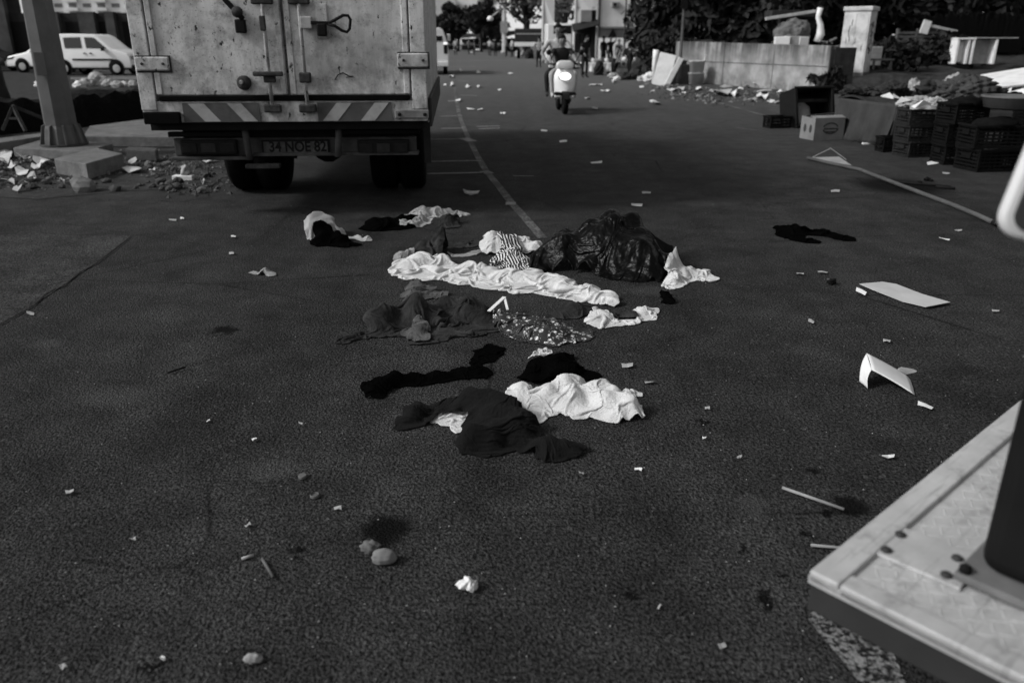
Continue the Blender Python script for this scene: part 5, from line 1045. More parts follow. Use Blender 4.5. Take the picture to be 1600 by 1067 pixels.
# long market table under a tarp, with hanging cloth
TZ = .62
tb = [gnd(1313, 155, TZ), gnd(1405, 166, TZ), gnd(1480, 171, TZ), gnd(1640, 178, TZ), gnd(1660, 150, TZ), gnd(1480, 140, TZ), gnd(1330, 141, TZ)]
tc = sum(tb, Vector()) / len(tb); tc.z = 0
tab = thing('market_table', 'long low market table under dark sheets on the right', 'table', tc)
TARP = mat('grey_tarp', .03, .85, .4, 2.5, .6, 9, bdist=.05, dirt=.3)
nn = 40; V = []; 
def topz(x, y): return TZ + .04 * math.sin(x * 3 + y) + .03 * math.sin(y * 5.3 - x * 2) + .02 * math.sin(x * 11)
poly2 = [(p.x, p.y) for p in tb]
q = MB(); bmx = bmesh.new(); vsb = [bmx.verts.new((x - tc.x, y - tc.y, TZ)) for x, y in poly2]; bmx.faces.new(vsb); bmesh.ops.triangulate(bmx, faces=bmx.faces); bmesh.ops.subdivide_edges(bmx, edges=bmx.edges, cuts=14, use_grid_fill=True)
for v in bmx.verts: v.co.z = topz(v.co.x, v.co.y)
me = bpy.data.meshes.new('table_top'); bmx.to_mesh(me); bmx.free(); o = link('table_top', me, TARP, tab); so = o.modifiers.new('solid', 'SOLIDIFY'); so.thickness = .03
def drape(A, B, z1, m, seed, parent, o3, name='hanging_cloth', z0=.02):
    n, k = 46, 12; V = []; d = (B - A); nrm = Vector((d.y, -d.x, 0)).normalized(); r = random.Random(seed); f1, f2 = r.uniform(18, 26), r.uniform(40, 60)
    for i in range(n + 1):
        for j in range(k + 1):
            u, v = i / n, j / k; p = A.lerp(B, u); w = .035 * v * (math.sin(u * f1 + seed) + .6 * math.sin(u * f2 + v * 2)) + .1 * v * v + .03
            V.append((p.x + nrm.x * w - o3.x, p.y + nrm.y * w - o3.y, z1 - (z1 - z0) * v + .02 * math.sin(u * 9 + seed) * v))
    Fs = [(i*(k+1)+j, (i+1)*(k+1)+j, (i+1)*(k+1)+j+1, i*(k+1)+j+1) for i in range(n) for j in range(k)]
    me = bpy.data.meshes.new(name); me.from_pydata(V, [], Fs); me.update(); o = link(name, me, m, parent, smooth=True); so = o.modifiers.new('solid', 'SOLIDIFY'); so.thickness = .006; return o
drape(tb[0], tb[1], TZ + .02, mat('grey_hanging', .04, .9, .35, 3, .3, 30), 1, tab, tc); drape(tb[1], tb[2], TZ + .02, mat('dark_hanging', .02, .9, .35, 3, .3, 30), 2, tab, tc); drape(tb[2], tb[3], TZ + .02, mat('dark_hanging', .035), 3, tab, tc)
drape(tb[6], tb[0], TZ + .02, MATS['dark_hanging'], 4, tab, tc)
# goods on the table
goods = [(1345, 150, .35, .3, .12, TARP, 'low grey cloth bundle at the left end of the market table'), (1395, 152, .4, .3, .16, DW, 'dark bundle near the middle of the market table'), (1425, 150, .1, .1, .2, PAPERG, 'pale upright bundle on the market table'), (1452, 150, .35, .3, .2, DW, 'dark bundle right of the pale upright bundle'), (1500, 160, .5, .45, .3, mat('mid_tarp', .05, .9, .3, 4, .6, 14, bdist=.05), 'folded grey tarpaulin heaped on the market table'),
         (1490, 146, .22, .2, .22, PAPERG, 'small pale bundle behind the folded grey tarpaulin'), (1540, 160, .45, .3, .18, TARP, 'flat grey bundle right of the folded tarpaulin'), (1575, 170, .4, .3, .16, SHEET, 'dark leafy bundle near the round basin'), (1432, 168, .28, .2, .1, PAPERG, 'crumpled pale paper bundle at the front of the table'), (1460, 172, .2, .16, .12, PAPERG, 'small crumpled pale bundle above the tall crates')]
for i, (px, py, rx, ry, rz_, mm, lab) in enumerate(goods):
    o = lump('cloth_bundle', mm, (rx, ry, rz_), None, 400 + i, .3, 5, 2.6, crease=.22); p = gnd(px, py, TZ); o.location = (p.x, p.y, TZ + .0); o.rotation_euler = (0, 0, i * .7); tag(o, lab, 'bundle', None)
for i, (px, py) in enumerate(((1385, 163), (1400, 165), (1415, 170), (1440, 176), (1570, 152), (1590, 154))):
    p = gnd(px, py, TZ); q = MB(); q.add([(-.12, -.04, .02), (.1, -.08, .06), (.14, .05, .03), (.02, .09, .1), (-.1, .06, .02)], [(0, 1, 2, 3, 4)]); o = q.build('white_scrap', PAPER, None); so = o.modifiers.new('solid', 'SOLIDIFY'); so.thickness = .004; o.location = (p.x, p.y, TZ + .06); o.rotation_euler = (.2, .3, i * 1.1); tag(o, 'white paper scrap on the dark market table', 'scrap', 'paper scraps on the market table')
# crates
def crate_mesh(w, d, h, rows, cols):
    q = MB(); t = .014
    q.box(-w/2, w/2, -d/2, d/2, 0, t * 1.2)
    for sx in (-1, 1):
        for sy in (-1, 1): q.box(sx * w/2 - (.03 if sx > 0 else 0), sx * w/2 + (.03 if sx < 0 else 0), sy * d/2 - (.03 if sy > 0 else 0), sy * d/2 + (.03 if sy < 0 else 0), t * 1.25, h - .025)
    for k in range(rows):
        z = .03 + (h - .06) * k / max(1, rows - 1); hh = (h - .06) / rows * .28
        for s in (-1, 1):
            q.box(-w/2 + .032, w/2 - .032, s * d/2 - (t if s > 0 else 0), s * d/2 + (t if s < 0 else 0), z - hh, z + hh)
            q.box(s * w/2 - (t if s > 0 else 0), s * w/2 + (t if s < 0 else 0), -d/2 + .032, d/2 - .032, z - hh, z + hh)
    for k in range(cols):
        x = -w/2 + w * (k + 1) / (cols + 1); y = -d/2 + d * (k + 1) / (cols + 1)
        for s in (-1, 1):
            q.box(x - .006, x + .006, s * (d/2 - .007) - .0055, s * (d/2 - .007) + .0055, .03, h - .03); q.box(s * (w/2 - .007) - .0055, s * (w/2 - .007) + .0055, y - .006, y + .006, .03, h - .03)
    return q
def crate(label, loc, rz, w, d, h, rows, cols, m, group=None):
    t = thing('plastic_crate', label, 'crate', loc, rz, group); crate_mesh(w, d, h, rows, cols).build('basket', m, t)
    q = MB()
    for s in (-1, 1):
        q.box(-w/2 - .012, w/2 + .012, s * (d/2 + .003) - .012, s * (d/2 + .003) + .012, h - .024, h); q.box(s * (w/2 + .003) - .012, s * (w/2 + .003) + .012, -d/2 + .01, d/2 - .01, h - .0245, h - .0005)
    q.build('rim', m, t)
    for s in (-1, 1):
        q = MB(); q.box(s * (w/2 + .006) - .012, s * (w/2 + .006) + .012, -.08, .08, h * .55, h * .78); q.build('handle', m, t)
    return t
CRD = mat('black_crate', .006, .6, .4, 14, .2, spec=.08); CRG = mat('grey_crate', .02, .6, .4, 14, .2, spec=.08); CRI = mat('crate_contents', .006, .9, .3, 9, .3, spec=.05)
c1 = gnd(1217, 201); crate('small black crate alone beside the white cloth', (c1.x, c1.y + .15, 0), R(12), .42, .3, .22, 4, 3, CRD)
def stack(px, py, n, w, d, h, rz, m, labs, rows=5, cols=5, dx=0):
    p = gnd(px, py); 
    for k in range(n): crate(labs[k], (p.x + dx * k + random.uniform(-.02, .02), p.y + d * .5 + random.uniform(-.02, .02), k * (h + .004)), rz + R(random.uniform(-7, 7)), w, d, h, rows, cols, m)
    return p, n * h
W3 = ('bottom', 'middle', 'top')
pA, hA = stack(1437, 246, 3, .46, .36, .215, R(10), CRG, ['%s grey crate of the left crate stack by the table' % w for w in W3])
pB, hB = stack(1502, 258, 3, .5, .38, .26, R(6), CRD, ['%s black crate of the middle crate stack' % w for w in W3], 6, 6)
pC, hC = stack(1556, 269, 2, .62, .45, .28, R(2), CRD, ['%s large black crate of the right crate stack' % w for w in ('bottom', 'top')], 6, 7)
pD, hD = stack(1612, 250, 3, .55, .42, .25, R(-20), CRD, ['%s black crate of the stack behind at the right edge' % w for w in W3], 5, 6)
pE, _ = stack(1395, 238, 1, .32, .24, .22, R(10), CRD, ['little black crate left of the tall crate stacks'], 4, 3)
pT, _ = stack(1351, 217, 1, .52, .34, .17, R(-4), CRD, ['flat black crate right of the cardboard box'], 3, 4)
for (p, h, w, d, k) in ((pA, hA, .4, .3, 0), (pB, hB, .44, .32, 1), (pC, hC, .55, .4, 2)):
    o = lump('crate_filling', CRI if k else PAPERG, (w * .5, d * .5, .1), None, 500 + k, .3, 3, 4); o.location = (p.x, p.y + d * .5, h - .07); o.rotation_euler = (0, 0, R(8)); tag(o, ('crumpled pale paper filling the left crate stack', 'dark goods filling the middle crate stack', 'dark goods filling the right crate stack')[k], 'goods')
q = MB(); q.lathe([(.2, 0), (.33, .03), (.36, .14), (.38, .15), (.38, .17), (.34, .17), (.31, .05), (.02, .03)], 28); o = q.build('round_basin', mat('grey_basin', .1, .5, .2, 4, .1), None, smooth=True); p = at(1590, 186, 10.3); o.location = (p.x, 10.45, hD - .02); tag(o, 'round grey basin on top of the crates at the right edge', 'basin')
# tipped black crate, cardboard box and other things by the table
p = gnd(1290, 205); t = thing('tipped_black_bin', 'large black plastic bin tipped on its side behind the cardboard box', 'bin', (p.x, p.y + .55, 0), R(14))
Mt = Matrix.Rotation(R(-16), 4, 'X')
for bx in ((-.42, .42, -.04, 0, 0, .05), (-.42, .42, -.04, 0, .72, .77), (-.42, -.36, -.04, 0, .051, .719), (.36, .42, -.04, 0, .051, .719)):
    q = MB(); q.box(*bx, Mt); q.build('rim', DARKP, t, .015)
q = MB(); q.box(-.4, .4, .0, .5, .02, .05, Mt); q.box(-.4, .4, 0, .5, .72, .75, Mt); q.box(-.4, -.37, 0, .5, .05, .72, Mt); q.box(.37, .4, 0, .5, .05, .72, Mt); q.box(-.4, .4, .5, .53, .02, .75, Mt); q.build('shell', DARKP, t, .01)
q = MB(); q.box(-.36, .36, .1, .14, .5, .56, Mt); q.build('shelf_bar', CRG, t)
p = gnd(1291, 220); s = 1 / ppm(p); cbx = thing('cardboard_box', 'open cardboard box with a printed oval on its front', 'box', (p.x, p.y + .25, 0), R(14))
bw_, bd_, bh_ = .56, .4, .36
q = MB(); q.box(-bw_/2, bw_/2, -bd_/2, -bd_/2 + .006, 0, bh_); q.box(-bw_/2, bw_/2, bd_/2 - .006, bd_/2, 0, bh_); q.box(-bw_/2, -bw_/2 + .006, -bd_/2 + .0062, bd_/2 - .0062, 0, bh_); q.box(bw_/2 - .006, bw_/2, -bd_/2 + .0062, bd_/2 - .0062, 0, bh_); q.box(-bw_/2 + .0062, bw_/2 - .0062, -bd_/2 + .0062, bd_/2 - .0062, 0, .006); q.build('carton', CARD, cbx, .003)
for (pts, nm) in (([(-bw_/2, -bd_/2, bh_), (bw_/2, -bd_/2, bh_), (bw_/2 + .02, -bd_/2 + .14, bh_ + .03), (-bw_/2 - .02, -bd_/2 + .14, bh_ + .025)], 'flap'), ([(-bw_/2, bd_/2, bh_), (bw_/2, bd_/2, bh_), (bw_/2, bd_/2 - .13, bh_ + .05), (-bw_/2, bd_/2 - .14, bh_ + .02)], 'flap'), ([(bw_/2, -bd_/2 + .01, bh_), (bw_/2, bd_/2 - .01, bh_), (bw_/2 + .16, bd_/2 - .02, bh_ - .08), (bw_/2 + .16, -bd_/2 + .02, bh_ - .06)], 'flap')):
    q = MB(); q.add(pts, [(0, 1, 2, 3)]); o = q.build(nm, CARD, cbx); so = o.modifiers.new('solid', 'SOLIDIFY'); so.thickness = .006
PR = mat('print_ink', .05, .9, .3, 20, 0)
q = MB()
for k in range(24):
    a0, a1 = k * math.tau / 24, (k + 1) * math.tau / 24
    if k in (0, 11, 12): continue
    P = [(.15 * math.cos(a0) + .02, .095 * math.sin(a0) + .19), (.15 * math.cos(a1) + .02, .095 * math.sin(a1) + .19), (.125 * math.cos(a1) + .02, .072 * math.sin(a1) + .19), (.125 * math.cos(a0) + .02, .072 * math.sin(a0) + .19)]
    q.prism(P, -bd_/2 - .0022, -bd_/2 - .0005, 'y')
q.box(-.1, .14, -bd_/2 - .0022, -bd_/2 - .0005, .17, .195); q.box(-.07, .11, -bd_/2 - .0022, -bd_/2 - .0005, .125, .145); q.build('printed_oval', PR, cbx)
for yy in (-.09, .07):
    q = MB(); q.lathe([(.04, -bw_/2 - .002), (.04, -bw_/2 - .0005)], 12, Matrix.Translation((0, yy, .18)) @ Matrix.Rotation(R(90), 4, 'Y') @ Matrix.Scale(1.7, 4, (1, 0, 0))); o = q.build('printed_mark', PR, cbx)
o = lump('white_cloth_lump', WHITE_CL, (.22, .25, .3), None, 71, .35, 4, 2.6); p = gnd(1247, 196); o.location = (p.x, p.y + .1, 0); tag(o, 'white cloth lump between the small crate and the tipped bin', 'cloth')
o = lump('grey_cushion', mat('grey_cushion', .13, .9, .25, 5, .3), (.24, .2, .1), None, 72, .08, 3); p = gnd(1378, 226); o.location = (p.x, p.y + .1, 0); tag(o, 'flat round grey cushion in front of the hanging cloth', 'cushion')
q = MB(); q.box(-.17, .17, -.03, .03, 0, .025); o = q.build('white_batten', WHITEP, None, .004); p = gnd(1364, 226.5); o.location = (p.x, p.y, .006); tag(o, 'short white batten on the road by the cushion', 'batten')
# boards, tubs by the wall
q = MB(); q.box(-.3, .3, 0, .05, 0, 1.15); o = q.build('white_board', WHITEP, None, .006); p = gnd(1031, 134); o.location = p; o.rotation_euler = (R(-14), R(12), R(-10)); tag(o, 'white door panel leaning at the left end of the wall', 'board')
q = MB(); q.box(-.09, .09, 0, .05, 0, 1.1); o = q.build('white_batten_leaning', WHITEP, None, .006); p = gnd(1041, 135.5); o.location = p; o.rotation_euler = (R(-10), R(28), 0); tag(o, 'narrow white board leaning right of the door panel', 'board')
q = MB(); q.tube([(0, 0, 0), (0, 0, .9), (.02, .02, 1.2)], [.1, .11, .12], 10); o = q.build('white_roll', WHITEP, None, smooth=True); p = gnd(1021, 131); o.location = p + Vector((.1, .5, 0)); tag(o, 'white roll standing behind the leaning door panel', 'roll')
q = MB(); q.box(-.55, .55, 0, .5, 0, .7); q.box(-.5, .3, .05, .45, .7, .85); o = q.build('dark_chest', DW, None, .03); p = gnd(1054, 132); o.location = p + Vector((.1, -.1, 0)); tag(o, 'dark chest between the boards and the white tubs', 'chest')
p = gnd(1086, 132)
for k, lab in ((0, 'lower white plastic tub of two stacked by the wall'), (1, 'upper white plastic tub of two stacked by the wall')):
    t = thing('plastic_tub', lab, 'tub', (p.x, p.y - .1, k * .42), .3); q = MB(); q.lathe([(.25, 0), (.29, .38), (.31, .385), (.31, .42), (.28, .42), (.27, .36), (.02, .04)], 22); q.build('tub_body', mat('offwhite_tub', .5, .5, .12, 3, 0, dirt=.2), t, smooth=True)
    if k:
        q = MB(); q.tube([(.29, 0, .38), (.33, 0, .6), (.36, 0, .62)], .025, 6); q.build('handle', MATS['offwhite_tub'], t)
# trestle tables with goods up the street
for i, (px, py, Y, w, lab, mm) in enumerate(((932, 119, 40, 1.35, 'market table with a white cloth hanging down, behind the scooter', PAPER), (985, 114, 43, 2.2, 'long low market table of pale goods before the hoarding', PAPERG))):
    p = atg(px, py, Y); t = thing('goods_table', lab, 'table', p, R(4)); q = MB(); q.box(-w/2, w/2, 0, .9, .5, .56); q.build('table_top', mm, t, .01)
    for sx in (-1, 1):
        q = MB(); q.box(sx * (w/2 - .08) - .03, sx * (w/2 - .08) + .03, .1, .16, 0, .5); q.build('leg', BLACKM, t)
    if i == 0: drape(p + Vector((-w/2, -.02, 0)), p + Vector((w/2, -.02, 0)), .55, PAPER, 7, t, p, 'table_cloth', .15)
    for k in range(7):
        o = lump('table_goods', (PAPERG, GREY_CL, PAPER, CARD)[k % 4], (.14, .14, .12), None, 600 + i * 9 + k, .3, 2); o.location = (p.x - w/2 + .2 + k * (w - .4) / 6, Y + .4, .56); tag(o, ('small pile of goods on the white cloth table behind the scooter', 'small pile of goods on the long low table before the hoarding')[i], 'goods', ('goods on the cloth table', 'goods on the long low table')[i])
# ================================================================== PEOPLE AND SCOOTER
def person(name, label, J, mats, loc, rz=0, scale=1.0, cat='person', hairm=None, faces=True):
    """J: joint dict (local, facing -y). mats: shirt, trousers, skin, shoes."""
    V = []; E = []; Rd = []; T = []
    def add(p, r, t, par=None):
        V.append(Vector(p)); Rd.append(r); T.append(t); i = len(V) - 1
        if par is not None: E.append((par, i))
        return i
    pel = add(J['pelvis'], .135, 'b'); sp = add(J['spine'], .125, 's', pel); ch = add(J['chest'], .145, 's', sp); nb = add(J['neck'], .062, 's', ch)
    hd = Vector(J['head']); nk = Vector(J['neck']); up = (hd - nk).normalized()
    n2 = add(nk + up * .06, .055, 'k', nb); h1 = add(hd - up * .055 , .07, 'k', n2); h2 = add(hd + up * .02, .088, 'k', h1); h3 = add(hd + up * .085, .07, 'k', h2)
    for s in ('l', 'r'):
        sh = add(J['sh_' + s], .068, 's', ch); el = Vector(J['el_' + s]); wr = Vector(J['wr_' + s]); sv = Vector(J['sh_' + s])
        m1 = add(sv.lerp(el, .5), .055, 's', sh); e_ = add(el, .044, 'a', m1); w_ = add(wr, .03, 'a', e_)
        hv = Vector(J.get('ha_' + s, tuple(wr + (wr - el).normalized() * .09))); d = (hv - wr).normalized()
        pm = add(wr + d * .05, .038, 'a', w_)
        side = d.cross(Vector((0, 0, 1))); side = side.normalized() if side.length > .1 else Vector((1, 0, 0)); curl = side.cross(d).normalized() * (1 if side.cross(d).z < 0 else -1)
        for k, ln in enumerate((.075, .085, .08, .062)):
            o = side * (-.03 + .02 * k); a = add(wr + d * .09 + o, .011, 'a', pm); b = add(wr + d * (.09 + ln * .5) + o + curl * .012, .0095, 'a', a); add(wr + d * (.09 + ln * .75) + o + curl * .04, .0085, 'a', b)
        a = add(wr + d * .045 - side * .045, .012, 'a', pm); add(wr + d * .085 - side * .06 + curl * .015, .0095, 'a', a)
        hp = add(J['hip_' + s], .1, 'b', pel); kn = Vector(J['kn_' + s]); an = Vector(J['an_' + s]); to = Vector(J['to_' + s])
        mt = add(Vector(J['hip_' + s]).lerp(kn, .5), .086, 'b', hp); k_ = add(kn, .064, 'b', mt); c_ = add(kn.lerp(an, .35), .06, 'b', k_); a_ = add(an, .042, 'b', c_); f_ = add(an.lerp(to, .45), .044, 'f', a_); add(to, .036, 'f', f_)
    me = bpy.data.meshes.new(name); me.from_pydata([tuple(v) for v in V], E, []); me.update()
    o = bpy.data.objects.new(name, me); COL.objects.link(o)
    sk = o.modifiers.new('skin', 'SKIN'); sk.use_smooth_shade = True; sk.branch_smoothing = .6
    for i, r in enumerate(Rd): me.skin_vertices[0].data[i].radius = (r, r)
    me.skin_vertices[0].data[0].use_root = True
    su = o.modifiers.new('sub', 'SUBSURF'); su.levels = 2; su.render_levels = 2
    bpy.context.view_layer.update()
    m2 = bpy.data.meshes.new_from_object(o.evaluated_get(bpy.context.evaluated_depsgraph_get())); bpy.data.objects.remove(o)
    o = link(name, m2, list(mats), None, smooth=True)
    S = []; ST = []
    for a, b in E:
        for f in (.2, .5, .8, 1.0): S.append(V[a].lerp(V[b], f)); ST.append(T[b])
    S = np.array(S); mp = {'s': 0, 'b': 1, 'k': 2, 'a': 2, 'f': 3}; idx = np.array([mp[t] for t in ST])
    cs = np.array([p.center for p in m2.polygons]); k = ((cs[:, None] - S[None]) ** 2).sum(2).argmin(1)
    m2.polygons.foreach_set('material_index', idx[k].astype(np.int32)); m2.update()
    o.location = loc; o.rotation_euler = (0, 0, rz); o.scale = (scale,) * 3; tag(o, label, cat)
    # hair, and a face turned the way the head faces (-y)
    q = MB(); c = hd + up * .02; hm = hairm or HAIR; ring = []
    n, kk = 14, 7
    for j in range(kk + 1):
        th = math.pi * .56 * j / kk
        for i in range(n):
            a = math.tau * i / n; fr = 1.0 - (.42 * max(0, -math.sin(a)) if j >= kk - 2 else 0)
            t2 = th * fr; ring.append(c + Vector((math.sin(t2) * math.cos(a) * .094, math.sin(t2) * math.sin(a) * .108 + .008, math.cos(t2) * .108 + .028)))
    q.add(ring, [(j*n+i, j*n+(i+1) % n, (j+1)*n+(i+1) % n, (j+1)*n+i) for j in range(kk) for i in range(n)]); q.build('hair', hm, o, smooth=True)
    if faces:
        for s in (-1, 1):
            q = MB(); q.lathe([(.001, -.011), (.012, -.006), (.013, 0), (.012, .006), (.001, .011)], 8, Matrix.Translation(hd + Vector((s * .034, -.078, .018)))); q.build('eye', HAIR, o, smooth=True)
            q = MB(); q.lathe([(.001, -.03), (.014, -.018), (.016, 0), (.014, .02), (.001, .03)], 8, Matrix.Translation(hd + Vector((s * .087, .0, .0)))); q.build('ear', SKIN, o, smooth=True)
        q = MB(); q.tube([hd + Vector((0, -.082, .03)), hd + Vector((0, -.1, -.008)), hd + Vector((0, -.088, -.02))], [.01, .016, .012], 6); q.build('nose', SKIN, o, smooth=True)
        q = MB(); q.tube([hd + Vector((-.026, -.078, -.045)), hd + Vector((0, -.088, -.045)), hd + Vector((.026, -.078, -.045))], [.005, .008, .005], 6); q.build('mouth', mat('lips', .07, .6, .1, 5, 0), o)
    return o
def stand(**k):
    J = dict(pelvis=(0, 0, .95), spine=(0, 0, 1.12), chest=(0, 0, 1.32), neck=(0, .01, 1.48), head=(0, -.01, 1.63),
             sh_l=(-.18, 0, 1.41), sh_r=(.18, 0, 1.41), el_l=(-.23, .03, 1.14), el_r=(.23, .03, 1.14), wr_l=(-.22, -.06, .9), wr_r=(.22, -.06, .9),
             hip_l=(-.09, 0, .9), hip_r=(.09, 0, .9), kn_l=(-.11, -.02, .5), kn_r=(.11, -.02, .5), an_l=(-.11, .03, .08), an_r=(.11, .03, .08), to_l=(-.13, -.13, .035), to_r=(.13, -.13, .035))
    J.update(k); return J
DSH = mat('dark_polo', .022, .9, .2, 8, .2); LSH = mat('pale_shirt_fabric', .42, .9, .15, 8, .2); LTR = mat('pale_trousers', .36, .9, .15, 8, .2); DTR = mat('dark_trousers', .018, .9, .2, 8, .2); SHOE = mat('shoe', .03, .7, .2, 8, .1); MSH = mat('grey_shirt_fabric', .12, .9, .2, 8, .2); PATS = mat('patterned_top', .25, .9, .6, 18, .2)
# scooter (faces the camera, -y)
sp_ = gnd(884, 181); sc = thing('scooter', 'pale motor scooter with lit headlamp riding towards the camera', 'scooter', (sp_.x, sp_.y + .3, 0), R(3))
SW = mat('pale_scooter_paint', .7, .3, .06, 2, 0, spec=.5)
def tyre(y, nm='wheel'):
    q = MB(); Mx = Matrix.Translation((0, y, .23)) @ Matrix.Rotation(R(90), 4, 'Y'); q.lathe([(.13, -.045), (.2, -.055), (.228, -.03), (.232, 0), (.228, .03), (.2, .055), (.13, .045)], 26, Mx); w = q.build(nm, RUBBER, sc, smooth=True)
    q = MB(); q.lathe([(.13, -.04), (.04, -.06), (.04, .06), (.13, .04)], 14, Mx); q.build('rim', BLACKM, w)
tyre(0.0); tyre(1.28)
q = MB(); q.prism([(-.26 + .26 * (1 - math.cos(a)), .23 + .265 * math.sin(a)) for a in [R(d) for d in range(25, 160, 12)]] + [(-.26 + .26 * (1 - math.cos(a)), .23 + .24 * math.sin(a)) for a in [R(d) for d in range(157, 24, -12)]], -.075, .075, 'x'); q.build('front_fender', DARKP, sc, .01)
for s in (-1, 1):
    q = MB(); q.tube([(s * .085, 0, .23), (s * .085, .12, .62)], .024, 8); q.build('fork', CHROME if s < 0 else BLACKM, sc, smooth=True)
# leg shield: curved panel
V = []; nU, nV = 12, 12
prof = [(.44, .17), (.50, .2), (.58, .225), (.66, .24), (.74, .245), (.82, .235), (.90, .2), (.98, .16), (1.03, .11)]
for (z, w) in prof:
    for i in range(nU + 1):
        u = -1 + 2 * i / nU; V.append((u * w, .02 + .1 * u * u + (z - .44) * .28, z))
Fs = [(j*(nU+1)+i, j*(nU+1)+i+1, (j+1)*(nU+1)+i+1, (j+1)*(nU+1)+i) for j in range(len(prof)-1) for i in range(nU)]
me = bpy.data.meshes.new('leg_shield'); me.from_pydata(V, [], Fs); me.update(); o = link('leg_shield', me, SW, sc, smooth=True); so = o.modifiers.new('solid', 'SOLIDIFY'); so.thickness = .03; so.offset = -1
q = MB(); q.box(-.24, .24, .0, .16, .40, .475); q.build('lower_cowl', DARKP, sc, .03)
q = MB(); q.box(-.05, .05, -.02, .005, .425, .45); q.build('front_badge', CHROME, sc, .006)
Ml = Matrix.Translation((0, .085, .80)) @ Matrix.Rotation(R(78), 4, 'X') @ Matrix.Scale(1.55, 4, (1, 0, 0))
q = MB(); q.lathe([(.085, 0), (.075, .045), (.045, .065), (.005, .07)], 20, Ml); q.build('headlamp', mat('lit_headlamp', .8, .2, 0, 3, 0, emit=.9), sc, smooth=True)
q = MB(); q.lathe([(.1, -.02), (.098, .012), (.088, .018)], 20, Ml, cap=False); q.build('lamp_bezel', CHROME, sc, smooth=True)
q = MB(); q.prism([(-.17, .96), (.17, .96), (.2, 1.06), (.12, 1.13), (-.12, 1.13), (-.2, 1.06)], .13, .3, 'y'); q.build('handlebar_cowl', SW, sc, .03, True, 3)
q = MB(); q.tube([(-.35, .34, 1.06), (-.2, .26, 1.05), (.2, .26, 1.05), (.35, .34, 1.06)], .018, 8); q.build('handlebar', BLACKM, sc, smooth=True)
for s in (-1, 1):
    q = MB(); q.tube([(s * .22, .26, 1.06), (s * .3, .26, 1.2), (s * .34, .25, 1.26)], .009, 6); mm_ = q.build('mirror_stem', BLACKM, sc, smooth=True)
    q = MB(); q.lathe([(.055, 0), (.06, .012), (.04, .03)], 14, Matrix.Translation((s * .36, .24, 1.3)) @ Matrix.Rotation(R(90), 4, 'X')); q.build('mirror', DARKP, mm_, smooth=True)
    q = MB(); q.box(s * .3 - .05, s * .3 + .05, -.0 + .28, .4, .98, 1.03); q.build('indicator', SW, sc, .015)
q = MB(); q.box(-.16, .16, .2, .75, .25, .33); q.build('floorboard', DARKP, sc, .02)
q = MB(); q.prism([(.7, .3), (1.6, .4), (1.7, .62), (1.5, .72), (.75, .7)], -.17, .17, 'x'); q.build('rear_body', SW, sc, .05, True, 3)
q = MB(); q.prism([(.66, .72), (1.6, .76), (1.62, .84), (1.2, .82), (.7, .8)], -.14, .14, 'x'); q.build('seat', DARKP, sc, .03, True, 3)
q = MB(); q.tube([(.2, .9, .28), (.24, 1.2, .3), (.24, 1.7, .36)], [.04, .06, .05], 8); q.build('exhaust', CHROME, sc, smooth=True)
base = Vector(sc.location)
person('person', 'rider in a dark polo shirt driving the scooter', stand(pelvis=(0, .95, .9), spine=(0, .9, 1.06), chest=(0, .84, 1.26), neck=(.0, .82, 1.4), head=(-.01, .78, 1.53), sh_l=(-.185, .84, 1.35), sh_r=(.185, .84, 1.35), el_l=(-.29, .64, 1.14), el_r=(.29, .64, 1.14), wr_l=(-.3, .42, 1.08), wr_r=(.3, .42, 1.08), ha_l=(-.3, .32, 1.06), ha_r=(.3, .32, 1.06),
       hip_l=(-.1, .92, .88), hip_r=(.1, .92, .88), kn_l=(-.27, .5, .84), kn_r=(.27, .5, .84), an_l=(-.24, .48, .4), an_r=(.24, .48, .4), to_l=(-.25, .32, .36), to_r=(.25, .32, .36)), (DSH, LTR, SKIN, LSH), base, R(3))
person('person', 'passenger in a pale shirt seated behind the scooter rider', stand(pelvis=(-.04, 1.3, 1.0), spine=(-.06, 1.27, 1.2), chest=(-.07, 1.24, 1.43), neck=(-.07, 1.22, 1.6), head=(-.06, 1.18, 1.76), sh_l=(-.28, 1.22, 1.52), sh_r=(.14, 1.24, 1.52), el_l=(-.44, 1.08, 1.26), el_r=(.3, 1.08, 1.24), wr_l=(-.36, .88, 1.12), wr_r=(.24, .9, 1.08),
       hip_l=(-.13, 1.28, .93), hip_r=(.1, 1.28, .93), kn_l=(-.34, .86, .82), kn_r=(.3, .86, .8), an_l=(-.32, .92, .4), an_r=(.3, .92, .4), to_l=(-.34, .74, .36), to_r=(.32, .76, .36)), (LSH, DTR, SKIN, SHOE), base, R(3))
p = gnd(842, 106); person('person', 'person in dark skirt and pale top walking up the street edge', stand(el_l=(-.3, -.05, 1.2), wr_l=(-.14, -.2, 1.3), el_r=(.3, -.05, 1.2), wr_r=(.2, -.22, 1.3), an_l=(-.1, .15, .1), kn_l=(-.1, .02, .5), to_l=(-.11, .0, .03)), (PATS, DTR, SKIN, SHOE), p, R(170))
p = gnd(913, 122); person('person', 'person in black standing right of the scooter at the stall', stand(head=(.04, -.08, 1.6), wr_l=(-.25, -.3, 1.0), el_l=(-.26, -.1, 1.15)), (DTR, DTR, SKIN, SHOE), p, R(30))
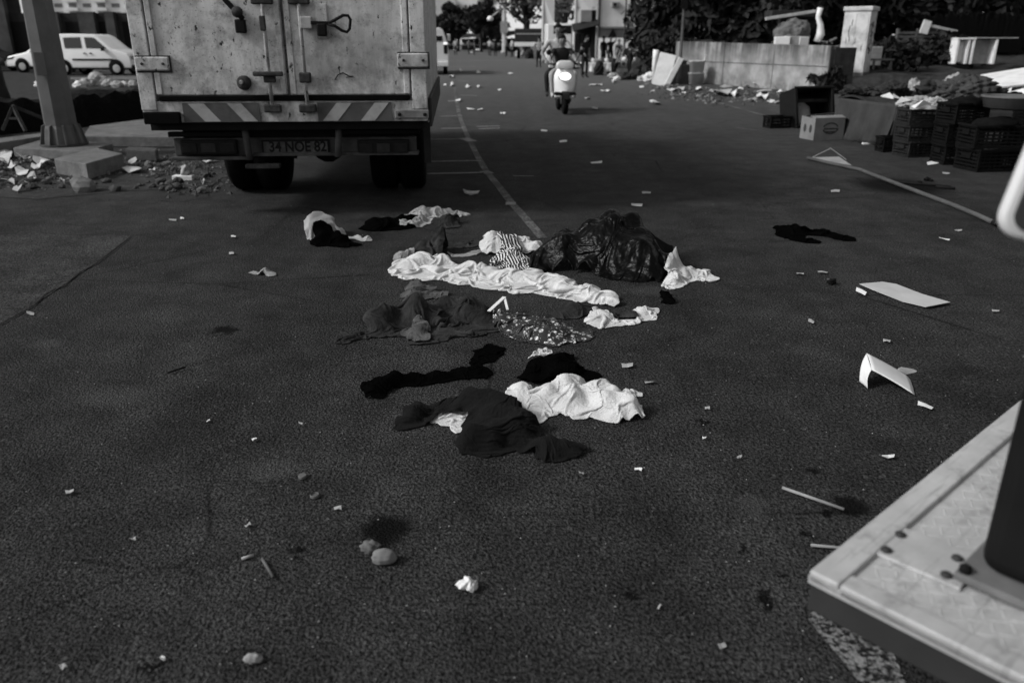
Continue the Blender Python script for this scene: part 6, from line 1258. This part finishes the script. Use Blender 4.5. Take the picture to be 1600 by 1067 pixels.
bend = stand(pelvis=(0, .1, .92), spine=(0, -.02, 1.06), chest=(0, -.22, 1.16), neck=(0, -.38, 1.2), head=(0, -.5, 1.18), sh_l=(-.18, -.28, 1.2), sh_r=(.18, -.28, 1.2), el_l=(-.22, -.4, .94), el_r=(.22, -.4, .94), wr_l=(-.18, -.5, .72), wr_r=(.18, -.5, .72), hip_l=(-.09, .1, .88), hip_r=(.09, .1, .88), kn_l=(-.11, 0, .48), kn_r=(.11, .04, .48), an_l=(-.12, .1, .08), an_r=(.12, .12, .08), to_l=(-.13, -.05, .035), to_r=(.13, -.03, .035))
p = gnd(981, 119); person('person', 'person in grey shirt bending over the low market table', bend, (MSH, DTR, SKIN, SHOE), p, R(-80))
for i, (px, py, m1, rz, lab) in enumerate(((942, 100, DTR, 40, 'person in dark clothes left of three before the white hoarding'), (953, 100, DTR, 10, 'person in dark clothes raising an arm before the white hoarding'), (966, 100, MSH, -20, 'person in grey top right of three before the white hoarding'))):
    p = atg(px, 100, 52); person('person', lab, stand(**({'el_r': (.3, -.02, 1.5), 'wr_r': (.34, -.05, 1.72)} if i == 1 else {})), (m1, DTR, SKIN, SHOE), p, R(rz), .9 if i == 2 else 1.0, faces=False)
for i, (px, Y, m1) in enumerate(((712, 92, LSH), (733, 98, PATS), (741, 95, DTR), (765, 90, LSH), (774, 88, DTR), (791, 86, PATS), (800, 84, LSH))):
    person('person', ('person in a pale shirt near the hidden white minibus', 'person in a patterned top at the black awning stall', 'person in dark clothes at the black awning stall', 'person in a pale shirt under the dark street tree', 'person in dark clothes near the pale street lamp', 'person in a patterned top right of the pale street lamp', 'person in a pale shirt left of the dark lorry')[i], stand(), (m1, DTR, SKIN, SHOE), atg(px, 80, Y), R(i * 50), faces=False)

# ================================================================== LITTER
def flat(name, label, pix, m, z=.006, t=.003, lift=None, cat='scrap', group=None):
    P = [gnd(*p) for p in pix]; c = sum(P, Vector()) / len(P); n = len(P); lf = lift or [0] * n
    q = MB(); top = [(p.x - c.x, p.y - c.y, z + l + t) for p, l in zip(P, lf)]; bot = [(p.x - c.x, p.y - c.y, z + l) for p, l in zip(P, lf)]
    mid = Vector((0, 0, z + t + sum(lf) / n))
    vs = top + bot + [tuple(mid), (0, 0, mid.z - t)]
    q.add(vs, [(i, (i+1) % n, 2*n) for i in range(n)] + [((i+1) % n + n, i + n, 2*n+1) for i in range(n)] + [(i, i+n, (i+1) % n + n, (i+1) % n) for i in range(n)])
    o = q.build(name, m, None); o.location = c; return tag(o, label, cat, group)
flat('paper_strip', 'long flat strip of pale paper on the road at right', [(1342, 448), (1378, 443), (1400, 447), (1440, 463), (1484, 477), (1446, 484), (1410, 474), (1362, 456)], mat('pale_strip', .42, .85, .08, 5, .1), lift=[.012, .004, .006, .008, .012, .01, .004, .008], cat='paper')
# folded paper tent
pt_ = gnd(1352, 606); t = thing('folded_paper', 'folded sheet of white paper standing like a tent', 'paper', pt_)
def patch(name, c, m, n=10):
    V = []
    for i in range(n + 1):
        for j in range(n + 1):
            u, v = i / n, j / n; p = c[0].lerp(c[1], u).lerp(c[3].lerp(c[2], u), v) + c[4] * math.sin(math.pi * v) + c[5] * math.sin(math.pi * u); V.append(tuple(p - pt_))
    me = bpy.data.meshes.new(name); me.from_pydata(V, [], [(i*(n+1)+j, (i+1)*(n+1)+j, (i+1)*(n+1)+j+1, i*(n+1)+j+1) for i in range(n) for j in range(n)]); me.update(); o = link(name, me, m, t, smooth=True); so = o.modifiers.new('solid', 'SOLIDIFY'); so.thickness = .0015; return o
up = Vector((0, 0, 1)); yf = gnd(1355, 607).y; fa = at(1362, 578, yf + .03); ba = at(1354, 552, yf + .2); lf, lb = gnd(1356, 607, .006), gnd(1343, 596, .006); rf, rb = gnd(1429, 617, .006), at(1419, 588, yf + .17)
patch('left_leaf', [lf, lb, ba, fa, Vector((-.012, -.004, .008)), Vector((0, 0, .002))], PAPER)
patch('right_leaf', [fa, ba, rb, rf, Vector((0, 0, .004)), Vector((0, 0, .008))], PAPER)
patch('back_corner', [rb, ba.lerp(rb, .72), at(1412, 574, yf + .3), at(1447, 582, yf + .22), Vector((0, 0, .006)), Vector((0, 0, .004))], PAPERG)
# small scraps on the tar
sc_list = [(1445, 637, 13, 3.2, -20, 'white'), (1387, 717, 10, 2.2, 2, 'white'), (997, 736, 6, 1.6, -10, 'white'), (1155, 718, 4, 2, 30, 'grey'), (398, 690, 4, 2, 20, 'white'), (388, 825, 5, 3, 40, 'grey'), (528, 797, 6, 2.5, 10, 'grey'), (932, 255, 9, 1.6, 5, 'white'), (908, 743, 4, 2, 0, 'grey'), (470, 665, 3, 2, 0, 'white'), (326, 660, 3, 1.5, 40, 'white'), (1475, 375, 9, 1.3, -10, 'white'), (1497, 362, 6, 1.2, 5, 'grey'), (1345, 458, 9, 2.6, -25, 'white'), (1128, 1012, 6, 5, 30, 'grey'), (1030, 950, 4, 2, 60, 'grey'), (1388, 991, 11, 4, -30, 'white'), (1305, 300, 7, 1.6, 0, 'grey'), (1460, 255, 12, 3, 10, 'white'), (1478, 272, 6, 1.2, 0, 'grey'), (880, 222, 6, 1.4, 8, 'white'), (995, 322, 9, 2, 0, 'grey'), (1010, 303, 7, 1.5, 0, 'grey'), (850, 205, 5, 1.2, 0, 'white'), (365, 372, 4, 1.5, 0, 'white'), (270, 345, 6, 1.5, 0, 'grey'), (285, 343, 3, 1.2, 0, 'white'), (362, 398, 4, 1.3, 0, 'grey'), (110, 772, 7, 2.5, 10, 'grey'), (48, 492, 6, 2, 0, 'grey'), (1100, 688, 3, 1.5, 0, 'white'), (1015, 600, 8, 2, 8, 'grey'), (980, 574, 9, 3, 5, 'grey'), (1105, 640, 4, 2, 0, 'grey'), (100, 1046, 5, 5, 40, 'grey'), (255, 1033, 3, 4, 70, 'white'), (208, 845, 5, 2, 0, 'grey'), (1385, 535, 6, 2, -8, 'grey'), (1555, 488, 6, 2, 0, 'grey'), (1267, 505, 5, 2, -20, 'grey'), (1250, 430, 6, 1.2, 0, 'grey'), (1285, 428, 8, 1.2, 0, 'grey')]
for i, (x, y, a, b, r_, kd) in enumerate(sc_list):
    c, s = math.cos(R(r_)), math.sin(R(r_)); pix = [(x + dx * c + dy * s, y - dx * s + dy * c) for dx, dy in ((-a, -b * .8), (-a * .1, -b * .9), (a, -b * .6), (a * .9, b), (0, b * .8), (-a * .9, b * .7))]
    big = {0: 'narrow white paper strip below the paper tent', 1: 'short white paper strip nearer the cart platform', 16: 'white scrap in front of the cart platform fascia', 13: 'torn white scrap beside the long paper strip', 18: 'white sheet of paper on the road before the tall crates', 7: 'white scrap alone on the road behind the black bag', 30: 'tiny white scrap right of the white shirt'}.get(i)
    flat('paper_scrap', big or ('tiny %s paper scrap lying on the bare asphalt' % kd), pix, PAPER if kd == 'white' else PAPERG, .005, .002, [random.uniform(0, .012) for _ in pix], group=None if big else 'tiny %s scraps on the asphalt' % kd)
pz = gnd(600, 884); o = lump('bread_piece', mat('stale_bread', .17, .9, .3, 9, .5, 40), (.042, .026, .028), None, 81, .12, 4, 1.8); o.location = pz + Vector((0, .02, .004)); o.rotation_euler = (0, 0, R(6)); tag(o, 'rounded lump of stale bread on the dark wet stain', 'bread')
o = lump('bread_crumb', mat('crumb', .12, .9, .4, 30, .6, 60), (.03, .025, .022), None, 82, .35, 3, 4); o.location = gnd(578, 862) + Vector((0, 0, .004)); tag(o, 'small crumb left of the lump of bread', 'crumb')
o = lump('crumpled_tissue', PAPER, (.028, .02, .02), None, 83, .45, 4, 3.4); o.location = gnd(732, 920) + Vector((0, 0, .005)); tag(o, 'crumpled white tissue on the asphalt near the bottom', 'tissue')
o = lump('cream_lump', mat('cream_lump', .26, .9, .4, 40, .6, 60), (.024, .014, .014), None, 84, .3, 3, 4); o.location = gnd(396, 1034) + Vector((0, 0, .004)); tag(o, 'pale lump alone near the bottom left', 'lump')
def disc(px, py, r, label, ring=False):
    q = MB(); q.lathe([(r, 0), (r, .008), (r * .9, .011), (r * .82, .005) if ring else (.002, .011)], 18); o = q.build('bottle_cap', mat('dull_cap', .11, .5, .3, 20, .1), None, smooth=False); o.location = gnd(px, py) + Vector((0, 0, .004)); tag(o, label, 'cap')
disc(473, 747, .016, 'flat round bottle cap left of the hoodie'); disc(492, 777, .017, 'upturned bottle cap ring below the flat cap', True)
def stick(name, label, a, b, r, m, z=.012, cat='stick', pts=None):
    A = gnd(*a); P = [gnd(*p) + Vector((0, 0, z)) - A for p in (pts or [a, b])]; q = MB(); q.tube(P, r, 8); o = q.build(name, m, None, smooth=True); o.location = A; return tag(o, label, cat)
WOOD = mat('pale_wood', .22, .8, .25, 20, .2)
stick('wooden_stick', 'pale wooden stick left of the cart platform', (1222, 766), (1318, 800), .006, WOOD); stick('twig', 'short twig touching the platform corner', (1266, 856), (1330, 862), .005, WOOD); stick('wood_splinter', 'small wood splinter on the asphalt at lower left', (410, 876), (427, 904), .005, mat('dark_wood', .09, .8, .3, 20, .2), .008); stick('cigarette_butt', 'cigarette butt beside the small splinter', (378, 876), (397, 870), .005, PAPERG, .008)
stick('dark_twig', 'thin dark twig on the asphalt at left', (262, 586), (290, 577), .005, CRACK)
pole = thing('bent_pole', 'long bent grey pole lying across the right lane', 'pole', gnd(1400, 290)); po = pole.location
pts = [gnd(*p) + Vector((0, 0, .025)) - po for p in ((1262, 250), (1300, 259), (1342, 268), (1362, 276), (1396, 289), (1440, 306), (1490, 325), (1530, 342), (1556, 354))]
q = MB(); q.tube(pts, .022, 10); q.build('shaft', mat('pole_grey', .075, .6, .25, 6, .1), pole, smooth=True)
q = MB(); q.tube([pts[-1] + (pts[-2] - pts[-1]) * .16, pts[-1] + (pts[-1] - pts[-2]) * .06], .026, 10); q.build('end_cap', DARKP, pole, smooth=True)
A, B, Cc = gnd(1268, 250) - po, at(1298, 232, gnd(1290, 250).y + .2) - po, gnd(1322, 252) - po
q = MB(); q.tube([A + up * .03, B, Cc + up * .02], .005, 6); q.build('wire_loop', PAPERG, pole, smooth=True)
q = MB(); q.add([gnd(1270, 250) - po + up * .035, gnd(1310, 252) - po + up * .06, gnd(1330, 262) - po + up * .03, gnd(1300, 259) - po + up * .04], [(0, 1, 2, 3)]); o = q.build('torn_flag', mat('pale_plastic', .26, .6, .2, 5, .1), pole); so = o.modifiers.new('solid', 'SOLIDIFY'); so.thickness = .003
stick('dark_lath', 'thin dark lath crossing behind the bent pole', (1400, 286), (1485, 294), .012, CRACK, .014, 'lath'); stick('dark_offcut', 'short dark offcut at the end of the lath', (1462, 294), (1492, 297), .016, CRACK, .016, 'offcut')
for i, (px, py, s_) in enumerate(((1448, 283, .035), (1437, 287, .025), (1455, 284, .02), (1298, 444, .03))):
    o = lump('dark_clod', STAIN, (s_, s_, s_ * .8), None, 90 + i, .35, 3, 3); o.location = gnd(px, py) + Vector((0, 0, .004)); tag(o, 'dark clod alone on the road left of the paper strip' if i == 3 else 'small dark clod near the broken tar patch', 'clod', None if i == 3 else 'clods by the broken tar')
q = MB(); q.tube([gnd(*p) + Vector((0, 0, .02)) - gnd(735, 303) for p in ((724, 299), (728, 303), (736, 305), (745, 304), (749, 301))], [.006, .02, .026, .018, .004], 8); o = q.build('white_peel', mat('pale_peel', .42, .7, .2, 9, .1), None, smooth=True); o.location = gnd(735, 303); tag(o, 'curved white peel on the road behind the truck', 'peel')
# rubble and scraps at the left by the mast
def stone(px, py, s, label, m, seed, cat='stone', sz=.8, group=None):
    o = lump('stone', m, (s, s * .85, s * sz), None, seed, .3, 2, 2.4, smooth=False); o.location = gnd(px, py) + Vector((0, s * .6, .003)); o.rotation_euler = (0, 0, seed); return tag(o, label, cat, group)
stone(125, 301, .14, 'round grey boulder in the rubble below the mast', mat('boulder', .13, .9, .3, 8, .5, 30), 31)
rl = random.Random(21)
LSC = [(10, 245, 14, 9, 'w'), (35, 238, 11, 5, 'w'), (40, 248, 12, 3, 'w'), (65, 257, 13, 6, 'w'), (58, 266, 11, 5, 'w'), (35, 274, 13, 4, 'w'), (22, 266, 9, 4, 'w'), (52, 283, 9, 2.5, 'g'), (45, 295, 4, 2, 'w'), (8, 257, 10, 3, 'g'), (98, 288, 5, 3, 'w'), (136, 277, 9, 2, 'w'), (120, 276, 7, 2, 'g'), (183, 260, 8, 4, 'g'), (205, 270, 22, 3, 'g'), (208, 259, 9, 2, 'g'), (240, 275, 6, 1.8, 'w'), (325, 255, 11, 2, 'w'), (318, 292, 3, 2, 'w'), (140, 292, 5, 2, 'g'), (15, 288, 12, 3, 'g'), (30, 300, 10, 1.6, 'g')]
for i, (x, y, a, b, kd) in enumerate(LSC):
    k = [rl.uniform(.65, 1.15) for _ in range(7)]; pix = [(x + a * k[j] * math.cos(j * math.tau / 7), y + b * k[j] * math.sin(j * math.tau / 7)) for j in range(7)]
    flat('rubbish_scrap', 'crumpled %s paper in the rubble at the foot of the mast' % ('white' if kd == 'w' else 'grey'), pix, mat('dirty_paper', .42, .9, .25, 7, .2) if kd == 'w' else PAPERG, .01, .006, [rl.uniform(0, .09) for _ in pix], group='%s scraps in the rubble by the mast' % ('white' if kd == 'w' else 'grey'))
for i in range(70):
    x, y = rl.uniform(-10, 345), rl.uniform(248, 305)
    if (85 < x < 195 and y < 262): continue
    stone(x, y, rl.uniform(.02, .07), 'small dark stone in the rubble left of the truck wheel', rl.choice((CONCD, CONCD, CONC)), 700 + i, group='small stones in the rubble at left', sz=.7)
t = thing('white_tray', 'white foam tray with crumpled wrapper left of the truck wheel', 'tray', gnd(285, 283)); q = MB(); q.box(-.12, .12, 0, .1, 0, .06); q.build('tray_body', PAPER, t, .008); o = lump('wrapper', PAPERG, (.05, .04, .07), t, 95, .4, 3, 3); o.location = (.03, .05, .06)
for i, (px, py, s_, mm) in enumerate(((150, 134, .34, PAPERG), (135, 136, .22, PAPERG), (122, 139, .2, PAPER), (165, 137, .2, PAPERG), (190, 137, .15, PAPER), (62, 138, .22, PAPER), (180, 139, .2, PAPERG), (205, 138, .18, PAPERG))):
    o = lump('rubbish_sack', mm, (s_ * 1.1, s_ * .8, s_ * .8), None, 720 + i, .3, 4, 2.5, crease=.2); o.location = gnd(px, py) + Vector((0, .2, .02)); tag(o, ('large pale rubbish sack behind the mast before the van', 'white rubbish sack left of the large pale sack', 'small white rubbish sack close behind the mast', 'white rubbish sack right of the large pale sack', 'small white bag further right of the large pale sack', 'white bag left of the mast before the hatchback', 'grey bag low in the heap before the van', 'small grey bag nearest the truck before the van')[i], 'sack')
# litter along the wall on the right
VL = [(1050, 142, 9, 3, 'w'), (1062, 141, 8, 3, 'g'), (1068, 147, 4, 1.5, 'w'), (1092, 141, 6, 3, 'w'), (1112, 145, 6, 2, 'g'), (1120, 131, 7, 3.4, 'w'), (1135, 137, 12, 2, 'g'), (1125, 148, 18, 6, 'g'), (1142, 150, 9, 6, 'w'), (1157, 140, 6, 2, 'w'), (1168, 136, 9, 3, 'g'), (1180, 135, 9, 5, 'w'), (1195, 145, 16, 2, 'g'), (1190, 155, 10, 5, 'w'), (1176, 157, 8, 2, 'g'), (1212, 139, 6, 4, 'g'), (1220, 146, 8, 2.5, 'w'), (1226, 138, 6, 3, 'w'), (1236, 148, 7, 2.4, 'w'), (1246, 146, 7, 3, 'w'), (1252, 150, 6, 2, 'w'), (1205, 161, 7, 2, 'w'), (1213, 162, 5, 2, 'g'), (1243, 160, 9, 6, 'w'), (1250, 168, 22, 2.5, 'w'), (1238, 172, 4, 2, 'w'), (1262, 148, 8, 2, 'w'), (1020, 160, 6, 2, 'w'), (1026, 163, 8, 2.5, 'g'), (945, 144, 7, 1.6, 'w'), (925, 134, 7, 1.4, 'w'), (958, 129, 4, 3, 'w'), (938, 134, 4, 1.4, 'w'), (1003, 137, 5, 1.5, 'w'), (1020, 144, 4, 1.4, 'g'), (720, 112, 3, 2, 'w'), (731, 137, 4, 2.4, 'w'), (747, 137, 3, 2, 'w'), (748, 115, 4, 2, 'w'), (798, 116, 6, 1.3, 'w'), (705, 121, 4, 3, 'w'), (695, 134, 3, 1.4, 'w'), (707, 134, 3, 3, 'w'), (780, 142, 4, 1.3, 'w'), (785, 179, 5, 1.3, 'w'), (735, 172, 8, 1.4, 'w'), (750, 173, 5, 1.2, 'w'), (918, 155, 5, 1.6, 'g'), (930, 171, 6, 1.4, 'g'), (716, 159, 5, 1.6, 'w'), (745, 80, 6, 1.4, 'w'), (812, 88, 4, 2, 'w'), (710, 79, 3, 1.2, 'w'), (735, 83, 4, 1, 'w'), (848, 96, 8, 2, 'w'), (1310, 128, 6, 1.6, 'w'), (1345, 128, 5, 1.5, 'w'), (1360, 122, 8, 1.5, 'g')]
for i, (x, y, a, b, kd) in enumerate(VL):
    k = [rl.uniform(.6, 1.15) for _ in range(7)]; pix = [(x + a * k[j] * math.cos(j * math.tau / 7), y + b * .8 * k[j] * math.sin(j * math.tau / 7)) for j in range(7)]
    hgt = min(.22, 1.6 * b / ppm(gnd(x, y))); zone = 'along the foot of the concrete wall' if x > 1010 else ('on the far carriageway' if x < 860 else 'on the road right of the scooter')
    flat('litter_scrap', 'crumpled %s litter %s' % ('white' if kd == 'w' else 'grey', zone), pix, PAPER if kd == 'w' else PAPERG, .01, .01, [rl.uniform(0, 1) ** 1.5 * hgt for _ in pix], group='%s litter %s' % ('white' if kd == 'w' else 'grey', zone))
for i in range(60):
    x = rl.uniform(1040, 1290); y = 133 + (x - 1040) * .07 + rl.uniform(0, 18)
    stone(x, y, rl.uniform(.03, .1), 'small stone in the dirt along the concrete wall', rl.choice((CONC, CONCD)), 800 + i, group='stones along the wall', sz=.6)

# grit and crumbs too small to count
def grit(name, label, cat, pts, m, lo, hi, seed):
    r = np.random.default_rng(seed); V = []; Fs = []
    for (x, y) in pts:
        s = r.uniform(lo, hi); n = len(V); a = r.uniform(0, 6.28)
        for k in range(3): V.append((x + s * r.uniform(.5, 1.1) * math.cos(a + k * 2.1), y + s * r.uniform(.5, 1.1) * math.sin(a + k * 2.1), .004))
        V.append((x + s * .1, y, .004 + s * r.uniform(.4, .9))); Fs += [(n, n+1, n+3), (n+1, n+2, n+3), (n+2, n, n+3)]
    me = bpy.data.meshes.new(name); me.from_pydata(V, [], Fs); me.update(); o = link(name, me, m); tag(o, label, cat, kind='stuff')
def scat(n, f, seed):
    r = random.Random(seed); return [f(r) for _ in range(n)]
def near(r): p = gnd(r.uniform(-20, 1620), 320 + 760 * r.random() ** 1.5); return (p.x, p.y)
grit('road_grit', 'fine pale grit sprinkled over the asphalt', 'grit', scat(900, near, 1), mat('pale_grit', .2, .9, .5, 20, 0), .002, .006, 1)
CL = [(random.uniform(-30, 330), random.uniform(246, 300), random.uniform(8, 45), random.uniform(2, 11)) for _ in range(34)]
def leftr(r): c = r.choice(CL); p = gnd(r.gauss(c[0], c[2]), max(236, r.gauss(c[1], c[3]))); return (p.x, p.y)
grit('rubble_chips', 'mixed rubble chips around the foot of the mast', 'rubble', scat(600, leftr, 2), CONC, .006, .04, 2); grit('dark_rubble_chips', 'dark rubble chips around the foot of the mast', 'rubble', scat(1100, leftr, 3), CONCD, .008, .05, 3)
CW = [(random.uniform(1030, 1310), random.random() ** 1.5 * 20, random.uniform(4, 26), random.uniform(1, 5)) for _ in range(30)]
def wallr(r):
    c = r.choice(CW); x = r.gauss(c[0], c[2]); p = gnd(x, 134 + (x - 1040) * .075 + max(0, r.gauss(c[1], c[3]))); return (p.x, p.y)
grit('verge_chips', 'mixed rubbish chips in the dirt along the wall', 'rubble', scat(260, wallr, 4), mat('dull_chip', .2, .9, .6, 9, 0), .02, .09, 4); grit('verge_dark_chips', 'dark chips in the dirt along the wall', 'rubble', scat(900, wallr, 5), CONCD, .02, .08, 5)

# goods and heaps crowding the kerb beyond the scooter
KG = [(958, 123, .25, .16, 'g'), (964, 126, .2, .12, 'w'), (975, 125, .35, .22, 'd'), (992, 124, .4, .26, 'd'), (1004, 127, .25, .16, 'g'), (1012, 122, .35, .5, 'd'), (1000, 118, .5, .5, 'd'), (1016, 128, .3, .22, 'w'), (935, 118, .3, .4, 'd'), (955, 115, .4, .5, 'd'), (1046, 126, .4, .4, 'd'), (1066, 130, .3, .25, 'd'), (1072, 126, .35, .4, 'd'), (868, 104, .3, .4, 'd'), (880, 101, .4, .6, 'd'), (858, 99, .35, .5, 'w'), (826, 92, .5, .6, 'd'), (812, 89, .5, .5, 'g'), (895, 108, .35, .5, 'd')]
KL = {'d': 'dark heap of goods crowding the kerb beyond the scooter', 'g': 'grey heap of goods crowding the kerb beyond the scooter', 'w': 'pale heap of goods crowding the kerb beyond the scooter'}
for i, (px, py, s_, h_, kd) in enumerate(KG):
    o = lump('goods_heap', {'d': DW, 'g': PAPERG, 'w': PAPER}[kd], (s_, s_ * .8, h_), None, 900 + i, .3, 4, 2.6, crease=.2); o.location = gnd(px, py); o.rotation_euler = (0, 0, i * .9); tag(o, KL[kd], 'goods', KL[kd].replace('heap', 'heaps'))
